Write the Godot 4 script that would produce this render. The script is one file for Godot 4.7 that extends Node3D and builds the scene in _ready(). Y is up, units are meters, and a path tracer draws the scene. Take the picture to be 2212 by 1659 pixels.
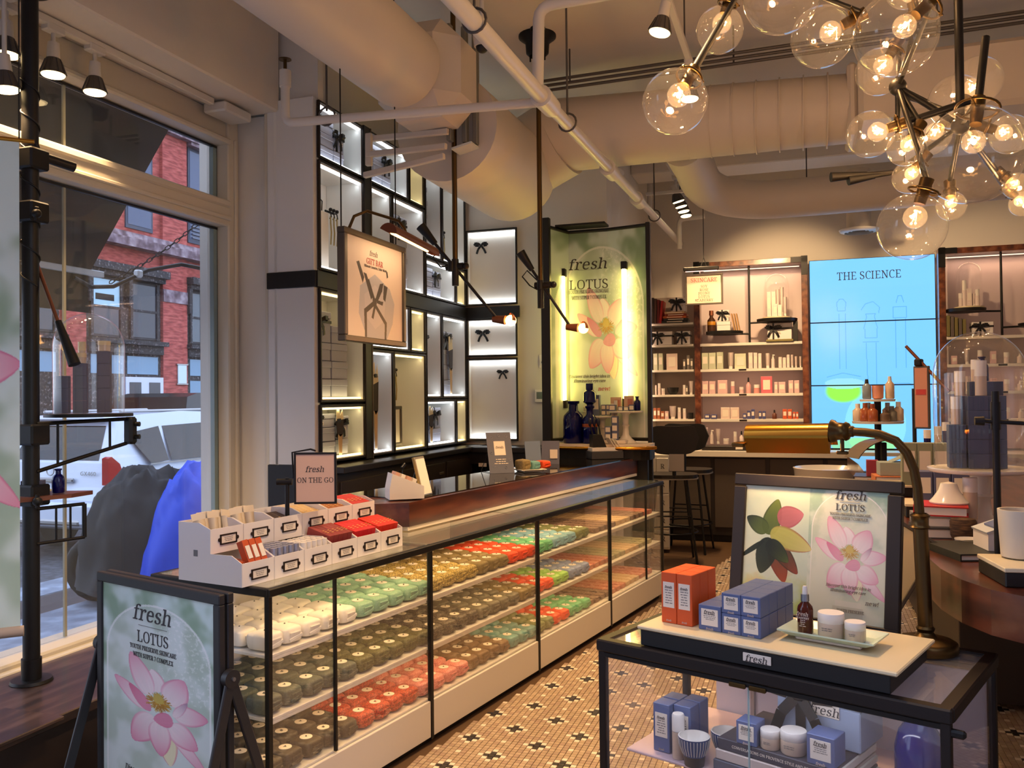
extends Node3D
# A cosmetics shop seen through its front window. Camera and light first, then the shell, then the things, small details last.

const CASE_TURN := 10.2      # degrees: the soap case and the wood counter stand at this angle to the room
var mats := {}
var meshes := {}
var names := {}
var texes := {}

class Geo:
	var v := PackedVector3Array()
	var n := PackedVector3Array()
	var t := PackedVector2Array()

	func tri(a: Vector3, b: Vector3, c: Vector3, na: Vector3, nb: Vector3, nc: Vector3, ua := Vector2.ZERO, ub := Vector2.ZERO, uc := Vector2.ZERO) -> void:
		if (b - a).cross(c - a).dot(na + nb + nc) > 0.0:
			v.append_array([a, c, b]); n.append_array([na, nc, nb]); t.append_array([ua, uc, ub])
		else:
			v.append_array([a, b, c]); n.append_array([na, nb, nc]); t.append_array([ua, ub, uc])

	func quad(a: Vector3, b: Vector3, c: Vector3, d: Vector3, m: Vector3) -> void:
		tri(a, b, c, m, m, m, Vector2(0, 1), Vector2(1, 1), Vector2(1, 0))
		tri(a, c, d, m, m, m, Vector2(0, 1), Vector2(1, 0), Vector2(0, 0))

	func box(at: Vector3, size: Vector3, bevel := 0.0, turn := Basis.IDENTITY) -> void:
		var h := size * 0.5
		var b := minf(bevel, minf(h.x, minf(h.y, h.z)) * 0.9)
		var p := func(sx: float, sy: float, sz: float, k: int) -> Vector3:
			var q := Vector3(sx * (h.x - b), sy * (h.y - b), sz * (h.z - b))
			q[k] = [sx * h.x, sy * h.y, sz * h.z][k]
			return at + turn * q
		for k in 3:
			var i := (k + 1) % 3
			var j := (k + 2) % 3
			for s in [-1.0, 1.0]:
				var c := []
				for e in [[-1.0, -1.0], [1.0, -1.0], [1.0, 1.0], [-1.0, 1.0]]:
					var g := [0.0, 0.0, 0.0]
					g[k] = s; g[i] = e[0]; g[j] = e[1]
					c.append(p.call(g[0], g[1], g[2], k))
				var m := Vector3.ZERO
				m[k] = s
				quad(c[0], c[1], c[2], c[3], turn * m)
		if b <= 0.0:
			return
		for k in 3:          # edges along axis k
			var i := (k + 1) % 3
			var j := (k + 2) % 3
			for si in [-1.0, 1.0]:
				for sj in [-1.0, 1.0]:
					var c := []
					for e in [[-1.0, i], [1.0, i], [1.0, j], [-1.0, j]]:
						var g := [0.0, 0.0, 0.0]
						g[k] = e[0]; g[i] = si; g[j] = sj
						c.append(p.call(g[0], g[1], g[2], e[1]))
					var m := Vector3.ZERO
					m[i] = si; m[j] = sj
					quad(c[0], c[1], c[2], c[3], turn * m.normalized())
		for sx in [-1.0, 1.0]:
			for sy in [-1.0, 1.0]:
				for sz in [-1.0, 1.0]:
					var m := turn * Vector3(sx, sy, sz).normalized()
					tri(p.call(sx, sy, sz, 0), p.call(sx, sy, sz, 1), p.call(sx, sy, sz, 2), m, m, m)

	func ring(at: Vector3, x: Vector3, y: Vector3, r: float, seg: int) -> PackedVector3Array:
		var out := PackedVector3Array()
		for i in seg + 1:
			var a := TAU * i / seg
			out.append(at + (x * cos(a) + y * sin(a)) * r)
		return out

	func cyl(a: Vector3, b: Vector3, ra: float, rb: float, seg := 12, caps := true) -> void:
		var d := (b - a).normalized()
		var x := d.cross(Vector3.UP if absf(d.y) < 0.9 else Vector3.RIGHT).normalized()
		var y := d.cross(x)
		var p := ring(a, x, y, ra, seg)
		var q := ring(b, x, y, rb, seg)
		var slope := (ra - rb) / maxf((b - a).length(), 1e-6)
		for i in seg:
			var n0 := (x * cos(TAU * i / seg) + y * sin(TAU * i / seg) + d * slope).normalized()
			var n1 := (x * cos(TAU * (i + 1) / seg) + y * sin(TAU * (i + 1) / seg) + d * slope).normalized()
			var u0 := float(i) / seg
			var u1 := float(i + 1) / seg
			if ra > 1e-6:
				tri(p[i], p[i + 1], q[i + 1], n0, n1, n1, Vector2(u0, 1), Vector2(u1, 1), Vector2(u1, 0))
			if rb > 1e-6:
				tri(p[i], q[i + 1], q[i], n0, n1, n0, Vector2(u0, 1), Vector2(u1, 0), Vector2(u0, 0))
			if caps:
				if ra > 1e-6:
					tri(a, p[i], p[i + 1], -d, -d, -d)
				if rb > 1e-6:
					tri(b, q[i], q[i + 1], d, d, d)

	func tube(pts: Array, r: float, seg := 8) -> void:      # round bar along a polyline, mitred at the bends
		var k := pts.size()
		var last := PackedVector3Array()
		var lastn := PackedVector3Array()
		var x := Vector3.ZERO
		for i in k:
			var d: Vector3 = ((pts[mini(i + 1, k - 1)] - pts[maxi(i - 1, 0)]) as Vector3).normalized()
			if i == 0:
				x = d.cross(Vector3.UP if absf(d.y) < 0.9 else Vector3.RIGHT).normalized()
			else:
				x = (x - d * x.dot(d)).normalized()
			var y := d.cross(x)
			var now := ring(pts[i], x, y, r, seg)
			var nown := ring(Vector3.ZERO, x, y, 1.0, seg)
			if i > 0:
				for s in seg:
					tri(last[s], last[s + 1], now[s + 1], lastn[s], lastn[s + 1], nown[s + 1])
					tri(last[s], now[s + 1], now[s], lastn[s], nown[s + 1], nown[s])
			if i == 0 or i == k - 1:
				var cap: Vector3 = -d if i == 0 else d
				for s in seg:
					tri(pts[i], now[s], now[s + 1], cap, cap, cap)
			last = now
			lastn = nown

	func lathe(prof: Array, seg := 24, at := Vector3.ZERO, turn := Basis.IDENTITY, squash := 1.0) -> void:      # prof: Vector2(radius, height), bottom to top, outside on the way up
		var k := prof.size()
		var ns := []
		for i in k - 1:
			var e: Vector2 = prof[i + 1] - prof[i]
			ns.append(Vector2(e.y, -e.x).normalized())
		for i in k - 1:
			var n0: Vector2 = ns[i]
			var n1: Vector2 = ns[i]
			if i > 0 and ns[i - 1].dot(ns[i]) > 0.6:
				n0 = (ns[i - 1] + ns[i]).normalized()
			if i < k - 2 and ns[i + 1].dot(ns[i]) > 0.6:
				n1 = (ns[i + 1] + ns[i]).normalized()
			var a: Vector2 = prof[i]
			var b: Vector2 = prof[i + 1]
			for s in seg:
				var p := TAU * s / seg
				var q := TAU * (s + 1) / seg
				var cp := Vector3(cos(p), 0, sin(p) * squash)
				var cq := Vector3(cos(q), 0, sin(q) * squash)
				var a0 := at + turn * (cp * a.x + Vector3.UP * a.y)
				var a1 := at + turn * (cq * a.x + Vector3.UP * a.y)
				var b0 := at + turn * (cp * b.x + Vector3.UP * b.y)
				var b1 := at + turn * (cq * b.x + Vector3.UP * b.y)
				var na0 := turn * (cp * n0.x + Vector3.UP * n0.y)
				var na1 := turn * (cq * n0.x + Vector3.UP * n0.y)
				var nb0 := turn * (cp * n1.x + Vector3.UP * n1.y)
				var nb1 := turn * (cq * n1.x + Vector3.UP * n1.y)
				var u := Vector2(float(s) / seg, 1.0 - float(i) / (k - 1))
				var w := Vector2(float(s + 1) / seg, 1.0 - float(i + 1) / (k - 1))
				if a.x > 1e-6:
					tri(a0, a1, b1, na0, na1, nb1, u, Vector2(w.x, u.y), w)
				if b.x > 1e-6:
					tri(a0, b1, b0, na0, nb1, nb0, u, w, Vector2(u.x, w.y))

	func ball(at: Vector3, r: float, seg := 16, rows := 10, squash := Vector3.ONE) -> void:
		for i in rows:
			for s in seg:
				var c := []
				for e in [[i, s], [i, s + 1], [i + 1, s + 1], [i + 1, s]]:
					var la: float = PI * e[0] / rows
					var lo: float = TAU * e[1] / seg
					c.append(Vector3(sin(la) * cos(lo), cos(la), sin(la) * sin(lo)))
				var f := func(q: Vector3) -> Vector3: return at + q * squash * r
				var g := func(q: Vector3) -> Vector3: return (q / squash).normalized()
				if i > 0:
					tri(f.call(c[0]), f.call(c[1]), f.call(c[2]), g.call(c[0]), g.call(c[1]), g.call(c[2]))
				if i < rows - 1:
					tri(f.call(c[0]), f.call(c[2]), f.call(c[3]), g.call(c[0]), g.call(c[2]), g.call(c[3]))

	func prism(poly: PackedVector2Array, z0: float, z1: float, turn := Basis.IDENTITY, at := Vector3.ZERO) -> void:      # outline in xy, thickness along z
		var idx := Geometry2D.triangulate_polygon(poly)
		var lo := Vector2(INF, INF)
		var hi := Vector2(-INF, -INF)
		for q in poly:
			lo = lo.min(q); hi = hi.max(q)
		var uv := func(q: Vector2) -> Vector2: return Vector2((q.x - lo.x) / (hi.x - lo.x), (hi.y - q.y) / (hi.y - lo.y))
		for i in range(0, idx.size(), 3):
			for e in [[z0, -1.0], [z1, 1.0]]:
				var m: Vector3 = turn * Vector3(0, 0, e[1] * signf(z1 - z0))
				var q := []
				for j in 3:
					q.append(poly[idx[i + j]])
				tri(at + turn * Vector3(q[0].x, q[0].y, e[0]), at + turn * Vector3(q[1].x, q[1].y, e[0]), at + turn * Vector3(q[2].x, q[2].y, e[0]), m, m, m, uv.call(q[0]), uv.call(q[1]), uv.call(q[2]))
		var ccw := not Geometry2D.is_polygon_clockwise(poly)
		for i in poly.size():
			var a := poly[i]
			var b := poly[(i + 1) % poly.size()]
			var e := (b - a).normalized()
			var m2 := Vector2(e.y, -e.x) * (1.0 if ccw else -1.0)
			quad(at + turn * Vector3(a.x, a.y, z0), at + turn * Vector3(b.x, b.y, z0), at + turn * Vector3(b.x, b.y, z1), at + turn * Vector3(a.x, a.y, z1), turn * Vector3(m2.x, m2.y, 0))

	func mesh() -> ArrayMesh:
		var a := []
		a.resize(Mesh.ARRAY_MAX)
		a[Mesh.ARRAY_VERTEX] = v
		a[Mesh.ARRAY_NORMAL] = n
		a[Mesh.ARRAY_TEX_UV] = t
		var m := ArrayMesh.new()
		m.add_surface_from_arrays(Mesh.PRIMITIVE_TRIANGLES, a)
		return m


func numbered(called: String) -> String:
	var k: int = names.get(called, -1) + 1
	names[called] = k
	return called if k == 0 else "%s_%03d" % [called, k]

func tag(o: Node, label: String, category: String, group := "", kind := "") -> Node:
	o.set_meta("label", label)
	o.set_meta("category", category)
	if group: o.set_meta("group", group)
	if kind: o.set_meta("kind", kind)
	return o

func thing(called: String, label: String, category: String, at := Vector3.ZERO, turn := 0.0, group := "") -> Node3D:
	var o := Node3D.new()
	o.name = numbered(called)
	add_child(o)
	o.position = at
	o.rotation_degrees.y = turn
	tag(o, label, category, group)
	return o

func struct(called: String, label := "", category := "") -> Node3D:
	var o := Node3D.new()
	o.name = numbered(called)
	add_child(o)
	o.set_meta("kind", "structure")
	if label: o.set_meta("label", label)
	if category: o.set_meta("category", category)
	return o

func part(parent: Node, called: String, mesh: Mesh, mat: Material, at := Vector3.ZERO, rot := Vector3.ZERO) -> MeshInstance3D:
	var o := MeshInstance3D.new()
	o.name = called
	o.mesh = mesh
	o.material_override = mat
	parent.add_child(o, true)
	o.position = at
	o.rotation_degrees = rot
	return o

func gpart(parent: Node, called: String, g: Geo, mat: Material, at := Vector3.ZERO, rot := Vector3.ZERO) -> MeshInstance3D:
	return part(parent, called, g.mesh(), mat, at, rot)

func bm(size: Vector3, bevel := 0.0) -> Mesh:      # box meshes, shared by size
	var key := "b%.4f,%.4f,%.4f,%.4f" % [size.x, size.y, size.z, bevel]
	if not meshes.has(key):
		var g := Geo.new()
		g.box(Vector3.ZERO, size, bevel)
		meshes[key] = g.mesh()
	return meshes[key]

func bpart(parent: Node, called: String, at: Vector3, size: Vector3, mat: Material, bevel := 0.0, rot := Vector3.ZERO) -> MeshInstance3D:
	return part(parent, called, bm(size, bevel), mat, at, rot)

func cm(r0: float, r1: float, h: float, seg := 16) -> Mesh:      # upright round bars and discs, from y 0 to h
	var key := "c%.4f,%.4f,%.4f,%d" % [r0, r1, h, seg]
	if not meshes.has(key):
		var g := Geo.new()
		g.cyl(Vector3.ZERO, Vector3(0, h, 0), r0, r1, seg)
		meshes[key] = g.mesh()
	return meshes[key]

func bar(parent: Node, called: String, a: Vector3, b: Vector3, r: float, mat: Material, seg := 8) -> MeshInstance3D:
	var g := Geo.new()
	g.cyl(a, b, r, r, seg)
	return gpart(parent, called, g, mat)

func pipe(parent: Node, called: String, pts: Array, r: float, mat: Material, seg := 8) -> MeshInstance3D:
	var g := Geo.new()
	g.tube(pts, r, seg)
	return gpart(parent, called, g, mat)

func turned(parent: Node, called: String, prof: Array, mat: Material, at := Vector3.ZERO, seg := 24, rot := Vector3.ZERO) -> MeshInstance3D:
	var key := "l%s%d" % [str(prof), seg]
	if not meshes.has(key):
		var g := Geo.new()
		g.lathe(prof, seg)
		meshes[key] = g.mesh()
	return part(parent, called, meshes[key], mat, at, rot)

func sheet(w: float, h: float) -> Mesh:      # upright printed sheet facing +z, its middle at the origin, with thickness
	var key := "s%.4f,%.4f" % [w, h]
	if not meshes.has(key):
		var g := Geo.new()
		var x := w * 0.5
		var y := h * 0.5
		g.quad(Vector3(-x, -y, 0.0005), Vector3(x, -y, 0.0005), Vector3(x, y, 0.0005), Vector3(-x, y, 0.0005), Vector3(0, 0, 1))
		g.box(Vector3(0, 0, -0.0008), Vector3(w, h, 0.002))
		for i in range(6, g.t.size()):
			g.t[i] = Vector2(0.5, 0.99)
		meshes[key] = g.mesh()
	return meshes[key]

func mat(called: String, c: Color, rough := 0.6, metal := 0.0, spec := 0.5) -> StandardMaterial3D:      # c is an sRGB base colour
	if not mats.has(called):
		var m := StandardMaterial3D.new()
		m.resource_name = called
		m.albedo_color = c
		m.roughness = rough
		m.metallic = metal
		m.metallic_specular = spec
		mats[called] = m
	return mats[called]

func glow(called: String, c: Color, energy: float) -> StandardMaterial3D:
	if not mats.has(called):
		var m := mat(called, c, 0.5)
		m.emission_enabled = true
		m.emission = c
		m.emission_energy_multiplier = energy
	return mats[called]

func glass(called: String, c: Color, alpha: float) -> StandardMaterial3D:
	if not mats.has(called):
		var m := mat(called, Color(c.r, c.g, c.b, alpha), 0.02)
		m.transparency = BaseMaterial3D.TRANSPARENCY_ALPHA
	return mats[called]

func noise_tex(key: String, colors: Array, offsets: Array, freq: float, size := 256, octaves := 4, seed_ := 1, kind := FastNoiseLite.TYPE_SIMPLEX_SMOOTH) -> ImageTexture:
	if texes.has(key):
		return texes[key]
	var f := FastNoiseLite.new()
	f.seed = seed_
	f.noise_type = kind
	f.frequency = freq
	f.fractal_octaves = octaves
	var src := f.get_seamless_image(size, size)
	var g := Gradient.new()
	g.offsets = PackedFloat32Array(offsets)
	g.colors = PackedColorArray(colors)
	var out := Image.create(size, size, false, Image.FORMAT_RGB8)
	for y in size:
		for x in size:
			out.set_pixel(x, y, g.sample(src.get_pixel(x, y).r))
	texes[key] = ImageTexture.create_from_image(out)
	return texes[key]

func textured(called: String, tex: Texture2D, scale: Vector3, rough := 0.6, world := false, spec := 0.5) -> StandardMaterial3D:
	if not mats.has(called):
		var m := mat(called, Color.WHITE, rough, 0.0, spec)
		m.albedo_texture = tex
		m.uv1_triplanar = true
		m.uv1_world_triplanar = world
		m.uv1_scale = scale
	return mats[called]

func bumpy(m: StandardMaterial3D, key: String, freq: float, cm_: float, octaves := 4) -> StandardMaterial3D:
	m.heightmap_enabled = true
	m.heightmap_texture = noise_tex("bump" + key, [Color.BLACK, Color.WHITE], [0.0, 1.0], freq, 256, octaves, 7)
	m.heightmap_scale = cm_
	if not m.uv1_triplanar:
		m.uv1_triplanar = true
	return m

func printed(called: String, tex: Texture2D, rough := 0.5) -> StandardMaterial3D:
	if not mats.has(called):
		var m := mat(called, Color.WHITE, rough)
		m.albedo_texture = tex
		m.texture_repeat = false
	return mats[called]

func lettering(parent: Node, words: String, at: Vector3, height: float, mat_: Material, face := "serif", lean := 0.0, rot := Vector3.ZERO, squeeze := 1.0, called := "lettering") -> MeshInstance3D:
	var key := "t" + words + face
	if not meshes.has(key):
		var f := SystemFont.new()
		f.font_names = PackedStringArray(["Droid Serif" if face.begins_with("serif") else "Droid Sans"])
		if face.ends_with("bold"):
			f.font_weight = 700
		var m := TextMesh.new()
		m.font = f
		m.text = words
		m.font_size = 32
		m.pixel_size = 1.0 / 32.0
		m.depth = 0.02
		m.curve_step = 3.0
		meshes[key] = m
	var o := MeshInstance3D.new()
	o.name = called
	o.mesh = meshes[key]
	o.material_override = mat_
	parent.add_child(o, true)
	var b := Basis.from_euler(rot * PI / 180.0)
	var s := Basis(Vector3(height * squeeze, 0, 0), Vector3(height * lean, height, 0), Vector3(0, 0, 0.04))
	o.transform = Transform3D(b * s, at)
	return o

func lines_of_print(parent: Node, at: Vector3, w: float, rows: int, step: float, mat_: Material, rot := Vector3.ZERO, called := "small_print") -> void:      # print too small to read: broken hairlines
	var g := Geo.new()
	var rng := RandomNumberGenerator.new()
	rng.seed = int(w * 100000) + rows
	for r in rows:
		var full := w * rng.randf_range(0.6, 1.0)
		var x := -full / 2.0
		while x < full / 2.0:
			var l := minf(full / 2.0 - x, step * rng.randf_range(0.7, 2.2))
			g.box(Vector3(x + l / 2.0, -r * step, 0), Vector3(l * 0.8, step * 0.32, 0.0004))
			x += l
	gpart(parent, called, g, mat_, at, rot)

func omni(at: Vector3, c: Color, e: float, size := 0.03, called := "bulb_light", parent: Node = self) -> void:
	var l := OmniLight3D.new()
	l.name = called
	parent.add_child(l, true)
	l.position = at
	l.light_color = c
	l.light_energy = e * LAMP_POWER
	l.light_size = size
	l.omni_range = 20.0
	l.omni_attenuation = 2.0
	l.shadow_enabled = true

func spot(at: Vector3, towards: Vector3, c: Color, e: float, angle := 40.0, size := 0.04, parent: Node = self) -> void:
	var l := SpotLight3D.new()
	l.name = "track_spot"
	parent.add_child(l, true)
	l.look_at_from_position(at, towards, Vector3.UP if absf((towards - at).normalized().y) < 0.98 else Vector3.RIGHT)
	l.light_color = c
	l.light_energy = e * LAMP_POWER
	l.spot_angle = angle
	l.spot_angle_attenuation = 0.6
	l.light_size = size
	l.spot_range = 20.0
	l.spot_attenuation = 2.0
	l.shadow_enabled = true

func area(at: Vector3, towards: Vector3, w: float, h: float, c: Color, e: float, up := Vector3.UP, parent: Node = self) -> void:
	var l := AreaLight3D.new()
	l.name = "strip_light"
	parent.add_child(l, true)
	l.look_at_from_position(at, towards, up)
	l.area_size = Vector2(w, h)
	l.light_color = c
	l.light_energy = e * LAMP_POWER
	l.area_normalize_energy = true
	l.area_range = 20.0
	l.area_attenuation = 2.0
	l.shadow_enabled = true


func _ready() -> void:
	# camera: hand-held phone, level with the horizon near the middle of the frame
	var cam := Camera3D.new()
	cam.name = "camera"
	add_child(cam)
	cam.position = Vector3(0, 1.5, 0)
	cam.rotation_order = EULER_ORDER_YXZ
	cam.rotation_degrees = Vector3(0.82, 18.7, -0.6)
	cam.fov = rad_to_deg(2.0 * atan(829.5 / 1860.0))
	cam.near = 0.05
	cam.far = 300.0
	cam.current = true
	# overcast late-afternoon sky over the street
	var sky_mat := ProceduralSkyMaterial.new()
	sky_mat.sky_top_color = Color(0.70, 0.77, 0.90)
	sky_mat.sky_horizon_color = Color(0.80, 0.85, 0.93)
	sky_mat.ground_bottom_color = Color(0.30, 0.31, 0.33)
	sky_mat.ground_horizon_color = Color(0.55, 0.60, 0.68)
	sky_mat.sky_energy_multiplier = 1.0
	var env := Environment.new()
	env.background_mode = Environment.BG_SKY
	env.sky = Sky.new()
	env.sky.sky_material = sky_mat
	env.background_energy_multiplier = SKY_ENERGY
	env.tonemap_mode = Environment.TONE_MAPPER_LINEAR
	env.tonemap_exposure = EXPOSURE
	env.sdfgi_enabled = true
	env.ssao_enabled = true
	env.ssil_enabled = true
	var we := WorldEnvironment.new()
	we.name = "environment"
	we.environment = env
	add_child(we)
	materials()
	shell()
	floor_tiles()
	outside()
	ceiling_services()
	gift_wall()
	soap_case()
	wood_counter()
	lotus_display()
	back_wall()
	window_corner()
	front_table()
	right_counter()
	chandelier()

const EXPOSURE := 1.4
const SKY_ENERGY := 3.0
const WARM := Color(1.0, 0.82, 0.60)
const LAMP_POWER := 0.32
const COOL := Color(0.93, 0.97, 1.0)

func materials() -> void:
	bumpy(mat("plaster", Color(0.86, 0.84, 0.80), 0.75), "plaster", 0.02, 0.12)
	bumpy(mat("ceiling_paint", Color(0.84, 0.81, 0.76), 0.8), "ceil", 0.015, 0.2)
	mat("white_lacquer", Color(0.86, 0.86, 0.85), 0.22)
	mat("cell_white", Color(0.88, 0.88, 0.86), 0.5)
	mat("trim_paint", Color(0.80, 0.77, 0.70), 0.45)
	mat("black_metal", Color(0.085, 0.08, 0.078), 0.45, 0.3)
	mat("black_paint", Color(0.06, 0.058, 0.058), 0.5)
	mat("band_black", Color(0.085, 0.08, 0.08), 0.42)
	mat("dark_wood", Color(0.15, 0.12, 0.11), 0.45)
	mat("kick_black", Color(0.05, 0.047, 0.045), 0.6)
	mat("bronze_frame", Color(0.36, 0.33, 0.29), 0.45, 0.5)
	mat("case_panel", Color(0.82, 0.79, 0.74), 0.4)
	mat("shelf_white", Color(0.86, 0.84, 0.80), 0.4)
	mat("white_card", Color(0.88, 0.86, 0.85), 0.55)
	mat("paper_white", Color(0.90, 0.88, 0.84), 0.7)
	mat("label_cream", Color(0.90, 0.86, 0.80), 0.7)
	mat("ink", Color(0.22, 0.21, 0.21), 0.7)
	mat("ink_soft", Color(0.45, 0.43, 0.42), 0.7)
	mat("ink_red", Color(0.70, 0.22, 0.22), 0.7)
	mat("gift_lavender", Color(0.62, 0.63, 0.69), 0.55)
	mat("ribbon_black", Color(0.05, 0.05, 0.055), 0.4)
	mat("navy_print", Color(0.20, 0.24, 0.40), 0.5)
	mat("orange_box", Color(0.83, 0.33, 0.10), 0.5)
	mat("lotus_blue", Color(0.34, 0.40, 0.57), 0.5)
	mat("lotus_blue_top", Color(0.36, 0.40, 0.52), 0.5)
	mat("cobalt", Color(0.02, 0.03, 0.30), 0.06)
	mat("porcelain", Color(0.90, 0.88, 0.84), 0.15)
	mat("jar_cream", Color(0.80, 0.72, 0.64), 0.2)
	mat("cap_white", Color(0.90, 0.88, 0.85), 0.3)
	mat("steel", Color(0.62, 0.62, 0.62), 0.3, 0.9)
	mat("pipe_white", Color(0.82, 0.80, 0.76), 0.35)
	mat("duct_white", Color(0.80, 0.76, 0.70), 0.55)
	mat("copper_old", Color(0.48, 0.28, 0.18), 0.45, 0.6)
	mat("brass", Color(0.80, 0.56, 0.20), 0.24, 1.0)
	mat("brass_dark", Color(0.36, 0.28, 0.16), 0.35, 0.9)
	mat("cream_print", Color(0.88, 0.82, 0.74), 0.6)
	glass("pane", Color(0.93, 0.97, 0.96), 0.03)
	glass("thin_glass", Color(0.97, 0.97, 0.95), 0.02)
	wood("walnut", Color(0.29, 0.13, 0.08), Color(0.37, 0.18, 0.10), 0.28)
	wood("walnut_pale", Color(0.38, 0.19, 0.10), Color(0.46, 0.25, 0.13), 0.35)
	wood("ledge_wood", Color(0.19, 0.13, 0.10), Color(0.27, 0.19, 0.15), 0.4)

func wood(called: String, a: Color, b: Color, rough: float) -> void:
	var tex := noise_tex(called, [a.darkened(0.25), a, b, b.lightened(0.08)], [0.2, 0.42, 0.62, 0.85], 0.012, 256, 5, 3)
	var m := textured(called, tex, Vector3(3.0, 3.0, 0.45), rough, true)
	m.clearcoat_enabled = true
	m.clearcoat = 0.4
	m.clearcoat_roughness = 0.15

func bx(parent: Node, called: String, x0: float, x1: float, y0: float, y1: float, z0: float, z1: float, m: String, bevel := 0.0) -> MeshInstance3D:
	return bpart(parent, called, Vector3((x0 + x1) / 2, (y0 + y1) / 2, (z0 + z1) / 2), Vector3(absf(x1 - x0), absf(y1 - y0), absf(z1 - z0)), mats[m], bevel)

func shell() -> void:
	var o := struct("ceiling")
	bx(o, "ceiling_slab", -3.75, 2.75, 3.9, 4.05, -1.0, -9.75, "ceiling_paint")
	o = struct("beam_soffit")
	bx(o, "soffit", -3.75, -3.08, 3.29, 3.9, -1.0, -4.62, "ceiling_paint", 0.01)
	# window wall on the street side
	o = struct("wall_left")
	bx(o, "wall_below_window", -3.65, -3.40, 0.0, 0.30, -1.0, -4.75, "plaster")
	bx(o, "wall_above_window", -3.65, -3.44, 3.28, 3.9, -1.0, -4.62, "plaster")
	bx(o, "wall_behind_cabinets", -3.75, -3.20, 0.0, 3.9, -4.70, -7.3, "plaster")
	bx(o, "return_panel", -3.65, -3.165, 0.0, 3.29, -4.64, -4.70, "plaster", 0.004)
	bx(o, "upper_panel", -3.65, -2.83, 3.36, 3.9, -4.66, -4.72, "plaster")
	o = struct("window_1")
	bx(o, "transom_bar", -3.55, -3.40, 2.585, 2.72, -1.0, -4.55, "trim_paint", 0.008)
	bx(o, "transom_moulding", -3.44, -3.385, 2.70, 2.745, -1.0, -4.55, "trim_paint", 0.01)
	bx(o, "transom_bead", -3.41, -3.382, 2.62, 2.645, -1.0, -4.55, "trim_paint", 0.006)
	bx(o, "head_rail", -3.55, -3.42, 3.10, 3.29, -1.0, -4.55, "trim_paint", 0.008)
	bx(o, "head_moulding", -3.44, -3.38, 3.10, 3.135, -1.0, -4.55, "trim_paint", 0.01)
	bx(o, "jamb", -3.55, -3.40, 0.30, 3.29, -4.535, -4.64, "trim_paint", 0.008)
	bx(o, "jamb_bead", -3.41, -3.385, 0.30, 3.14, -4.585, -4.61, "trim_paint", 0.006)
	bx(o, "window_sill", -3.60, -3.38, 0.25, 0.325, -1.0, -4.6, "trim_paint", 0.01)
	bx(o, "sill_step", -3.40, -3.33, 0.28, 0.30, -1.0, -4.6, "trim_paint", 0.006)
	var rim := mat("rim_blue_grey", Color(0.52, 0.60, 0.60), 0.4)
	for y in [[2.725, 3.095], [0.33, 2.58]]:
		bpart(o, "rebate", Vector3(-3.50, (y[0] + y[1]) / 2, -4.515), Vector3(0.03, y[1] - y[0], 0.035), rim)
		bx(o, "gasket", -3.515, -3.485, y[0], y[1], -4.530, -4.537, "black_paint")
		bx(o, "gasket", -3.50, -3.48, y[1] - 0.012, y[1], -1.0, -4.53, "black_paint")
		bx(o, "pane", -3.496, -3.488, y[0], y[1], -3.36, -4.53, "pane")
		bx(o, "pane", -3.496, -3.488, y[0], y[1], -1.0, -3.345, "pane")
		bpart(o, "pane_joint", Vector3(-3.492, (y[0] + y[1]) / 2, -3.352), Vector3(0.012, y[1] - y[0], 0.014), mat("joint_grey", Color(0.62, 0.62, 0.55), 0.5))
	# deep ledge under the window
	o = struct("trim_1", "dark wooden window ledge below the street window", "ledge")
	bx(o, "ledge_top", -3.40, -2.72, 0.255, 0.295, -1.0, -4.60, "ledge_wood", 0.004)
	bx(o, "ledge_front", -2.80, -2.76, 0.0, 0.255, -1.0, -4.60, "dark_wood")
	bx(o, "ledge_board", -3.25, -2.66, 0.297, 0.312, -1.0, -2.55, "ledge_wood", 0.003)
	# back and side walls
	o = struct("wall_back")
	bx(o, "back_panel", -1.75, 2.75, 0.0, 3.9, -9.40, -9.60, "plaster")
	bx(o, "column_wall", -3.2, -1.55, 0.0, 3.9, -7.12, -7.45, "plaster")
	bx(o, "return_wall", -1.60, -1.55, 0.0, 3.9, -7.40, -9.5, "plaster")
	o = struct("wall_right")
	bx(o, "side_panel", 2.55, 2.75, 0.0, 3.9, -1.0, -9.6, "plaster")
	# shop front towards the camera: piers and a head over a wide pane that stands open to the view
	o = struct("wall_front")
	bx(o, "front_pier", -3.75, -3.35, -0.4, 3.9, -1.0, -1.2, "trim_paint")
	bx(o, "front_pier", 1.6, 2.75, -0.4, 3.9, -1.0, -1.2, "trim_paint")
	bx(o, "front_head", -3.75, 2.75, 3.35, 4.05, -1.0, -1.2, "trim_paint")
	bx(o, "front_base", -3.75, 2.75, -0.4, 0.30, -1.0, -1.2, "trim_paint")
	# round column behind the lotus display
	o = struct("column_round")
	turned(o, "shaft", [Vector2(0.315, 0.0), Vector2(0.315, 3.40), Vector2(0.32, 3.44), Vector2(0.36, 3.47), Vector2(0.36, 3.52), Vector2(0.33, 3.56), Vector2(0.33, 3.9)], mats["plaster"], Vector3(-1.83, 0, -7.46), 32)

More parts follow.
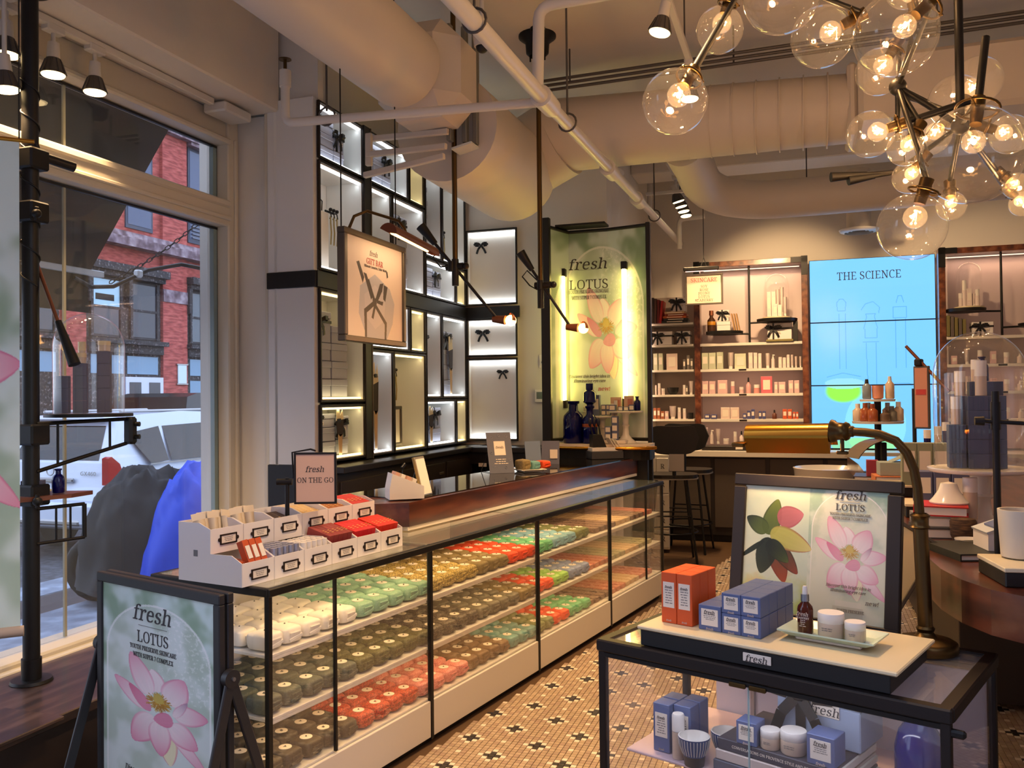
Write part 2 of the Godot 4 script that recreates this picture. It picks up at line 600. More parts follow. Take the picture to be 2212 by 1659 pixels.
func floor_tiles() -> void:
	var o := struct("floor")
	bpart(o, "floor_bed", Vector3(-0.5, -0.0615, -5.375), Vector3(6.5, 0.117, 8.75), mat("grout", Color(0.34, 0.24, 0.13), 0.9))
	var p := 0.02517
	var tile := bm(Vector3(p - 0.0026, 0.006, p - 0.0026), 0.0008)
	var kinds := [mat("tile_tan", Color(0.66, 0.57, 0.46), 0.42), mat("tile_white", Color(0.88, 0.82, 0.72), 0.4), mat("tile_dark", Color(0.17, 0.14, 0.13), 0.42), mat("tile_tan_light", Color(0.70, 0.61, 0.50), 0.42), mat("tile_tan_rosy", Color(0.63, 0.53, 0.44), 0.42)]
	var single := 0
	var rest := [[], [], [], [], []]
	var rng := RandomNumberGenerator.new()
	rng.seed = 5
	for i in range(-30, 106):
		for j in range(-60, 268):
			var at := Vector3(-1.257 + i * p, -0.0025 + rng.randf_range(-0.0003, 0.0003), -3.398 - j * p)
			var a := posmod(i, 12)
			var b := posmod(j, 12)
			var kind := 0
			for c in [[0, 0], [6, 6]]:
				var dx: int = absi(posmod(a - c[0] + 6, 12) - 6)
				var dz: int = absi(posmod(b - c[1] + 6, 12) - 6)
				if dx + dz <= 1:
					kind = 2
				elif (dx + dz == 2):
					kind = 1
			if (a == 0 and b == 6) or (a == 6 and b == 0):
				kind = 1
			if kind == 0:
				kind = [0, 0, 3, 4][rng.randi() % 4]
			# the case stands on the left part of this floor
			var behind := (at.x + 1.66) - (-(at.z + 2.494)) * 0.18
			if behind < -0.02:
				continue
			if at.x > -1.42 and at.x < -0.9 and j >= -4 and j < 30 and single < 300:
				part(o, "tile", tile, kinds[kind], at)
				single += 1
			else:
				rest[kind].append(Transform3D(Basis.IDENTITY, at))
	for k in 5:
		var mm := MultiMesh.new()
		mm.transform_format = MultiMesh.TRANSFORM_3D
		mm.mesh = tile
		mm.instance_count = rest[k].size()
		for i in rest[k].size():
			mm.set_instance_transform(i, rest[k][i])
		var mi := MultiMeshInstance3D.new()
		mi.name = "mosaic_tiles"
		mi.multimesh = mm
		mi.material_override = kinds[k]
		o.add_child(mi, true)
		mi.set_meta("kind", "stuff")

func outside() -> void:
	var paving := textured("paving", noise_tex("paving", [Color(0.42, 0.45, 0.50), Color(0.56, 0.60, 0.66)], [0.25, 0.8], 0.02), Vector3(0.6, 0.6, 0.6), 0.9, true)
	var asphalt := textured("asphalt", noise_tex("asphalt", [Color(0.20, 0.21, 0.23), Color(0.33, 0.34, 0.37)], [0.2, 0.8], 0.05), Vector3(0.5, 0.5, 0.5), 0.9, true)
	var o := struct("sidewalk")
	bpart(o, "paving_slab", Vector3(-5.0, -0.5, -14.0), Vector3(3.0, 0.2, 60.0), paving, 0.01)
	bpart(o, "paving_slab", Vector3(-0.2, -0.5, 8.0), Vector3(9.0, 0.2, 18.0), paving)
	bpart(o, "far_paving", Vector3(-16.0, -0.52, -14.0), Vector3(2.4, 0.2, 60.0), paving)
	o = struct("street")
	bpart(o, "roadway", Vector3(-10.7, -0.66, -14.0), Vector3(8.6, 0.2, 60.0), asphalt)
	bpart(o, "painted_line", Vector3(-7.95, -0.558, -14.0), Vector3(0.55, 0.004, 60.0), paving)
	bpart(o, "dark_strip", Vector3(-7.1, -0.558, -14.0), Vector3(1.05, 0.004, 60.0), mat("wet_asphalt", Color(0.20, 0.17, 0.17), 0.7))
	# row across the side street, behind the viewer
	o = thing("brick_building", "plain red brick building across the street behind the viewer", "building", Vector3(-1.0, -0.5, 10.0))
	bpart(o, "wall", Vector3(0, 7.0, 1.0), Vector3(30.0, 14.0, 2.0), mat("brick_plain", Color(0.55, 0.34, 0.30), 0.9))
	for k in 8:
		for r in 3:
			var w := bpart(o, "window", Vector3(-10.5 + k * 3.0, 2.4 + r * 3.6, -0.02), Vector3(1.3, 2.0, 0.08), mats["trim_paint"])
			bpart(w, "pane", Vector3(0, 0, -0.04), Vector3(1.1, 1.8, 0.02), mat("street_glass", Color(0.10, 0.13, 0.19), 0.12))
	facade()
	awning()
	parked_cars()
	covered_motorbike()

func facade() -> void:
	var brick := textured("facade_brick", noise_tex("facade_brick", [Color(0.56, 0.24, 0.22), Color(0.68, 0.31, 0.28), Color(0.76, 0.40, 0.36)], [0.2, 0.5, 0.85], 0.03), Vector3(0.35, 1.6, 0.35), 0.9, true)
	var stone := textured("facade_stone", noise_tex("facade_stone", [Color(0.36, 0.28, 0.30), Color(0.50, 0.42, 0.45), Color(0.66, 0.60, 0.62)], [0.2, 0.5, 0.85], 0.02), Vector3(0.5, 0.5, 0.5), 0.9, true)
	var sash := textured("peeling_sash", noise_tex("peeling", [Color(0.13, 0.12, 0.13), Color(0.20, 0.19, 0.20), Color(0.55, 0.52, 0.52)], [0.3, 0.62, 0.85], 0.05), Vector3(0.8, 0.8, 0.8), 0.8, true)
	var dark_glass := mat("street_glass", Color(0.10, 0.13, 0.19), 0.12)
	var blue_glass := mat("papered_glass", Color(0.45, 0.58, 0.68), 0.35)
	var o := thing("brick_building", "red brick building with worn dark window frames across the street", "building", Vector3(-17.0, -0.5, -20.0))
	# local x: out of the wall towards the street; local z stays the street's
	var put := func(parent: Node, called: String, z0: float, z1: float, y0: float, y1: float, x0: float, x1: float, m: Material) -> MeshInstance3D:
		return bpart(parent, called, Vector3((x0 + x1) / 2, (y0 + y1) / 2 + 0.5, 20.0 - (z0 + z1) / 2), Vector3(x1 - x0, y1 - y0, absf(z1 - z0)), m)
	put.call(o, "wall", 8.0, 40.0, -0.5, 16.0, -1.0, 0.0, brick)
	for p in [[16.2, 16.9], [19.62, 20.62], [23.2, 24.2], [12.9, 13.7]]:
		put.call(o, "pier", p[0], p[1], -0.5, 16.0, 0.0, 0.10, brick)
		put.call(o, "pier_band", p[0], p[1], 4.25, 4.6, 0.0, 0.13, stone)
	put.call(o, "string_course", 8.0, 40.0, 5.55, 5.78, 0.0, 0.35, stone)
	put.call(o, "string_course", 8.0, 40.0, 5.78, 5.95, 0.0, 0.22, stone)
	put.call(o, "string_course", 8.0, 40.0, 9.0, 9.3, 0.0, 0.3, stone)
	for bay in [[13.75, 16.15], [16.95, 19.6], [20.65, 23.15], [24.2, 27.0]]:
		var mid: float = (bay[0] + bay[1]) / 2
		put.call(o, "lintel", bay[0], bay[1], 4.72, 4.85, 0.0, 0.22, sash)
		put.call(o, "lintel", bay[0] - 0.05, bay[1] + 0.05, 4.85, 5.05, 0.0, 0.34, sash)
		put.call(o, "apron", bay[0], bay[1], 2.75, 3.05, 0.0, 0.14, sash)
		put.call(o, "apron_ledge", bay[0] - 0.05, bay[1] + 0.05, 2.98, 3.1, 0.0, 0.28, sash)
		put.call(o, "bay_backing", bay[0], bay[1], -0.4, 4.72, 0.0, 0.02, sash)
		for h in [[bay[0] + 0.12, mid - 0.14], [mid + 0.14, bay[1] - 0.12]]:
			put.call(o, "bracket", h[0] - 0.16, h[0] - 0.04, 4.0, 4.72, 0.0, 0.2, sash)
			var w: MeshInstance3D = put.call(o, "window", h[0], h[1], 3.14, 4.68, 0.0, 0.05, mat("sash_dark", Color(0.16, 0.15, 0.16), 0.7))
			for r in [[3.2, 3.88], [3.94, 4.62]]:
				var white: bool = bay[0] == 16.95 and h[0] < mid and r[0] > 3.5
				var pane := bpart(w, "pane", Vector3(0.02, (r[0] + r[1]) / 2 - 3.91, 0), Vector3(0.02, r[1] - r[0], h[1] - h[0] - 0.16), mat("paper_pane", Color(0.66, 0.80, 0.86), 0.5) if white else (mat("dusty_pane", Color(0.30, 0.34, 0.37), 0.25) if bay[0] > 17 else dark_glass))
				if bay[0] > 20.0:
					bpart(w, "glazing_bar", Vector3(0.035, (r[0] + r[1]) / 2 - 3.91, 0), Vector3(0.03, r[1] - r[0], 0.05), sash)
				if white:
					bpart(w, "torn_paper", Vector3(0.033, 0.25, 0.05), Vector3(0.006, 0.16, 0.62), mat("torn_black", Color(0.08, 0.08, 0.08), 0.8))
			bpart(w, "sash_rail", Vector3(0.04, 0.0, 0), Vector3(0.04, 0.06, h[1] - h[0]), sash)
			for e in [-1, 1]:
				bpart(w, "stile", Vector3(0.04, 0, e * (h[1] - h[0] - 0.08) / 2), Vector3(0.05, 1.54, 0.08), sash)
		# papered shop windows under the apron
		for h in [[bay[0] + 0.15, mid - 0.06], [mid + 0.06, bay[1] - 0.12]]:
			put.call(o, "transom_pane", h[0], h[1], 2.2, 2.68, 0.0, 0.04, blue_glass)
		if bay[0] > 17.0:
			put.call(o, "shop_pane", bay[0] + 0.15, bay[1] - 0.12, 0.3, 2.05, 0.0, 0.04, blue_glass)
	# white double door
	var d: MeshInstance3D = put.call(o, "door", 18.15, 19.55, -0.45, 2.12, 0.02, 0.16, mat("door_white", Color(0.80, 0.82, 0.88), 0.5))
	for e in [-0.36, 0.36]:
		bpart(d, "door_pane", Vector3(0.075, 0.52, e), Vector3(0.01, 1.25, 0.42), dark_glass)
	# long upper windows
	for w in [[16.55, 17.3], [18.3, 19.3], [20.75, 21.65], [23.9, 24.9], [14.3, 15.2]]:
		var f: MeshInstance3D = put.call(o, "upper_window", w[0], w[1], 6.1, 8.9, 0.0, 0.04, mat("frame_slate", Color(0.22, 0.25, 0.32), 0.6))
		bpart(f, "pane", Vector3(0.015, 0, 0), Vector3(0.03, 2.6, w[1] - w[0] - 0.14), mat("slate_pane", Color(0.22, 0.28, 0.40), 0.15))
		put.call(o, "hood", w[0] - 0.1, w[1] + 0.1, 8.9, 9.15, 0.0, 0.25, stone)
		for k in 7:
			if w[0] == 20.75:
				bpart(f, "louvre", Vector3(0.05, -1.25 + k * 0.11, 0.0), Vector3(0.04, 0.05, 0.62), mat("louvre_grey", Color(0.33, 0.36, 0.42), 0.6), 0.0, Vector3(0, 0, 25))
	var s := thing("wall_notice", "small white notice board fixed to the red brick pier", "sign", Vector3(-16.87, 1.95, -20.35))
	bpart(s, "board", Vector3(0, 0.28, 0), Vector3(0.03, 0.52, 0.36), mat("notice_white", Color(0.80, 0.86, 0.88), 0.6), 0.004)
	for y in [0.0, 0.56]:
		bpart(s, "bracket", Vector3(0, y, 0), Vector3(0.05, 0.03, 0.46), mats["steel"])

func awning() -> void:
	var cloth := mat("awning_cloth", Color(0.07, 0.07, 0.075), 0.8)
	var o := thing("awning", "black canvas awning sloping down outside the street window", "awning", Vector3(-3.72, 2.0, -3.0))
	var g := Geo.new()
	var a := [Vector3(0, 1.30, 1.9), Vector3(0, 1.22, -1.40), Vector3(-0.66, 0.32, -1.40), Vector3(-0.66, 0.32, 1.9)]
	g.quad(a[0], a[1], a[2], a[3], Vector3(0.7, -0.5, 0).normalized())
	var up := Vector3(-0.02, 0.02, 0)
	g.quad(a[0] + up, a[1] + up, a[2] + up, a[3] + up, Vector3(-0.7, 0.5, 0).normalized())
	gpart(o, "canvas", g, cloth)
	bpart(o, "valance", Vector3(-0.67, 0.20, 0.25), Vector3(0.012, 0.26, 3.3), cloth)
	bar(o, "front_rail", Vector3(-0.66, 0.34, -1.4), Vector3(-0.66, 0.34, 1.9), 0.012, mats["steel"])
	for z in [0.55, -0.25]:
		var lamp := thing("awning_downlight", "small round downlight glowing under the black awning", "light", Vector3(-3.9, 2.86, -3.0 + z), 0.0, "awning downlights")
		gpart(lamp, "trim_ring", ring_geo(0.035, 0.006), mats["brass_dark"], Vector3.ZERO, Vector3(0, 0, 40))
		part(lamp, "lamp_glass", cm(0.024, 0.024, 0.006), glow("awning_glow", Color(1.0, 0.85, 0.6), 3.0), Vector3(0.004, -0.005, 0), Vector3(0, 0, 40))
		omni(Vector3(0.03, -0.03, 0), WARM, 0.05, 0.02, "bulb_light", lamp)
	var f := thing("awning_support", "black bent tube arm and white bracket bars of the awning", "support", Vector3(-4.4, 2.3, -4.6))
	pipe(f, "arm", [Vector3(0.05, -0.02, 0.35), Vector3(0.02, -0.06, 0.18), Vector3(0.05, -0.04, 0.02), Vector3(0.16, 0.09, -0.18), Vector3(0.32, 0.14, -0.32), Vector3(0.60, 0.08, -0.55)], 0.014, mats["black_metal"])
	bpart(f, "bracket_bar", Vector3(-0.02, 0.10, 0.45), Vector3(0.03, 0.03, 0.62), mat("bracket_white", Color(0.75, 0.78, 0.80), 0.4), 0.004)
	bpart(f, "bracket_bar", Vector3(0.03, 0.03, 0.40), Vector3(0.03, 0.04, 0.62), mats["bracket_white"], 0.004)
	bpart(f, "joint", Vector3(0.13, 0.06, -0.12), Vector3(0.05, 0.05, 0.05), mats["bracket_white"], 0.01)
	var ch := thing("awning_chain", "dark iron chain hanging across the street window view", "chain", Vector3(-4.35, 2.28, -4.55))
	var p0 := Vector3(0, 0, 0)
	var p1 := Vector3(0.62, 0.62, -0.42)
	for i in 26:
		var link := Geo.new()
		var c := p0.lerp(p1, (i + 0.5) / 26.0) + Vector3(0, -0.05 * sin(PI * i / 25.0), 0)
		var d := (p1 - p0).normalized()
		var s := d.cross(Vector3.UP if i % 2 else Vector3.RIGHT).normalized()
		link.tube([c - d * 0.024, c - d * 0.014 + s * 0.011, c + d * 0.014 + s * 0.011, c + d * 0.024, c + d * 0.014 - s * 0.011, c - d * 0.014 - s * 0.011, c - d * 0.024], 0.0035, 5)
		gpart(ch, "link", link, mats["black_metal"])

func ring_geo(r: float, w: float, seg := 20) -> Geo:
	var g := Geo.new()
	var pts := []
	for i in seg + 1:
		pts.append(Vector3(cos(TAU * i / seg) * r, 0, sin(TAU * i / seg) * r))
	g.tube(pts, w, 6)
	return g

func extruded_body(poly: PackedVector2Array, half: float, tuck: Callable) -> Geo:      # car side outline (x along the car, y up) given width, drawn in towards the roof by tuck(y)
	var g := Geo.new()
	var idx := Geometry2D.triangulate_polygon(poly)
	for s in [-1.0, 1.0]:
		for i in range(0, idx.size(), 3):
			var q := []
			for j in 3:
				var e: Vector2 = poly[idx[i + j]]
				q.append(Vector3(e.x, e.y, s * half * tuck.call(e.y)))
			var m := Vector3(0, 0.25, s).normalized()
			g.tri(q[0], q[1], q[2], m, m, m)
	var ccw := not Geometry2D.is_polygon_clockwise(poly)
	for i in poly.size():
		var a := poly[i]
		var b := poly[(i + 1) % poly.size()]
		var e := (b - a).normalized()
		var m2 := Vector2(e.y, -e.x) * (1.0 if ccw else -1.0)
		var wa: float = half * tuck.call(a.y)
		var wb: float = half * tuck.call(b.y)
		g.quad(Vector3(a.x, a.y, -wa), Vector3(b.x, b.y, -wb), Vector3(b.x, b.y, wb), Vector3(a.x, a.y, wa), Vector3(m2.x, m2.y, 0))
	return g

func parked_cars() -> void:
	# car axes: x forward (down the street, away from the camera), y up, z to the right-hand side of the car, here towards the shop
	var white := mat("car_white", Color(0.78, 0.82, 0.88), 0.25)
	white.clearcoat_enabled = true
	white.clearcoat = 0.6
	var tint := mat("car_glass", Color(0.03, 0.04, 0.06), 0.08)
	var o := thing("parked_car", "white off-road car with red tail lights parked in the street", "car", Vector3(-9.35, -0.56, -8.75), 90.0)
	var body := PackedVector2Array([Vector2(0.0, 0.42), Vector2(-0.06, 0.55), Vector2(-0.06, 0.78), Vector2(0.0, 0.95), Vector2(0.06, 1.25), Vector2(0.34, 1.78), Vector2(0.55, 1.86), Vector2(1.6, 1.90), Vector2(2.6, 1.86), Vector2(3.3, 1.28), Vector2(4.5, 1.12), Vector2(4.7, 0.9), Vector2(4.75, 0.5), Vector2(4.6, 0.34), Vector2(0.3, 0.34)])
	var tuck := func(y: float) -> float: return 1.0 if y < 1.15 else lerpf(1.0, 0.80, (y - 1.15) / 0.75)
	gpart(o, "body", extruded_body(body, 0.95, tuck), white)
	# side glass, slightly proud and following the lean of the cabin
	var lean := rad_to_deg(atan(0.95 * 0.20 / 0.75))
	for q in [[[0.42, 1.62], [1.05, 1.70], [1.12, 1.22], [0.78, 1.20]], [[1.12, 1.70], [1.98, 1.72], [2.02, 1.22], [1.18, 1.22]], [[2.06, 1.72], [2.50, 1.68], [3.02, 1.26], [2.08, 1.22]]]:
		var g := Geo.new()
		var poly := PackedVector2Array()
		for e in q:
			poly.append(Vector2(e[0], e[1]))
		for i in poly.size():
			pass
		var idx := Geometry2D.triangulate_polygon(poly)
		for i in range(0, idx.size(), 3):
			var t := []
			for j in 3:
				var e: Vector2 = poly[idx[i + j]]
				t.append(Vector3(e.x, e.y, 0.95 * tuck.call(e.y) + 0.006))
			g.tri(t[0], t[1], t[2], Vector3(0, 0.25, 1).normalized(), Vector3(0, 0.25, 1).normalized(), Vector3(0, 0.25, 1).normalized())
		gpart(o, "side_window", g, tint)
	bpart(o, "window_strip", Vector3(1.7, 1.195, 0.952), Vector3(1.9, 0.02, 0.012), mats["steel"])
	var rg := Geo.new()
	rg.quad(Vector3(0.085, 1.28, -0.72), Vector3(0.085, 1.28, 0.72), Vector3(0.318, 1.72, 0.62), Vector3(0.318, 1.72, -0.62), Vector3(-0.88, 0.47, 0))
	for i in rg.v.size():
		rg.v[i] += Vector3(-0.012, 0.006, 0)
	gpart(o, "rear_window", rg, tint)
	bpart(o, "spoiler", Vector3(0.36, 1.82, 0), Vector3(0.28, 0.05, 1.3), white, 0.02)
	for s in [-1, 1]:
		bpart(o, "roof_rail", Vector3(1.5, 1.91, s * 0.66), Vector3(2.0, 0.04, 0.05), mats["steel"], 0.015)
		var tl := Geo.new()
		tl.prism(PackedVector2Array([Vector2(0, 0), Vector2(0.30, 0.03), Vector2(0.20, 0.26), Vector2(0.06, 0.36), Vector2(0, 0.34)]), -0.05, 0.05)
		gpart(o, "tail_light", tl, mat("tail_red", Color(0.62, 0.03, 0.04), 0.12), Vector3(-0.02, 0.98, s * 0.915))
		bpart(o, "rear_reflector", Vector3(-0.065, 0.62, s * 0.80), Vector3(0.02, 0.16, 0.09), mats["tail_red"], 0.004)
		bpart(o, "mirror", Vector3(2.85, 1.28, s * 1.03), Vector3(0.16, 0.16, 0.18), white, 0.03)
		for x in [0.85, 3.75]:
			var w := Geo.new()
			w.cyl(Vector3(x, 0.37, s * 0.72), Vector3(x, 0.37, s * 0.955), 0.37, 0.36, 24)
			var wm := gpart(o, "wheel", w, mat("tyre", Color(0.05, 0.05, 0.055), 0.8))
			var h := Geo.new()
			h.cyl(Vector3(x, 0.37, s * 0.93), Vector3(x, 0.37, s * 0.962), 0.24, 0.20, 16)
			gpart(wm, "hub_cap", h, mats["steel"])
	bpart(o, "bumper", Vector3(-0.05, 0.60, 0), Vector3(0.16, 0.30, 1.84), white, 0.04)
	bpart(o, "bumper_step", Vector3(-0.12, 0.50, 0), Vector3(0.06, 0.07, 1.2), mats["steel"], 0.02)
	bpart(o, "tailgate_trim", Vector3(-0.015, 1.03, 0.0), Vector3(0.05, 0.06, 0.8), mats["steel"], 0.015)
	bpart(o, "plate", Vector3(-0.025, 0.84, -0.02), Vector3(0.02, 0.15, 0.30), mat("plate_yellow", Color(0.80, 0.62, 0.25), 0.5), 0.004)
	lettering(o, "26", Vector3(-0.037, 0.80, -0.02), 0.09, mats["ink"], "sans", 0.0, Vector3(0, -90, 0), 1.0, "plate_number")
	lettering(o, "GX460", Vector3(0.0, 1.12, 0.62), 0.07, mats["steel"], "sansbold", 0.0, Vector3(0, -90, 0), 1.25, "model_badge")
	gpart(o, "badge", ring_geo(0.06, 0.008), mats["steel"], Vector3(-0.005, 1.15, 0.0), Vector3(0, 0, 90))
	bpart(o, "door_handle", Vector3(1.30, 1.08, 0.965), Vector3(0.22, 0.035, 0.03), mats["steel"], 0.01)
	# dark van further down the street
	o = thing("parked_van", "black work van with white lettering behind the white car", "van", Vector3(-12.6, -0.56, -14.0), 90.0)
	var van := PackedVector2Array([Vector2(0, 0.4), Vector2(0, 1.2), Vector2(0.25, 2.12), Vector2(0.6, 2.2), Vector2(5.2, 2.2), Vector2(6.2, 1.3), Vector2(6.8, 1.1), Vector2(6.8, 0.4)])
	gpart(o, "body", extruded_body(van, 1.0, func(y: float) -> float: return 1.0 if y < 1.4 else lerpf(1.0, 0.9, (y - 1.4) / 0.8)), mat("van_black", Color(0.03, 0.035, 0.05), 0.2))
	bpart(o, "side_panel", Vector3(2.4, 1.75, 0.955), Vector3(2.4, 0.62, 0.03), mats["van_black"], 0.01, Vector3(-7, 0, 0))
	lettering(o, "UNLIMITED MECHANICAL", Vector3(3.0, 1.80, 0.985), 0.30, mat("van_white", Color(0.75, 0.82, 0.92), 0.5), "serifbold", 0.12, Vector3(-7, 0, 0), 0.9)
	lettering(o, "UNLIMITED MECHANICAL", Vector3(0.10, 1.70, 0.0), 0.12, mats["van_white"], "serifbold", 0.12, Vector3(0, -90, 0), 0.9)
	lettering(o, "COMPANY OF NEW YORK", Vector3(3.0, 1.56, 0.995), 0.16, mats["van_white"], "sansbold", 0.0, Vector3(-7, 0, 0), 1.0)
	for x in [1.2, 5.4]:
		for s in [-1, 1]:
			var w := Geo.new()
			w.cyl(Vector3(x, 0.36, s * 0.76), Vector3(x, 0.36, s * 1.0), 0.36, 0.36, 20)
			gpart(o, "wheel", w, mats["tyre"])

func cover_geo(size: Vector3, seed_: int, lumps: float) -> Geo:      # a draped cover: a superellipsoid shell with folds, its hem on the ground
	var f := FastNoiseLite.new()
	f.seed = seed_
	f.frequency = 1.3
	var g := Geo.new()
	var nu := 40
	var nv := 18
	var pt := func(i: int, j: int) -> Vector3:
		var a := TAU * (i % nu) / nu
		var b := PI * 0.5 * j / nv
		var ca := cos(a)
		var sa := sin(a)
		var p := Vector3(signf(ca) * pow(absf(ca), 0.75) * pow(cos(b), 0.55), pow(sin(b), 0.8), signf(sa) * pow(absf(sa), 0.75) * pow(cos(b), 0.55))
		var k := 1.0 + f.get_noise_3dv(p * 1.4) * lumps + 0.035 * sin(a * 9.0 + seed_) * (1.0 - p.y) + f.get_noise_3dv(p * 6.0) * 0.05
		return Vector3(p.x * size.x * k, p.y * size.y * (1.0 + f.get_noise_2d(p.x * 2.0, p.z * 2.0) * lumps), p.z * size.z * k)
	for j in nv:
		for i in nu:
			var q := [pt.call(i, j), pt.call(i + 1, j), pt.call(i + 1, j + 1), pt.call(i, j + 1)]
			var m := []
			for e in [[i, j], [i + 1, j], [i + 1, j + 1], [i, j + 1]]:
				var a1: Vector3 = pt.call((e[0] + 1) % nu, e[1]) - pt.call((e[0] + nu - 1) % nu, e[1])
				var b1: Vector3 = pt.call(e[0], mini(e[1] + 1, nv)) - pt.call(e[0], maxi(e[1] - 1, 0))
				var nn := b1.cross(a1)
				if nn.dot(pt.call(e[0], e[1]) + Vector3(0, 0.1, 0)) < 0:
					nn = -nn
				m.append(nn.normalized() if nn.length() > 1e-9 else Vector3.UP)
			g.tri(q[0], q[1], q[2], m[0], m[1], m[2])
			g.tri(q[0], q[2], q[3], m[0], m[2], m[3])
	return g

func covered_motorbike() -> void:
	var o := thing("covered_motorbike", "motorbike under a quilted black and bright blue cover on the pavement", "motorbike", Vector3(-5.95, -0.4, -6.65), 18.7)
	var black := mat("cover_black", Color(0.07, 0.085, 0.11), 0.75)
	var blue := mat("cover_blue", Color(0.05, 0.26, 0.78), 0.6)
	gpart(o, "black_cover", cover_geo(Vector3(0.55, 1.14, 0.42), 4, 0.14), black, Vector3(-0.05, 0.10, 0.0), Vector3(0, 0, -8))
	gpart(o, "blue_cover", cover_geo(Vector3(0.40, 1.12, 0.46), 9, 0.12), blue, Vector3(0.46, 0.18, 0.10), Vector3(0, 0, -10))
	gpart(o, "grey_skirt", cover_geo(Vector3(0.45, 0.62, 0.40), 12, 0.1), mat("cover_grey", Color(0.42, 0.50, 0.60), 0.7), Vector3(0.80, 0.05, 0.05))
	for x in [-0.45, 0.62]:
		var w := ring_geo(0.26, 0.06)
		gpart(o, "wheel", w, mats["tyre"], Vector3(x, 0.31, 0.0), Vector3(90, 0, 0))

func duct_ribs(parent: Node, a: Vector3, b: Vector3, r: float, count: int) -> void:      # seams standing a little proud of a round duct
	for i in count:
		var c := a.lerp(b, (i + 0.5) / count)
		var d := (b - a).normalized() * 0.004
		var g := Geo.new()
		g.cyl(c - d, c + d, r + 0.004, r + 0.004, 32, true)
		gpart(parent, "seam", g, mats["duct_white"])

func elbow(pts: Array, r: float) -> Geo:
	var g := Geo.new()
	g.tube(pts, r, 28)
	return g

func bend(a: Vector3, corner: Vector3, b: Vector3, steps := 10) -> Array:
	var out := []
	for i in steps + 1:
		var t := float(i) / steps
		out.append(a.lerp(corner, t).lerp(corner.lerp(b, t), t))
	return out

func spot_head(at: Vector3, towards: Vector3, group: String, label: String, e: float, dark := true, angle := 38.0, stem := 0.10) -> void:
	var o := thing("track_spotlight", label, "light", at, 0.0, group)
	var d := (towards - at).normalized()
	var up := Vector3(0, 1, 0)
	var body: Material = mats["spot_white"]
	bpart(o, "track_adapter", up * (stem + 0.02), Vector3(0.05, 0.04, 0.10), body, 0.006)
	bar(o, "stem", up * 0.02, up * (stem + 0.005), 0.010, body)
	var neck := Geo.new()
	neck.cyl(-d * 0.055, d * 0.02, 0.026, 0.030, 14)
	gpart(o, "lamp_neck", neck, body)
	var fins := Geo.new()
	fins.cyl(d * 0.02, d * 0.095, 0.032, 0.056, 20)
	for i in 10:
		var x := d.cross(Vector3.UP if absf(d.y) < 0.9 else Vector3.RIGHT).normalized()
		var y := d.cross(x)
		var s := x * cos(TAU * i / 10) + y * sin(TAU * i / 10)
		fins.cyl(d * 0.025 + s * 0.034, d * 0.09 + s * 0.057, 0.003, 0.003, 5)
	gpart(o, "lamp_body", fins, mats["spot_grey"] if dark else body)
	var face := Geo.new()
	face.cyl(d * 0.094, d * 0.101, 0.053, 0.048, 20)
	gpart(o, "lamp_face", face, glow("spot_face", Color(1.0, 0.86, 0.62), 5.0))
	spot(at + d * 0.112, towards, WARM, e, angle, 0.04)

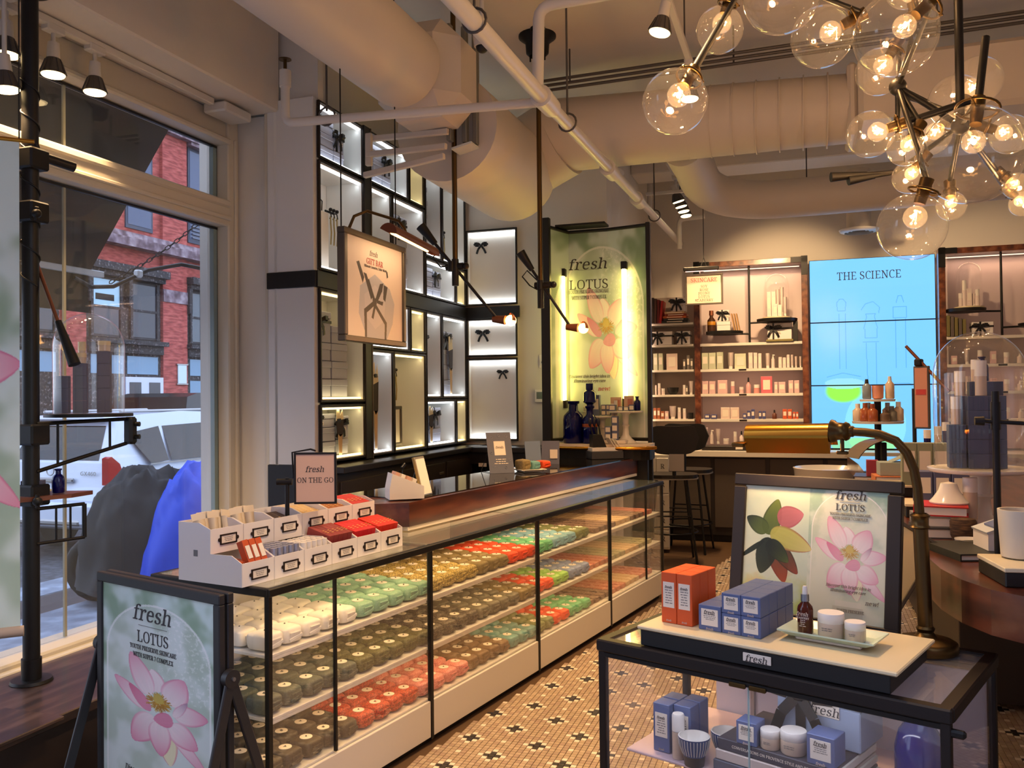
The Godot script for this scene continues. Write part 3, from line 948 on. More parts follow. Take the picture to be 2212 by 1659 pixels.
func ceiling_services() -> void:
	mat("spot_white", Color(0.80, 0.78, 0.74), 0.4)
	mat("spot_grey", Color(0.34, 0.32, 0.30), 0.4, 0.4)
	var dw: Material = mats["duct_white"]
	bumpy(dw, "duct", 0.008, 0.25, 3)
	var galv := mat("galvanised", Color(0.50, 0.50, 0.47), 0.45, 0.4)
	# supply duct along the gift wall
	var o := thing("air_duct", "large white round duct along the gift wall ending in a damper", "duct", Vector3(-2.10, 3.35, -1.3))
	var g := Geo.new()
	g.cyl(Vector3.ZERO, Vector3(0, 0, -3.05), 0.228, 0.228, 36)
	gpart(o, "barrel", g, dw)
	g = Geo.new()
	g.box(Vector3(0.04, 0.02, -3.30), Vector3(0.52, 0.56, 0.48), 0.12)
	gpart(o, "transition", g, dw)
	for x in [0.13, 0.20, 0.25]:
		bpart(o, "damper_flange", Vector3(x, 0.02, -3.42 - (x - 0.13)), Vector3(0.03, 0.70, 0.05), galv, 0.004)
	bpart(o, "damper_plate", Vector3(0.20, -0.36, -3.50), Vector3(0.13, 0.012, 0.16), mat("damper_bright", Color(0.82, 0.84, 0.80), 0.3), 0.0, Vector3(0, 0, 12))
	for k in 3:
		bpart(o, "support_strap", Vector3(-0.14, -0.27 - k * 0.10, -3.40 + k * 0.03), Vector3(0.56, 0.035, 0.03), dw, 0.004, Vector3(0, -6, [-3.0, -2.0, 5.0][k]))
	bpart(o, "support_strap", Vector3(-0.40, -0.33, -3.40), Vector3(0.04, 0.20, 0.03), dw, 0.004)
	# lower section with its elbow towards the column
	o = thing("air_duct", "fat white duct with a rounded elbow beside the gift cabinets", "duct", Vector3(-2.05, 3.15, -4.85))
	g = Geo.new()
	g.cyl(Vector3(0, 0, 0), Vector3(0, 0, -1.2), 0.33, 0.34, 36)
	g.ball(Vector3(0, 0.0, -1.2), 0.34, 32, 18)
	gpart(o, "barrel", g, dw)
	gpart(o, "elbow", elbow(bend(Vector3(0, 0, -1.15), Vector3(0.02, 0.10, -1.30), Vector3(0.40, 0.24, -1.22)), 0.29), dw)
	# cross duct
	o = thing("air_duct", "wide white ribbed duct crossing the shop below the ceiling", "duct", Vector3(-1.75, 3.40, -6.05))
	g = Geo.new()
	g.cyl(Vector3.ZERO, Vector3(2.05, -0.035, 0.0), 0.262, 0.222, 36)
	gpart(o, "barrel", g, dw)
	duct_ribs(o, Vector3(0.05, 0, 0), Vector3(2.0, -0.035, 0), 0.24, 13)
	bpart(o, "end_flange", Vector3(2.07, -0.035, 0), Vector3(0.06, 0.46, 0.46), dw, 0.02)
	g = Geo.new()
	g.box(Vector3(2.85, 0.0, 0.05), Vector3(1.5, 0.40, 0.5), 0.03)
	gpart(o, "rectangular_section", g, dw)
	# drop and rear duct
	o = thing("air_duct", "white duct dropping down and running along the rear ceiling", "duct", Vector3(-0.78, 3.25, -6.3))
	g = elbow([Vector3(-0.02, 0.05, 0.0), Vector3(0.02, -0.02, -0.35)] + bend(Vector3(0.03, -0.06, -0.5), Vector3(0.06, -0.16, -0.95), Vector3(0.55, -0.16, -1.05)) + [Vector3(0.9, -0.16, -1.05), Vector3(2.6, -0.14, -1.05)], 0.155)
	gpart(o, "barrel", g, dw)
	# rear bulkhead with a round diffuser
	o = struct("beam_rear")
	bx(o, "bulkhead", -1.55, 2.55, 3.62, 3.9, -8.2, -8.6, "ceiling_paint", 0.01)
	o = thing("ceiling_diffuser", "round white air diffuser above the blue screens", "vent", Vector3(0.52, 3.02, -8.8))
	for k in 3:
		turned(o, "ring", [Vector2(0.13 - k * 0.035, 0.0), Vector2(0.17 - k * 0.035, 0.012), Vector2(0.18 - k * 0.035, 0.03), Vector2(0.15 - k * 0.035, 0.03), Vector2(0.13 - k * 0.035, 0.0)], mats["pipe_white"], Vector3(0, k * 0.008, 0), 28)
	turned(o, "neck", [Vector2(0.11, 0.03), Vector2(0.11, 0.60)], mats["duct_white"], Vector3.ZERO, 24)
	# sprinkler line
	var pw: Material = mats["pipe_white"]
	o = thing("sprinkler_pipe", "white sprinkler pipe running back under the ceiling with a side branch", "pipe", Vector3(-1.23, 3.01, -4.23))
	pipe(o, "main_run", [Vector3(0, -0.02, 2.9), Vector3(0, 0, 0)], 0.038, pw, 16)
	pipe(o, "main_run", [Vector3(0, 0, 0), Vector3(0.01, 0.045, -2.6)], 0.034, pw, 16)
	pipe(o, "main_run", [Vector3(0.01, 0.045, -2.6), Vector3(0.02, 0.086, -4.95)], 0.030, pw, 16)
	for z in [0.0, -1.55, -2.6]:
		var c := Geo.new()
		c.cyl(Vector3(0, 0.0 - z * 0.017, z + 0.10), Vector3(0, 0.0 - z * 0.017, z - 0.10), 0.055, 0.05, 18)
		gpart(o, "coupling", c, pw)
	var b := Vector3(-1.44, 0.0, 0.17)
	pipe(o, "branch", [Vector3.ZERO, b + Vector3(0.05, 0, 0)] + bend(b + Vector3(0.05, 0, 0), b, b + Vector3(0, 0.06, 0), 4) + [b + Vector3(0, 0.28, 0)], 0.024, pw, 14)
	bar(o, "branch_collar", b + Vector3(0, 0.20, 0), b + Vector3(0, 0.29, 0), 0.032, pw, 14)
	bar(o, "upright_head", b + Vector3(0, 0.29, 0), b + Vector3(0, 0.36, 0), 0.010, mats["brass_dark"])
	part(o, "deflector", cm(0.035, 0.035, 0.004, 14), mats["brass_dark"], b + Vector3(0, 0.35, 0))
	pipe(o, "riser", [Vector3(-0.04, 0.02, 0.02), Vector3(-0.03, 0.40, 0.02)] + bend(Vector3(-0.03, 0.42, 0.02), Vector3(-0.03, 0.49, 0.02), Vector3(0.06, 0.49, 0.02), 4) + [Vector3(0.80, 0.50, 0.02)], 0.030, pw, 14)
	for q in [Vector3(0, 0, 1.02), Vector3(0.0, 0.02, -0.42), Vector3(0.015, 0.06, -3.3), Vector3(-1.20, 0.02, 0.14)]:
		bar(o, "hanger_rod", q + Vector3(0, 0.03, 0), q + Vector3(0, 0.89, 0), 0.006, mats["spot_grey"])
		var yoke := ring_geo(0.05, 0.006, 14)
		gpart(o, "hanger_ring", yoke, mats["spot_grey"], q, Vector3(90, 0, 0))
	# sprinkler rose on the ceiling, camera dome
	o = thing("ceiling_fitting", "black round fitting on the ceiling behind the white riser pipe", "fitting", Vector3(-1.645, 3.9, -5.46))
	turned(o, "rose", [Vector2(0.055, -0.14), Vector2(0.075, -0.12), Vector2(0.080, -0.05), Vector2(0.125, -0.015), Vector2(0.125, 0.0)], mats["black_metal"], Vector3.ZERO, 24)
	for s in [-1, 1]:
		bar(o, "prong", Vector3(s * 0.05, -0.17, 0), Vector3(s * 0.05, -0.12, 0), 0.006, mats["black_metal"])
	o = thing("security_camera", "small white dome security camera beside the damper", "camera", Vector3(-1.66, 3.47, -4.45))
	part(o, "housing", cm(0.045, 0.052, 0.06, 20), mats["pipe_white"], Vector3(0, -0.03, 0))
	g = Geo.new()
	g.ball(Vector3(0, -0.03, 0), 0.036, 18, 12)
	gpart(o, "dome", g, mats["black_paint"])
	bar(o, "mount", Vector3(0, 0.03, 0), Vector3(0, 0.43, 0), 0.012, mats["pipe_white"])
	o = thing("cable_conduit", "dark cable conduits clipped along the front of the cross duct", "conduit", Vector3(-1.8, 3.66, -5.75))
	for k in 3:
		pipe(o, "conduit", [Vector3(0, -0.03 + k * 0.03, k * 0.012), Vector3(0.8, -0.02 + k * 0.03, k * 0.012), Vector3(2.2, 0.0 + k * 0.03, k * 0.012), Vector3(3.6, 0.02 + k * 0.03, 0.0)], 0.011, mats["spot_grey"], 8)
	for x in [0.3, 1.4, 2.6]:
		bar(o, "clip_rod", Vector3(x, 0.0, 0), Vector3(x, 0.24, 0), 0.006, mats["spot_grey"])
	# tracks and spotlights
	o = thing("light_track", "white light track fixed along the window head", "light", Vector3(-3.30, 3.265, -1.2))
	bpart(o, "track", Vector3(0, 0, -1.55), Vector3(0.04, 0.04, 3.0), mats["pipe_white"], 0.004)
	bpart(o, "feed_box", Vector3(0.0, -0.02, -3.2), Vector3(0.16, 0.06, 0.26), mats["pipe_white"], 0.01)
	for z in [-3.36, -3.11, -2.86]:
		spot_head(Vector3(-3.30, 3.12, z), Vector3(-3.28, 0.3, z + 0.05), "window track spotlights", "lit white track spotlight hanging in the window beside the black pole", 3.0, true, 45.0)
	spot_head(Vector3(-3.22, 2.93, -2.78), Vector3(-3.0, 0.3, -2.9), "window track spotlights", "lit white track spotlight hanging in the window beside the black pole", 2.0, true, 45.0, 0.30)
	o = thing("light_track", "white ceiling light track over the aisle", "light", Vector3(-0.62, 3.50, -1.4))
	bpart(o, "track", Vector3(0, 0, -2.0), Vector3(0.036, 0.03, 4.0), mats["pipe_white"], 0.004)
	for z in [-0.3, -1.9, -3.6]:
		bar(o, "hanger_rod", Vector3(0, 0.01, z), Vector3(0, 0.4, z), 0.005, mats["spot_grey"])
	spot_head(Vector3(-0.62, 3.36, -4.2), Vector3(-1.15, 0.9, -4.0), "aisle track spotlights", "grey spotlight on the aisle track tilted down, left of the globes", 9.0)
	spot_head(Vector3(-0.62, 3.36, -2.3), Vector3(-1.5, 0.9, -3.2), "aisle track spotlights over the soap case", "spotlight on the aisle track aimed at the soap case", 9.0)
	spot_head(Vector3(-0.62, 3.36, -3.0), Vector3(0.1, 0.9, -2.6), "aisle track spotlights over the front table", "spotlight on the aisle track aimed at the front table", 9.0)
	spot_head(Vector3(-0.62, 3.36, -5.2), Vector3(-0.6, 0.0, -5.0), "aisle track spotlights over the floor", "spotlight on the aisle track aimed at the floor", 14.0, true, 50.0)
	o = thing("light_track", "grey ceiling light track above the rear shelves", "light", Vector3(-0.70, 3.28, -7.6))
	bpart(o, "track", Vector3(0.5, 0, 0), Vector3(2.2, 0.025, 0.035), mats["spot_white"], 0.004)
	for x in [-0.3, 0.75, 1.5]:
		bar(o, "hanger_rod", Vector3(x, 0.01, 0), Vector3(x, 0.62, 0), 0.005, mats["spot_grey"])
	for x in [[-0.39, -0.75, 1.9], [-0.27, -0.2, 2.4], [0.13, 1.6, 2.2]]:
		spot_head(Vector3(x[0], 3.15, -7.6), Vector3(x[1], x[2], -9.2), "rear track spotlights", "small white spotlight on the rear track aimed at the shelves", 6.0, false, 34.0, 0.09)
	o = thing("light_track", "short light track on the rear side wall beyond the pipe", "light", Vector3(-1.06, 3.46, -8.0))
	bpart(o, "track", Vector3(0, 0.0, 0.1), Vector3(0.035, 0.025, 1.2), mats["spot_white"], 0.004)
	bar(o, "hanger_rod", Vector3(0, 0.01, 0.3), Vector3(0, 0.44, 0.3), 0.005, mats["spot_grey"])
	for k in 4:
		spot_head(Vector3(-1.06, 3.32, -7.75 - k * 0.22), Vector3(-0.3 - k * 0.15, 0.4, -8.2), "rear side spotlights", "lit dark spotlight in the short row above the rear shelves", 4.0, true, 40.0)
	# rear corner pipework
	o = thing("corner_pipe", "white pipe bends in the rear corner above the shelves", "pipe", Vector3(-1.45, 3.4, -8.7))
	pipe(o, "pipe", [Vector3(0, -0.15, 0), Vector3(0, 0.35, 0)] + bend(Vector3(0, 0.38, 0), Vector3(0, 0.45, 0), Vector3(0.08, 0.45, 0), 4) + [Vector3(0.4, 0.45, 0)], 0.026, mats["pipe_white"], 12)
	pipe(o, "pipe", [Vector3(0.30, -0.45, 0.05), Vector3(0.30, -0.22, 0.05)] + bend(Vector3(0.30, -0.20, 0.05), Vector3(0.30, -0.15, 0.05), Vector3(0.36, -0.15, 0.05), 4) + [Vector3(0.55, -0.14, 0.05)], 0.024, mats["pipe_white"], 12)
	swing_lamp("swing_arm_lamp", "black swing-arm lamp on the rod beside the gift bar sign", Vector3(-1.978, 0, -4.80), 2.19, Vector3(-0.19, 2.52, 0.05), Vector3(0.235, 1.965, -0.09))
	swing_lamp("swing_arm_lamp", "black swing-arm lamp on the rod in front of the lotus display", Vector3(-1.608, 0, -5.35), 2.09, Vector3(-0.115, 2.42, 0.03), Vector3(0.18, 1.945, -0.07))

func swing_lamp(called: String, label: String, at: Vector3, low: float, grip: Vector3, tip: Vector3) -> void:
	var bk: Material = mats["black_metal"]
	var o := thing(called, label, "lamp", at)
	bar(o, "rod", Vector3(0, low, 0), Vector3(0, 3.9, 0), 0.016, mats["brass_dark"], 10)
	part(o, "ceiling_plate", cm(0.05, 0.05, 0.02), bk, Vector3(0, 3.88, 0))
	bar(o, "rod_sleeve", Vector3(0, low - 0.02, 0), Vector3(0, low + 0.14, 0), 0.021, bk, 10)
	var d := (tip - grip).normalized()
	bar(o, "arm", grip, tip, 0.0095, bk, 8)
	var g := Geo.new()
	g.cyl(grip - d * 0.02, grip + d * 0.12, 0.032, 0.018, 12)
	gpart(o, "counterweight", g, bk)
	var pivot := grip.lerp(tip, 0.42)
	g = Geo.new()
	g.cyl(pivot - Vector3(0.05, 0, 0), pivot + Vector3(0.06, 0, 0), 0.022, 0.022, 12)
	g.ball(pivot + Vector3(0.075, 0.0, 0.0), 0.022, 10, 6)
	g.cyl(pivot + Vector3(-0.01, -0.03, 0.02), pivot + Vector3(-0.01, 0.03, 0.02), 0.02, 0.02, 10)
	gpart(o, "clamp", g, bk)
	pipe(o, "flex", [Vector3(0, low + 0.16, 0.01), Vector3(-0.02, low + 0.10, 0.02), pivot + Vector3(-0.08, 0.0, 0.02), pivot + Vector3(-0.13, 0.06, 0.02), pivot + Vector3(-0.10, 0.10, 0.01), pivot + Vector3(-0.03, 0.03, 0.01)], 0.005, bk, 6)
	# socket, bulb and half shade
	var e := Vector3(1, -0.12, 0).normalized()
	g = Geo.new()
	g.cyl(tip - e * 0.03, tip + e * 0.05, 0.020, 0.028, 14)
	gpart(o, "socket", g, mats["copper_old"])
	g = Geo.new()
	g.ball(tip + e * 0.085, 0.034, 16, 10)
	gpart(o, "bulb", g, glow("amber_bulb", Color(1.0, 0.72, 0.38), 7.0))
	omni(tip + e * 0.085, Color(1.0, 0.62, 0.30), 0.35, 0.03, "bulb_light", o)
	g = Geo.new()
	for i in 9:
		for j in 5:
			var q := []
			for k in [[i, j], [i + 1, j], [i + 1, j + 1], [i, j + 1]]:
				var a: float = PI * k[0] / 9.0
				var b: float = PI * 0.5 * k[1] / 5.0 + 0.1
				q.append(Vector3(cos(a) * sin(b), sin(a) * sin(b) * 0.9, cos(b)))
			var f := func(p: Vector3) -> Vector3: return tip + e * (0.05 + p.x * 0.03) + e * (0.035 + p.z * 0.03) + Vector3(0, p.y * 0.052, 0) + Vector3(0, 0, p.x * 0.052)
			for k in [[0, 1, 2], [0, 2, 3]]:
				g.tri(f.call(q[k[0]]), f.call(q[k[1]]), f.call(q[k[2]]), q[k[0]], q[k[1]], q[k[2]])
	gpart(o, "half_shade", g, mats["copper_old"])

func loc(at: Vector3, turn: float, v: Vector3) -> Vector3:
	return at + Basis(Vector3.UP, deg_to_rad(turn)) * v

func strap(g: Geo, a: Vector3, b: Vector3, w: float, up := Vector3(0, 0, 1)) -> void:      # flat ribbon piece from a to b
	var d := (b - a)
	var x := d.normalized()
	var z := (up - x * up.dot(x)).normalized()
	g.box((a + b) / 2, Vector3(d.length(), w, 0.003), 0.0, Basis(x, z.cross(x), z))

func bow_mesh(s: float) -> Mesh:
	var key := "bow%.3f" % s
	if not meshes.has(key):
		var g := Geo.new()
		var w := s * 0.34
		for e in [-1.0, 1.0]:
			var p := [Vector3(0, 0, 0.006), Vector3(e * 0.45, 0.30, 0.35) * s, Vector3(e * 0.95, 0.28, 0.30) * s, Vector3(e * 0.90, 0.05, 0.12) * s, Vector3(e * 0.35, -0.02, 0.06) * s]
			for i in 4:
				strap(g, p[i], p[i + 1], w)
			strap(g, Vector3(0, 0, 0.008), Vector3(e * 0.45, -0.55, 0.18) * s, w * 0.85)
			strap(g, Vector3(e * 0.45, -0.55, 0.18) * s, Vector3(e * 0.70, -1.15, 0.08) * s, w * 0.85)
		g.box(Vector3(0, 0, 0.008), Vector3(s * 0.30, s * 0.34, 0.02), 0.005)
		meshes[key] = g.mesh()
	return meshes[key]

func gift_box(at: Vector3, turn: float, size: Vector3, ribbon: int, label: String, group: String, m := "gift_lavender") -> Node3D:      # at: middle of the underside, +z to the front
	var o := thing("gift_box", label, "box", at, turn, group)
	var lid := minf(size.y * 0.4, 0.045)
	bpart(o, "box_body", Vector3(0, (size.y - lid) / 2, 0), Vector3(size.x - 0.008, size.y - lid, size.z - 0.008), mats[m], 0.002)
	bpart(o, "lid", Vector3(0, size.y - lid / 2 - 0.001, 0), Vector3(size.x, lid - 0.003, size.z), mats[m], 0.003)
	if ribbon > 0:
		var rb: Material = mats["ribbon_black"]
		var z := size.z / 2 + 0.001
		var bxs := -size.x * (0.12 if ribbon == 1 else 0.25)
		bpart(o, "ribbon_band", Vector3(0, size.y * 0.66, 0), Vector3(size.x + 0.003, 0.017, size.z + 0.003), rb)
		bpart(o, "ribbon_band", Vector3(bxs, size.y / 2, 0), Vector3(0.017, size.y + 0.002, size.z + 0.003), rb)
		part(o, "bow", bow_mesh(minf(0.075, size.y * 0.5)), rb, Vector3(bxs, size.y * 0.66, z))
		bpart(o, "name_tag", Vector3(bxs + 0.05, size.y * 0.42, z), Vector3(0.045, 0.022, 0.002), mats["label_cream"])
		lettering(o, "fresh", Vector3(bxs + 0.05, size.y * 0.42 - 0.002, z + 0.001), 0.014, mats["ink"], "serif", 0.2)
	return o

func led(parent: Node, at: Vector3, turn: float, w: float, top: bool, warm: bool, e: float) -> void:      # strip along local x, just behind the cell's front edge
	var m := glow("led_warm", Color(1.0, 0.90, 0.62), 2.2) if warm else glow("led_cool", Color(0.95, 0.97, 1.0), 2.4)
	bpart(parent, "light_strip", at, Vector3(w, 0.012, 0.016), m, 0.003)

func gift_unit(label: String, at: Vector3, turn: float, w: float, y0: float, y1: float, deep: float, cells: Array) -> void:
	var o := thing("gift_cabinet", label, "cabinet", at, turn)
	var fr := mat("cell_frame_dark", Color(0.13, 0.105, 0.09), 0.4, 0.3)
	var lining: Material = mats["cell_white"]
	bpart(o, "back_panel", Vector3(w / 2, (y0 + y1) / 2, -deep - 0.012), Vector3(w, y1 - y0, 0.02), lining)
	for c in cells:
		var x0: float = c[0]
		var x1: float = c[1]
		var a: float = c[2]
		var b: float = c[3]
		var mid := Vector3((x0 + x1) / 2, (a + b) / 2, 0)
		var g := Geo.new()
		for s in [-1.0, 1.0]:
			g.box(mid + Vector3(s * ((x1 - x0) / 2 - 0.004), 0, -deep / 2), Vector3(0.008, b - a, deep))
			g.box(mid + Vector3(0, s * ((b - a) / 2 - 0.004), -deep / 2), Vector3(x1 - x0 - 0.016, 0.008, deep))
		gpart(o, "cell_lining", g, lining)
		g = Geo.new()
		for s in [-1.0, 1.0]:
			g.box(mid + Vector3(s * ((x1 - x0) / 2 + 0.004), 0, 0.004), Vector3(0.014, b - a + 0.022, 0.02), 0.002)
			g.box(mid + Vector3(0, s * ((b - a) / 2 + 0.004), 0.004), Vector3(x1 - x0 - 0.006, 0.014, 0.02), 0.002)
		gpart(o, "cell_frame", g, fr)
		var warm: bool = c[4] == 1
		var col := Color(1.0, 0.90, 0.66) if warm else COOL
		var e := 0.034 * (x1 - x0) / 0.5
		led(o, Vector3(mid.x, b - 0.016, -0.02), turn, x1 - x0 - 0.024, true, warm, e)
		led(o, Vector3(mid.x, a + 0.016, -0.02), turn, x1 - x0 - 0.024, false, warm, e)
		var side := Basis(Vector3.UP, deg_to_rad(turn)) * Vector3(0, 0, 1)
		var pt := loc(at, turn, Vector3(mid.x, b - 0.026, -0.025))
		area(pt, pt + Vector3(0, -1, 0) - side * 0.5, x1 - x0 - 0.03, 0.012, col, e, side)
		pt = loc(at, turn, Vector3(mid.x, a + 0.026, -0.025))
		area(pt, pt + Vector3(0, 1, 0) - side * 0.5, x1 - x0 - 0.03, 0.012, col, e, side)

func box_column(at: Vector3, turn: float, x: float, w: float, y: float, heights: Array, d: float, ribbon: int, label: String, group: String) -> void:
	var yy := y
	for i in heights.size():
		var top: bool = i == heights.size() - 1
		var r := ribbon if top else 0
		gift_box(loc(at, turn, Vector3(x + (0.002 if i % 2 else -0.002), yy, -0.05 - d / 2)), turn, Vector3(w, heights[i] - 0.001, d), r, label.replace("pale lavender", "black-ribboned") if r else label, group + (" with ribbons" if r else ""))
		yy += heights[i]

func hooks(at: Vector3, turn: float, v: Vector3, n: int, label: String) -> void:
	var o := thing("ribbon_hook", label, "hook", loc(at, turn, v), turn)
	bpart(o, "hook_rail", Vector3(0, 0, -0.01), Vector3(0.04 * n, 0.014, 0.01), mats["black_metal"], 0.003)
	for i in n:
		var x := (i - (n - 1) / 2.0) * 0.04
		var g := Geo.new()
		g.ball(Vector3(x, 0.008, 0.02), 0.013, 10, 6)
		g.tube([Vector3(x, 0, 0), Vector3(x, -0.01, 0.02), Vector3(x, -0.04, 0.025), Vector3(x, -0.05, 0.012)], 0.004, 6)
		gpart(o, "hook", g, mats["black_metal"])
		g = Geo.new()
		g.tube([Vector3(x, -0.035, 0.02), Vector3(x - 0.006, -0.08, 0.024), Vector3(x + 0.006, -0.14, 0.022), Vector3(x, -0.22, 0.02)], 0.005, 5)
		gpart(o, "hanging_ribbon", g, mat("ribbon_straw", Color(0.62, 0.55, 0.34), 0.6))

func ribbon_figure(at: Vector3, turn: float, v: Vector3, h: float, label: String) -> void:      # long cut-paper figure in a dark top hanging in front of the boxes
	var o := thing("paper_figure", label, "decoration", loc(at, turn, v), turn)
	var dress := Geo.new()
	dress.prism(PackedVector2Array([Vector2(-0.045, h * 0.74), Vector2(0.045, h * 0.78), Vector2(0.035, h * 0.45), Vector2(0.0, h * 0.40), Vector2(-0.035, h * 0.48)]), 0, 0.004)
	gpart(o, "dark_dress", dress, mat("figure_brown", Color(0.20, 0.16, 0.16), 0.7))
	var skirt := Geo.new()
	skirt.prism(PackedVector2Array([Vector2(-0.025, h * 0.45), Vector2(0.028, h * 0.45), Vector2(0.02, 0), Vector2(-0.012, 0)]), 0.001, 0.004)
	gpart(o, "pale_skirt", skirt, mat("figure_beige", Color(0.78, 0.66, 0.50), 0.7))
	var top := Geo.new()
	top.prism(PackedVector2Array([Vector2(-0.04, h * 0.98), Vector2(-0.01, h), Vector2(0.0, h * 0.85), Vector2(0.03, h * 0.98), Vector2(0.045, h * 0.78), Vector2(-0.045, h * 0.74)]), 0, 0.003)
	gpart(o, "pale_shoulders", top, mat("figure_cream", Color(0.86, 0.80, 0.66), 0.7))

func gift_wall() -> void:
	# white pilaster between the window and the cabinets
	var p := struct("column_pilaster")
	bx(p, "upper_panel", -3.16, -2.83, 2.285, 3.36, -4.60, -4.66, "white_lacquer", 0.003)
	bx(p, "lower_panel", -3.16, -2.83, 1.09, 2.185, -4.60, -4.66, "white_lacquer", 0.003)
	bx(p, "dark_band", -3.165, -2.812, 2.185, 2.285, -4.592, -4.66, "band_black", 0.002)
	bx(p, "dark_base", -3.165, -2.812, 0.0, 1.09, -4.592, -4.66, "band_black", 0.002)
	bx(p, "edge_strip", -3.182, -3.162, 0.0, 3.36, -4.605, -4.66, "trim_paint")
	var at := Vector3(-2.82, 0, -4.6)
	gift_unit("narrow lit gift cabinet beside the white pilaster", at, 90.0, 0.64, 1.09, 3.36, 0.27, [[0.045, 0.595, 1.11, 1.450, 1], [0.045, 0.595, 1.485, 2.170, 1], [0.045, 0.595, 2.305, 2.965, 0], [0.045, 0.595, 3.0, 3.335, 0]])
	gift_unit("wide lit gift cabinet of uneven cells along the wall", at + Vector3(0, 0, -0.69), 90.0, 1.79, 1.09, 3.36, 0.27, [
		[0.02, 0.61, 3.0, 3.335, 0], [0.645, 0.895, 3.0, 3.335, 1], [0.02, 0.32, 2.305, 2.965, 0], [0.355, 0.895, 2.305, 2.965, 0],
		[0.93, 1.24, 2.63, 3.335, 0], [1.27, 1.76, 2.63, 3.335, 0], [0.93, 1.53, 2.305, 2.595, 0], [1.56, 1.76, 2.305, 2.595, 1],
		[0.02, 0.61, 1.855, 2.170, 0], [0.645, 0.895, 1.855, 2.170, 1], [0.02, 0.33, 1.11, 1.825, 0], [0.36, 0.895, 1.11, 1.825, 1],
		[0.93, 1.22, 1.50, 2.170, 0], [1.25, 1.76, 1.50, 2.170, 0], [0.93, 1.51, 1.11, 1.47, 0], [1.54, 1.76, 1.11, 1.47, 1]])
	var bat := Vector3(-2.815, 0, -7.075)
	gift_unit("lit gift cabinet of three cells facing the shop front", bat, 0.0, 0.49, 1.09, 3.0, 0.27, [[0.015, 0.470, 2.31, 2.955, 0], [0.015, 0.465, 1.860, 2.175, 0], [0.015, 0.465, 1.125, 1.825, 0]])
	# dark rails, band and base of the cabinets
	var t := thing("cabinet_band", "black horizontal band running round the gift cabinets", "trim", Vector3(-2.812, 2.235, -4.6))
	bpart(t, "band", Vector3(0.0, 0, -1.235), Vector3(0.016, 0.10, 2.47), mats["band_black"], 0.002)
	bpart(t, "band", Vector3(0.25, 0, -2.463), Vector3(0.50, 0.10, 0.016), mats["band_black"], 0.002)
	t = thing("cabinet_post", "dark upright post between the two gift cabinets", "trim", Vector3(-2.81, 1.09, -5.24))
	bpart(t, "post", Vector3(0.0, 1.13, 0), Vector3(0.02, 2.27, 0.085), mats["band_black"], 0.003)
	bpart(t, "post_edge", Vector3(0.002, 1.13, -0.05), Vector3(0.024, 2.27, 0.012), mats["bronze_frame"], 0.002)
	t = thing("low_cupboard", "dark panelled base cupboard under the gift cabinets", "cupboard", Vector3(-2.83, 0, -4.6))
	bpart(t, "carcass", Vector3(0.0, 0.52, -1.235), Vector3(0.30, 1.04, 2.47), mats["dark_wood"], 0.003)
	bpart(t, "ledge", Vector3(0.02, 1.062, -1.235), Vector3(0.36, 0.04, 2.47), mat("ledge_dark", Color(0.115, 0.095, 0.085), 0.35), 0.004)
	for k in 3:
		var d := bpart(t, "door", Vector3(0.155, 0.55, -0.42 - k * 0.82), Vector3(0.02, 0.88, 0.79), mats["dark_wood"], 0.004)
		bpart(d, "pull", Vector3(0.015, 0.36, -0.3), Vector3(0.012, 0.02, 0.08), mats["bronze_frame"], 0.003)
	t = thing("low_cupboard", "dark counter unit with an open shelf under the rear gift cabinet", "cupboard", Vector3(-2.65, 0, -7.04))
	bpart(t, "worktop", Vector3(0.32, 1.055, 0.12), Vector3(0.72, 0.045, 0.40), mats["ledge_dark"], 0.004)
	bpart(t, "apron", Vector3(0.32, 0.985, 0.28), Vector3(0.70, 0.10, 0.02), mats["ledge_dark"], 0.003)
	bpart(t, "side_panel", Vector3(-0.02, 0.50, 0.10), Vector3(0.03, 1.0, 0.34), mats["black_paint"])
	bpart(t, "side_panel", Vector3(0.66, 0.50, 0.10), Vector3(0.03, 1.0, 0.34), mats["black_paint"])
	bpart(t, "back_panel", Vector3(0.32, 0.50, -0.05), Vector3(0.66, 1.0, 0.02), mats["black_paint"])
	bpart(t, "price_tag", Vector3(0.10, 0.93, 0.295), Vector3(0.07, 0.03, 0.004), mats["label_cream"])
	# boxes: narrow cabinet
	var L := "pale lavender gift box "
	var G := "gift boxes "
	box_column(at, 90.0, 0.10, 0.09, 3.025, [0.10, 0.09, 0.10], 0.16, 1, L + "in the top cell of the narrow cabinet", G + "top narrow cell")
	box_column(at, 90.0, 0.235, 0.16, 3.025, [0.085, 0.085, 0.09], 0.18, 0, L + "in the top cell of the narrow cabinet", G + "top narrow cell")
	box_column(at, 90.0, 0.385, 0.13, 3.025, [0.09, 0.14], 0.16, 2, L + "in the top cell of the narrow cabinet", G + "top narrow cell")
	box_column(at, 90.0, 0.165, 0.20, 1.51, [0.115, 0.115, 0.115, 0.20], 0.18, 2, L + "in the tall warm cell", G + "tall warm cell")
	box_column(at, 90.0, 0.375, 0.205, 1.51, [0.115, 0.115, 0.115, 0.115], 0.18, 0, L + "in the tall warm cell", G + "tall warm cell")
	box_column(at, 90.0, 0.10, 0.08, 1.135, [0.08, 0.08, 0.11], 0.15, 1, L + "in the low warm cell", G + "low warm cell")
	box_column(at, 90.0, 0.23, 0.16, 1.135, [0.09, 0.09, 0.09], 0.17, 0, L + "in the low warm cell", G + "low warm cell")
	box_column(at, 90.0, 0.40, 0.16, 1.135, [0.10, 0.15], 0.17, 2, L + "in the low warm cell", G + "low warm cell")
	ribbon_figure(at, 90.0, Vector3(0.33, 1.13, -0.03), 0.30, "cut paper figure with a dark dress in the low warm cell")
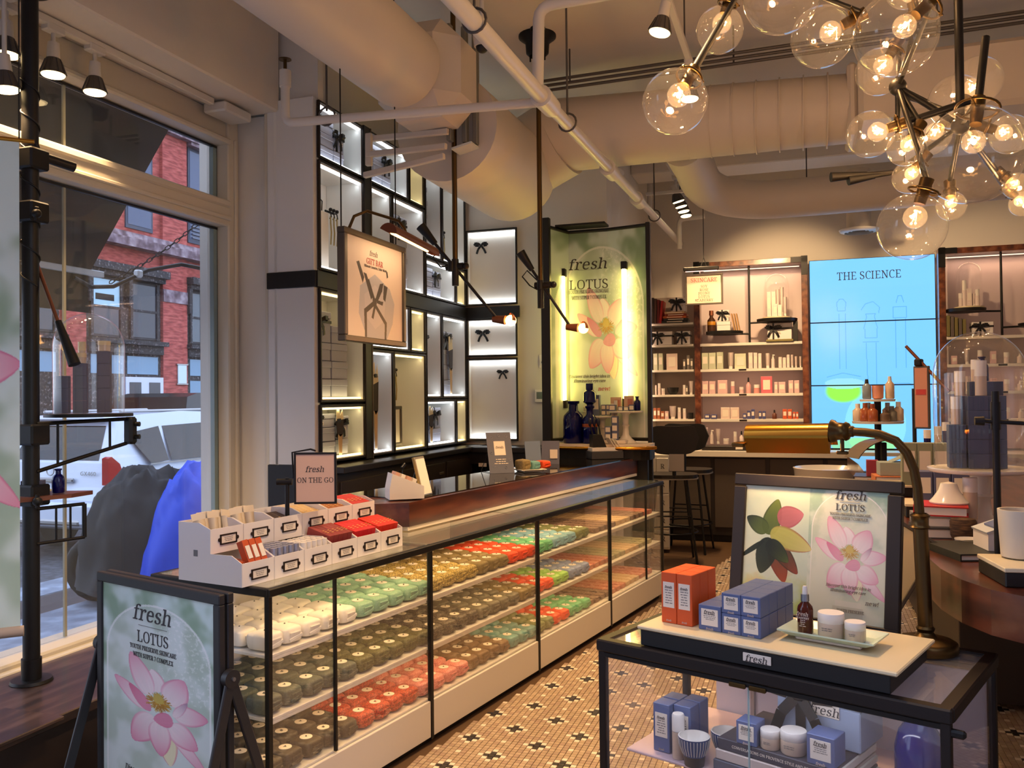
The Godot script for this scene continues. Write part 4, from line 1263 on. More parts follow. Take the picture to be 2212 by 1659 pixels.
	var bag := thing("paper_bag", "large white paper bag in the narrow cabinet above the band", "bag", loc(at, 90.0, Vector3(0.20, 2.33, -0.15)), 90.0)
	var g := Geo.new()
	g.box(Vector3(0, 0.19, 0), Vector3(0.26, 0.38, 0.10), 0.004)
	gpart(bag, "bag_body", g, mats["paper_white"])
	g = Geo.new()
	g.tube([Vector3(-0.06, 0.38, 0.04), Vector3(-0.05, 0.44, 0.05), Vector3(0.0, 0.46, 0.05), Vector3(0.05, 0.44, 0.05), Vector3(0.06, 0.38, 0.04)], 0.004, 6)
	gpart(bag, "handle", g, mats["ribbon_black"])
	hooks(at, 90.0, Vector3(0.36, 2.72, -0.10), 3, "row of black ribbon hooks in the narrow cabinet")
	# boxes: wide cabinet (its own origin 0.69 further back)
	var w := at + Vector3(0, 0, -0.69)
	box_column(w, 90.0, 0.10, 0.13, 3.025, [0.09, 0.09, 0.10], 0.16, 0, L + "in the top left cell of the wide cabinet", G + "top left wide cell")
	box_column(w, 90.0, 0.24, 0.14, 3.025, [0.09, 0.09, 0.10], 0.16, 0, L + "in the top left cell of the wide cabinet", G + "top left wide cell")
	box_column(w, 90.0, 0.38, 0.13, 3.025, [0.09, 0.15], 0.16, 2, L + "in the top left cell of the wide cabinet", G + "top left wide cell")
	box_column(w, 90.0, 0.43, 0.10, 2.33, [0.10, 0.10, 0.10, 0.10, 0.10], 0.16, 0, L + "behind the gift bar sign", G + "behind the gift bar sign")
	box_column(w, 90.0, 0.60, 0.22, 2.33, [0.12, 0.12, 0.12, 0.18], 0.18, 1, L + "behind the gift bar sign", G + "behind the gift bar sign")
	box_column(w, 90.0, 0.11, 0.15, 2.33, [0.10, 0.12], 0.16, 1, L + "in the slim cell left of the copper lamp", G + "slim upper cell")
	box_column(w, 90.0, 1.02, 0.15, 2.655, [0.11, 0.11, 0.11, 0.11, 0.11], 0.18, 0, L + "in the slim cell beside the ribbon hooks", G + "beside the hooks")
	hooks(w, 90.0, Vector3(1.40, 3.12, -0.10), 3, "upper black ribbon hooks in the wide cabinet")
	hooks(w, 90.0, Vector3(1.48, 2.90, -0.10), 2, "lower black ribbon hooks in the wide cabinet")
	for q in [[0.99, 0.09], [1.115, 0.15], [1.28, 0.16]]:
		box_column(w, 90.0, q[0], q[1], 2.33, [0.072, 0.072, 0.08] if q[0] < 1.2 else [0.08, 0.13], 0.16, 2 if q[0] > 1.2 else 0, L + "just above the band near the corner", G + "above the band")
	for q in [[0.12, 0.18], [0.32, 0.20]]:
		box_column(w, 90.0, q[0], q[1], 1.88, [0.09, 0.10], 0.17, 0, L + "below the gift bar sign", G + "below the gift bar sign")
	box_column(w, 90.0, 1.00, 0.13, 1.525, [0.13, 0.09, 0.13, 0.14], 0.17, 1, L + "in the slim cell left of the corner", G + "slim lower cell")
	box_column(w, 90.0, 1.31, 0.09, 1.525, [0.09, 0.08, 0.09, 0.08, 0.09, 0.08], 0.17, 0, L + "in the cell nearest the corner", G + "corner cell")
	box_column(w, 90.0, 1.48, 0.22, 1.525, [0.12, 0.13, 0.13, 0.15], 0.18, 1, L + "in the cell nearest the corner", G + "corner cell")
	ribbon_figure(w, 90.0, Vector3(1.50, 1.52, -0.03), 0.50, "long cut paper strip in the cell nearest the corner")
	box_column(w, 90.0, 1.02, 0.14, 1.135, [0.10, 0.10], 0.17, 0, L + "in the low cell near the corner", G + "low corner cell")
	box_column(w, 90.0, 1.22, 0.22, 1.135, [0.11, 0.17], 0.17, 1, L + "in the low cell near the corner", G + "low corner cell")
	ribbon_figure(w, 90.0, Vector3(1.08, 1.13, -0.03), 0.30, "cut paper figure with a dark dress in the low corner cell")
	ribbon_figure(w, 90.0, Vector3(0.13, 1.13, -0.03), 0.62, "long tan paper figure in the slim cell below the sign")
	box_column(w, 90.0, 0.10, 0.14, 1.135, [0.14, 0.13, 0.13, 0.15], 0.15, 1, L + "behind the long tan paper figure", G + "behind the tan figure")
	bag = thing("paper_bag", "white paper bag standing in the tall empty cell below the sign", "bag", loc(w, 90.0, Vector3(0.48, 1.135, -0.19)), 90.0)
	g = Geo.new()
	g.box(Vector3(0, 0.28, 0), Vector3(0.20, 0.56, 0.09), 0.004)
	gpart(bag, "bag_body", g, mats["paper_white"])
	hooks(w, 90.0, Vector3(0.56, 1.70, -0.10), 1, "single black hook with hanging straw ribbon")
	var fr := thing("picture_frame", "small brown picture frame leaning in the tall cell below the sign", "frame", loc(w, 90.0, Vector3(0.53, 1.136, -0.075)), 90.0)
	for e in [[0, 0.012, 0.20, 0.024], [0, 0.288, 0.20, 0.024], [-0.088, 0.15, 0.024, 0.252], [0.088, 0.15, 0.024, 0.252]]:
		bpart(fr, "frame_bar", Vector3(e[0], e[1], 0), Vector3(e[2], e[3], 0.02), mats["bronze_frame"], 0.003)
	bpart(fr, "mount", Vector3(0, 0.15, -0.003), Vector3(0.156, 0.256, 0.006), mats["paper_white"])
	# boxes: rear unit
	box_column(bat, 0.0, 0.165, 0.145, 2.335, [0.08, 0.085, 0.085, 0.085, 0.085, 0.125], 0.18, 2, L + "in the left pile of the rear cabinet's top cell", G + "rear top left pile")
	box_column(bat, 0.0, 0.355, 0.205, 2.335, [0.11, 0.115, 0.115, 0.115, 0.10], 0.19, 0, L + "in the right pile of the rear cabinet's top cell", G + "rear top right pile")
	box_column(bat, 0.0, 0.165, 0.225, 1.885, [0.09, 0.13], 0.18, 1, L + "in the left pile of the rear cabinet's middle cell", G + "rear middle left pile")
	box_column(bat, 0.0, 0.37, 0.165, 1.885, [0.095, 0.095], 0.18, 0, L + "in the right pile of the rear cabinet's middle cell", G + "rear middle right pile")
	box_column(bat, 0.0, 0.15, 0.15, 1.15, [0.072, 0.072, 0.072, 0.072, 0.072, 0.072, 0.072, 0.06], 0.18, 0, L + "in the left pile of the rear cabinet's bottom cell", G + "rear bottom left pile")
	box_column(bat, 0.0, 0.345, 0.215, 1.15, [0.095, 0.10, 0.10, 0.10, 0.10, 0.10], 0.19, 1, L + "in the right pile of the rear cabinet's bottom cell", G + "rear bottom right pile")
	# wall switch and thermostat
	t = thing("wall_dimmer", "small white dimmer switch on the wall beside the lotus display", "switch", Vector3(-2.12, 1.80, -7.115))
	bpart(t, "plate", Vector3(0, 0, 0), Vector3(0.075, 0.115, 0.012), mats["cap_white"], 0.003)
	part(t, "knob", cm(0.016, 0.014, 0.016), mats["ink_soft"], Vector3(0, -0.01, 0.006), Vector3(90, 0, 0))
	bpart(t, "toggle", Vector3(0, 0.03, 0.009), Vector3(0.01, 0.02, 0.008), mats["ink_soft"])
	t = thing("thermostat", "white thermostat with a grey screen on the wall", "thermostat", Vector3(-2.13, 1.50, -7.115))
	bpart(t, "case", Vector3(0, 0, 0.01), Vector3(0.13, 0.11, 0.03), mats["cap_white"], 0.006)
	bpart(t, "screen", Vector3(0, 0.005, 0.026), Vector3(0.095, 0.06, 0.004), mat("lcd_grey", Color(0.42, 0.47, 0.44), 0.3))
	gift_bar_sign()

func gift_bar_sign() -> void:
	var at := Vector3(-2.126, 1.78, -4.04)
	var o := thing("gift_bar_sign", "framed gift bar poster with a copper picture lamp, hanging over the counter", "sign", at, 90.0)
	for e in [[0, 0.015, 0.68, 0.03], [0, 0.545, 0.68, 0.03], [-0.325, 0.28, 0.03, 0.50], [0.325, 0.28, 0.03, 0.50]]:
		bpart(o, "frame_bar", Vector3(e[0], e[1], 0), Vector3(e[2], e[3], 0.045), mats["bronze_frame"], 0.004)
	part(o, "poster", sheet(0.62, 0.50), printed("gift_poster", gift_poster()), Vector3(0, 0.28, 0.01))
	lettering(o, "fresh", Vector3(-0.02, 0.468, 0.0115), 0.036, mats["ink_soft"], "serif", 0.18)
	lettering(o, "GIFT BAR", Vector3(-0.01, 0.425, 0.0115), 0.040, mats["ink_red"], "serif")
	lettering(o, "Ultimate Luxuries, Tailor Made", Vector3(0, 0.398, 0.0115), 0.017, mats["ink"], "serif", 0.2)
	for x in [-0.30, 0.30]:
		bar(o, "hanger", Vector3(x, 0.56, -0.02), Vector3(x, 2.12, -0.02), 0.004, mats["black_metal"], 6)
	var c: Material = mats["copper_old"]
	pipe(o, "lamp_bracket", [Vector3(-0.26, 0.56, 0.0), Vector3(-0.26, 0.62, 0.03), Vector3(-0.22, 0.65, 0.08), Vector3(0.05, 0.65, 0.12), Vector3(0.10, 0.62, 0.13), Vector3(0.11, 0.575, 0.14)], 0.008, mats["brass_dark"], 8)
	var g := Geo.new()
	for i in 8:
		var a0 := PI * (0.05 + 0.9 * i / 8.0)
		var a1 := PI * (0.05 + 0.9 * (i + 1) / 8.0)
		var q0 := Vector3(0, sin(a0) * 0.05, cos(a0) * 0.05)
		var q1 := Vector3(0, sin(a1) * 0.05, cos(a1) * 0.05)
		var x0 := Vector3(-0.16, 0, 0)
		var x1 := Vector3(0.40, 0, 0)
		g.quad(x0 + q0, x1 + q0, x1 + q1, x0 + q1, (q0 + q1).normalized())
		var i0 := q0 * 0.93
		var i1 := q1 * 0.93
		g.quad(x0 + i0, x1 + i0, x1 + i1, x0 + i1, -(q0 + q1).normalized())
		for x in [x0, x1]:
			var m: Vector3 = Vector3(signf(x.x), 0, 0)
			g.tri(x, x + q0, x + q1, m, m, m)
	gpart(o, "lamp_shade", g, c, Vector3(0, 0.54, 0.16), Vector3(20, 0, -3))
	bpart(o, "lamp_tube", Vector3(0.12, 0.545, 0.155), Vector3(0.45, 0.014, 0.014), glow("picture_lamp_glow", Color(1.0, 0.80, 0.52), 3.0), 0.004, Vector3(0, 0, -3))
	var q := loc(at, 90.0, Vector3(0.10, 0.53, 0.15))
	area(q, q + Vector3(-0.35, -1.0, 0), 0.45, 0.02, WARM, 0.22, Vector3(1, 0, 0))

func gift_poster() -> ImageTexture:
	var w := 310
	var h := 250
	var im := Image.create(w, h, false, Image.FORMAT_RGB8)
	im.fill(Color(0.86, 0.80, 0.76))
	var bagp := PackedVector2Array([Vector2(70, 120), Vector2(150, 82), Vector2(235, 112), Vector2(262, 150), Vector2(250, 205), Vector2(215, 250), Vector2(105, 250), Vector2(62, 190)])
	var inner := PackedVector2Array([Vector2(92, 140), Vector2(150, 110), Vector2(210, 135), Vector2(200, 200), Vector2(150, 225), Vector2(98, 195)])
	var dark := [
		[Vector2(52, 62), Vector2(66, 58), Vector2(92, 96), Vector2(84, 112)], [Vector2(88, 84), Vector2(104, 86), Vector2(140, 140), Vector2(128, 150)],
		[Vector2(110, 100), Vector2(118, 98), Vector2(152, 150), Vector2(140, 152)], [Vector2(150, 150), Vector2(178, 104), Vector2(198, 100), Vector2(190, 122), Vector2(168, 148)],
		[Vector2(200, 104), Vector2(222, 108), Vector2(208, 148), Vector2(196, 142)], [Vector2(136, 146), Vector2(160, 144), Vector2(158, 160), Vector2(138, 160)],
		[Vector2(138, 154), Vector2(90, 178), Vector2(94, 248), Vector2(104, 248), Vector2(104, 186), Vector2(150, 162)], [Vector2(150, 156), Vector2(216, 204), Vector2(212, 250), Vector2(202, 250), Vector2(204, 210), Vector2(146, 166)],
		[Vector2(146, 158), Vector2(156, 160), Vector2(140, 200), Vector2(130, 196)], [Vector2(214, 68), Vector2(222, 66), Vector2(226, 80), Vector2(218, 84)], [Vector2(160, 148), Vector2(196, 150), Vector2(192, 160), Vector2(160, 156)]]
	for y in h:
		for x in w:
			var p := Vector2(x, y)
			var c := Color(0.87, 0.81, 0.77)
			if Geometry2D.is_point_in_polygon(p, bagp):
				c = Color(0.70, 0.70, 0.74)
				if Geometry2D.is_point_in_polygon(p, inner):
					c = Color(0.75, 0.74, 0.77)
			for d in dark:
				if Geometry2D.is_point_in_polygon(p, PackedVector2Array(d)):
					c = Color(0.22, 0.20, 0.19)
					break
			im.set_pixel(x, y, c)
	return ImageTexture.create_from_image(im)

const CASE_AT := Vector3(-1.715, 0, -2.494)
const CASE_YAW := 79.8

func case_at(u: float, y: float, v: float) -> Vector3:      # u along the case away from the camera, v back from its front
	return loc(CASE_AT, CASE_YAW, Vector3(u, y, -v))

func soap_mesh(seed_: int) -> Mesh:
	var key := "soap%d" % seed_
	if meshes.has(key):
		return meshes[key]
	var f := FastNoiseLite.new()
	f.seed = seed_
	f.frequency = 14.0
	var g := Geo.new()
	var nu := 14
	var nv := 8
	var pt := func(i: int, j: int) -> Vector3:
		var a := TAU * (i % nu) / nu
		var b := PI * (float(j) / nv - 0.5)
		var e := 0.42
		var c := func(x: float) -> float: return signf(x) * pow(absf(x), e)
		var p := Vector3(c.call(cos(b)) * c.call(cos(a)) * 0.047, c.call(sin(b)) * 0.029, c.call(cos(b)) * c.call(sin(a)) * 0.052)
		p.y += 0.004 * cos(p.x * 40.0) * cos(p.z * 34.0)
		return p * (1.0 + f.get_noise_3dv(p * 1.2) * 0.10) + Vector3(0, 0.031, 0)
	var nm := func(i: int, j: int) -> Vector3:
		var p: Vector3 = pt.call(i, j)
		var d: Vector3 = (pt.call(i + 1, j) - pt.call(i + nu - 1, j)).cross(pt.call(i, mini(j + 1, nv)) - pt.call(i, maxi(j - 1, 0)))
		if d.length() < 1e-9:
			return Vector3(0, signf(p.y - 0.03), 0)
		return d.normalized() * (1.0 if d.dot(p - Vector3(0, 0.03, 0)) > 0 else -1.0)
	for j in nv:
		for i in nu:
			var q := [[i, j], [i + 1, j], [i + 1, j + 1], [i, j + 1]]
			var p := []
			var m := []
			for k in q:
				p.append(pt.call(k[0], k[1]))
				m.append(nm.call(k[0], k[1]))
			if j > 0: g.tri(p[0], p[1], p[2], m[0], m[1], m[2])
			if j < nv - 1: g.tri(p[0], p[2], p[3], m[0], m[2], m[3])
	# folded paper flaps at the two ends
	for s in [-1.0, 1.0]:
		g.box(Vector3(0.0, 0.030, s * 0.052), Vector3(0.050, 0.030, 0.006), 0.003, Basis(Vector3(1, 0, 0), 0.25 * s))
		g.box(Vector3(0.004, 0.022, s * 0.054), Vector3(0.062, 0.012, 0.005), 0.002, Basis(Vector3(0, 0, 1), 0.2))
	meshes[key] = g.mesh()
	return meshes[key]

func paper(called: String, base: Color, print_: Color, amount: float) -> StandardMaterial3D:
	if mats.has(called):
		return mats[called]
	var k := 1.0 - amount
	var tex := noise_tex(called, [base.lightened(0.06), base, base.lerp(print_, 0.5), print_], [0.2, 0.2 + 0.5 * k, 0.3 + 0.5 * k, minf(0.99, 0.42 + 0.5 * k)], 0.06, 128, 3, 11)
	return textured(called, tex, Vector3(14, 14, 14), 0.6)

func soap_case() -> void:
	var o := thing("soap_display_case", "long black framed glass display case full of wrapped soaps", "display case", CASE_AT, CASE_YAW)
	var bk: Material = mats["black_metal"]
	var D := 0.58
	bpart(o, "plinth", Vector3(2.0, 0.016, -D / 2 - 0.01), Vector3(3.96, 0.03, D - 0.03), mats["kick_black"])
	var joints := [0.0, 0.96, 1.98, 2.99, 4.0]
	for i in 4:
		var a: float = joints[i]
		var b: float = joints[i + 1]
		bpart(o, "front_panel", Vector3((a + b) / 2, 0.108, -0.006), Vector3(b - a - 0.022, 0.155, 0.014), mats["case_panel"], 0.002)
		bpart(o, "back_panel", Vector3((a + b) / 2, 0.44, -D + 0.008), Vector3(b - a, 0.83, 0.014), mats["dark_wood"] if i > 1 else mats["case_panel"])
		for y in [0.195, 0.415, 0.630]:
			bpart(o, "shelf_lip", Vector3((a + b) / 2, y - 0.013, -0.019), Vector3(b - a - 0.024, 0.022, 0.006), mats["shelf_white"], 0.002)
			bpart(o, "shelf", Vector3((a + b) / 2, y - 0.006, -D / 2), Vector3(b - a - 0.012, 0.012, D - 0.03), mats["shelf_white"], 0.002)
		bpart(o, "front_pane", Vector3((a + b) / 2, 0.515, -0.008), Vector3(b - a - 0.03, 0.63, 0.004), mats["thin_glass"])
		bpart(o, "top_pane", Vector3((a + b) / 2, 0.858, -D / 2), Vector3(b - a - 0.02, 0.006, D - 0.04), glass("top_glass", Color(0.75, 0.80, 0.78), 0.12))
	bpart(o, "end_panel", Vector3(-0.003, 0.108, -D / 2), Vector3(0.012, 0.155, D - 0.03), mats["case_panel"], 0.002)
	for u in [0.0, 0.96, 1.98, 2.99, 4.0]:
		bpart(o, "front_post", Vector3(u, 0.44, -0.006), Vector3(0.020, 0.84, 0.020), bk, 0.002)
		bpart(o, "rear_post", Vector3(u, 0.44, -D + 0.006), Vector3(0.016, 0.84, 0.016), bk, 0.002)
	for u in [0.335, 3.655]:
		bpart(o, "glazing_post", Vector3(u, 0.525, -0.004), Vector3(0.012, 0.66, 0.012), bk, 0.001)
	bpart(o, "top_rail", Vector3(2.0, 0.845, -0.004), Vector3(4.02, 0.028, 0.026), bk, 0.003)
	bpart(o, "rear_rail", Vector3(2.0, 0.845, -D + 0.004), Vector3(4.02, 0.028, 0.022), bk, 0.003)
	for u in [0.0, 4.0]:
		bpart(o, "end_rail", Vector3(u, 0.845, -D / 2), Vector3(0.024, 0.028, D), bk, 0.003)
		bpart(o, "end_pane", Vector3(u, 0.515, -D / 2), Vector3(0.004, 0.63, D - 0.05), mats["thin_glass"])
	for u in [0.96, 1.98, 2.99]:
		bpart(o, "cross_rail", Vector3(u, 0.850, -D / 2), Vector3(0.010, 0.010, D), bk)
	# light strips under the front edge of the rail and the shelves
	for i in 4:
		var a: float = joints[i]
		var b: float = joints[i + 1]
		for y in [0.826, 0.615, 0.400]:
			bpart(o, "light_strip", Vector3((a + b) / 2, y, -0.042), Vector3(b - a - 0.05, 0.006, 0.014), glow("case_glow", Color(1.0, 0.84, 0.56), 1.5), 0.002)
			var q := case_at((a + b) / 2, y - 0.006, 0.044)
			var back := Basis(Vector3.UP, deg_to_rad(CASE_YAW)) * Vector3(0, 0, -1)
			area(q, q + back * 0.75 + Vector3(0, -1, 0), b - a - 0.06, 0.012, Color(1.0, 0.82, 0.56), CASE_LIGHT * (1.0 if y > 0.8 else 0.8), back)
	soaps()
	tier_boxes()
	on_the_go_sign()

const CASE_LIGHT := 0.30

func soaps() -> void:
	var kinds := {
		"white": [Color(0.86, 0.82, 0.76), Color(0.80, 0.75, 0.68), 0.2, "white"], "mint": [Color(0.50, 0.68, 0.57), Color(0.60, 0.76, 0.64), 0.4, "pale mint green"],
		"yellow": [Color(0.78, 0.68, 0.36), Color(0.36, 0.31, 0.16), 0.5, "yellow and black printed"], "khaki": [Color(0.52, 0.45, 0.27), Color(0.45, 0.38, 0.22), 0.4, "khaki brown"],
		"orange": [Color(0.90, 0.30, 0.08), Color(0.80, 0.22, 0.05), 0.4, "bright orange"], "jade": [Color(0.36, 0.70, 0.50), Color(0.46, 0.78, 0.58), 0.4, "jade green"],
		"sky": [Color(0.46, 0.66, 0.74), Color(0.54, 0.74, 0.80), 0.4, "sky blue"], "moss": [Color(0.46, 0.50, 0.30), Color(0.40, 0.44, 0.26), 0.4, "moss green"],
		"slate": [Color(0.30, 0.33, 0.29), Color(0.24, 0.27, 0.24), 0.4, "dark slate green"], "olive": [Color(0.36, 0.36, 0.19), Color(0.22, 0.22, 0.12), 0.5, "olive green printed"],
		"black": [Color(0.16, 0.14, 0.12), Color(0.44, 0.40, 0.34), 0.5, "black and grey printed"], "stone": [Color(0.42, 0.40, 0.33), Color(0.36, 0.34, 0.28), 0.4, "stone grey"],
		"lime": [Color(0.52, 0.74, 0.32), Color(0.60, 0.80, 0.40), 0.4, "lime green"], "violet": [Color(0.45, 0.53, 0.70), Color(0.53, 0.60, 0.76), 0.4, "periwinkle blue"],
		"umber": [Color(0.24, 0.20, 0.14), Color(0.18, 0.15, 0.11), 0.4, "dark umber brown"], "coral": [Color(0.78, 0.29, 0.16), Color(0.46, 0.14, 0.08), 0.5, "coral red printed"],
		"pink": [Color(0.78, 0.42, 0.40), Color(0.88, 0.62, 0.58), 0.5, "pink printed"], "tan": [Color(0.44, 0.33, 0.20), Color(0.38, 0.28, 0.17), 0.4, "tan brown"],
		"teal": [Color(0.35, 0.56, 0.56), Color(0.44, 0.64, 0.62), 0.4, "teal green"]}
	var shelves := [
		[0.630, "top shelf", [["white", 5], ["mint", 5], ["yellow", 4], ["khaki", 3], ["orange", 3], ["jade", 2], ["sky", 3], ["moss", 2]]],
		[0.415, "middle shelf", [["slate", 5], ["olive", 5], ["black", 4], ["stone", 4], ["khaki", 2], ["orange", 2], ["lime", 2], ["violet", 3]]],
		[0.195, "bottom shelf", [["umber", 5], ["coral", 4], ["pink", 4], ["tan", 4], ["teal", 3], ["moss", 2], ["orange", 2], ["jade", 3]]]]
	var rng := RandomNumberGenerator.new()
	rng.seed = 21
	var disc := cm(0.0235, 0.023, 0.002, 16)
	var knot := cm(0.0035, 0.002, 0.004, 6)
	var protos := {}
	for s in shelves:
		var n := 0
		for k in s[2]:
			var d: Array = kinds[k[0]]
			var m := paper("paper_" + k[0], d[0], d[1], d[2])
			for c in k[1]:
				n += 1
				for r in 4:
					var where := case_at(0.058 + (n - 1) * 0.1015 + rng.randf_range(-0.003, 0.003), s[0] + 0.001, 0.085 + r * 0.117 + rng.randf_range(-0.003, 0.003))
					var label := "%s paper-wrapped soap on the %s of the glass case" % [d[3], s[1]]
					var key: String = k[0] + str((n + r) % 3)
					var o: Node3D
					if protos.has(key):
						o = protos[key].duplicate()
						o.name = numbered("wrapped_soap")
						add_child(o)
						o.position = where
						tag(o, label, "soap", "%s soaps on the %s" % [d[3], s[1]])
					else:
						o = thing("wrapped_soap", label, "soap", where, 0.0, "%s soaps on the %s" % [d[3], s[1]])
						part(o, "wrapper", soap_mesh((n + r) % 3 + 1), m)
						if k[0] != "white":
							part(o, "paper_seal", disc, mats["label_cream"], Vector3(0, 0.0615, 0))
						part(o, "wax_knot", knot, mat("wax_grey", Color(0.33, 0.30, 0.27), 0.5), Vector3(0, 0.0635, 0))
						protos[key] = o
					o.rotation_degrees.y = CASE_YAW + rng.randf_range(-5, 5)
	# small soaps packed at the far end
	var small := [["dark brown", Color(0.26, 0.16, 0.12), Color(0.62, 0.50, 0.42)], ["rose red", Color(0.66, 0.28, 0.22), Color(0.80, 0.56, 0.46)], ["cream and green", Color(0.44, 0.47, 0.33), Color(0.72, 0.68, 0.54)], ["cream", Color(0.74, 0.60, 0.42), Color(0.84, 0.74, 0.60)]]
	var order := [[0, 3, 0, 1], [1, 2, 3, 2], [0, 1, 3, 1]]
	var bar_mesh := bm(Vector3(0.084, 0.030, 0.056), 0.004)
	var belly := bm(Vector3(0.050, 0.0315, 0.0575), 0.002)
	for i in 3:
		var first: float = [2.84, 2.74, 2.74][i]
		var n := 0
		while first + n * 0.0885 < 3.88:
			var pick: Array = small[order[i][mini(3, int(n / 3.2))]]
			for r in 8:
				var o := thing("small_soap", "small %s wrapped soap at the far end of the %s" % [pick[0], shelves[i][1]], "soap", case_at(first + 0.05 + n * 0.0885, shelves[i][0] + 0.016, 0.075 + r * 0.0605), CASE_YAW, "small %s soaps on the %s" % [pick[0], shelves[i][1]])
				part(o, "wrapper", bar_mesh, paper("small_" + pick[0], pick[1], pick[2], 0.55))
				part(o, "paper_band", belly, paper("band_" + pick[0], pick[2], pick[1], 0.3))
			n += 1

func label_holder(parent: Node, at: Vector3) -> void:
	var h := Geo.new()
	for e in [[0, 0.0155, 0.076, 0.005], [0, -0.0155, 0.076, 0.005], [-0.0355, 0, 0.005, 0.036], [0.0355, 0, 0.005, 0.036]]:
		h.box(Vector3(e[0], e[1], 0.002), Vector3(e[2], e[3], 0.004))
	for s in [-1.0, 1.0]:
		h.cyl(Vector3(s * 0.040, 0, 0), Vector3(s * 0.040, 0, 0.004), 0.007, 0.007, 10)
	var o := gpart(parent, "label_holder", h, mat("holder_brown", Color(0.13, 0.075, 0.06), 0.45), at)
	bpart(o, "card", Vector3(0, 0, 0.001), Vector3(0.068, 0.028, 0.002), mats["label_cream"])
	lines_of_print(o, Vector3(0, 0.006, 0.0025), 0.042, 3, 0.006, mats["ink_soft"])

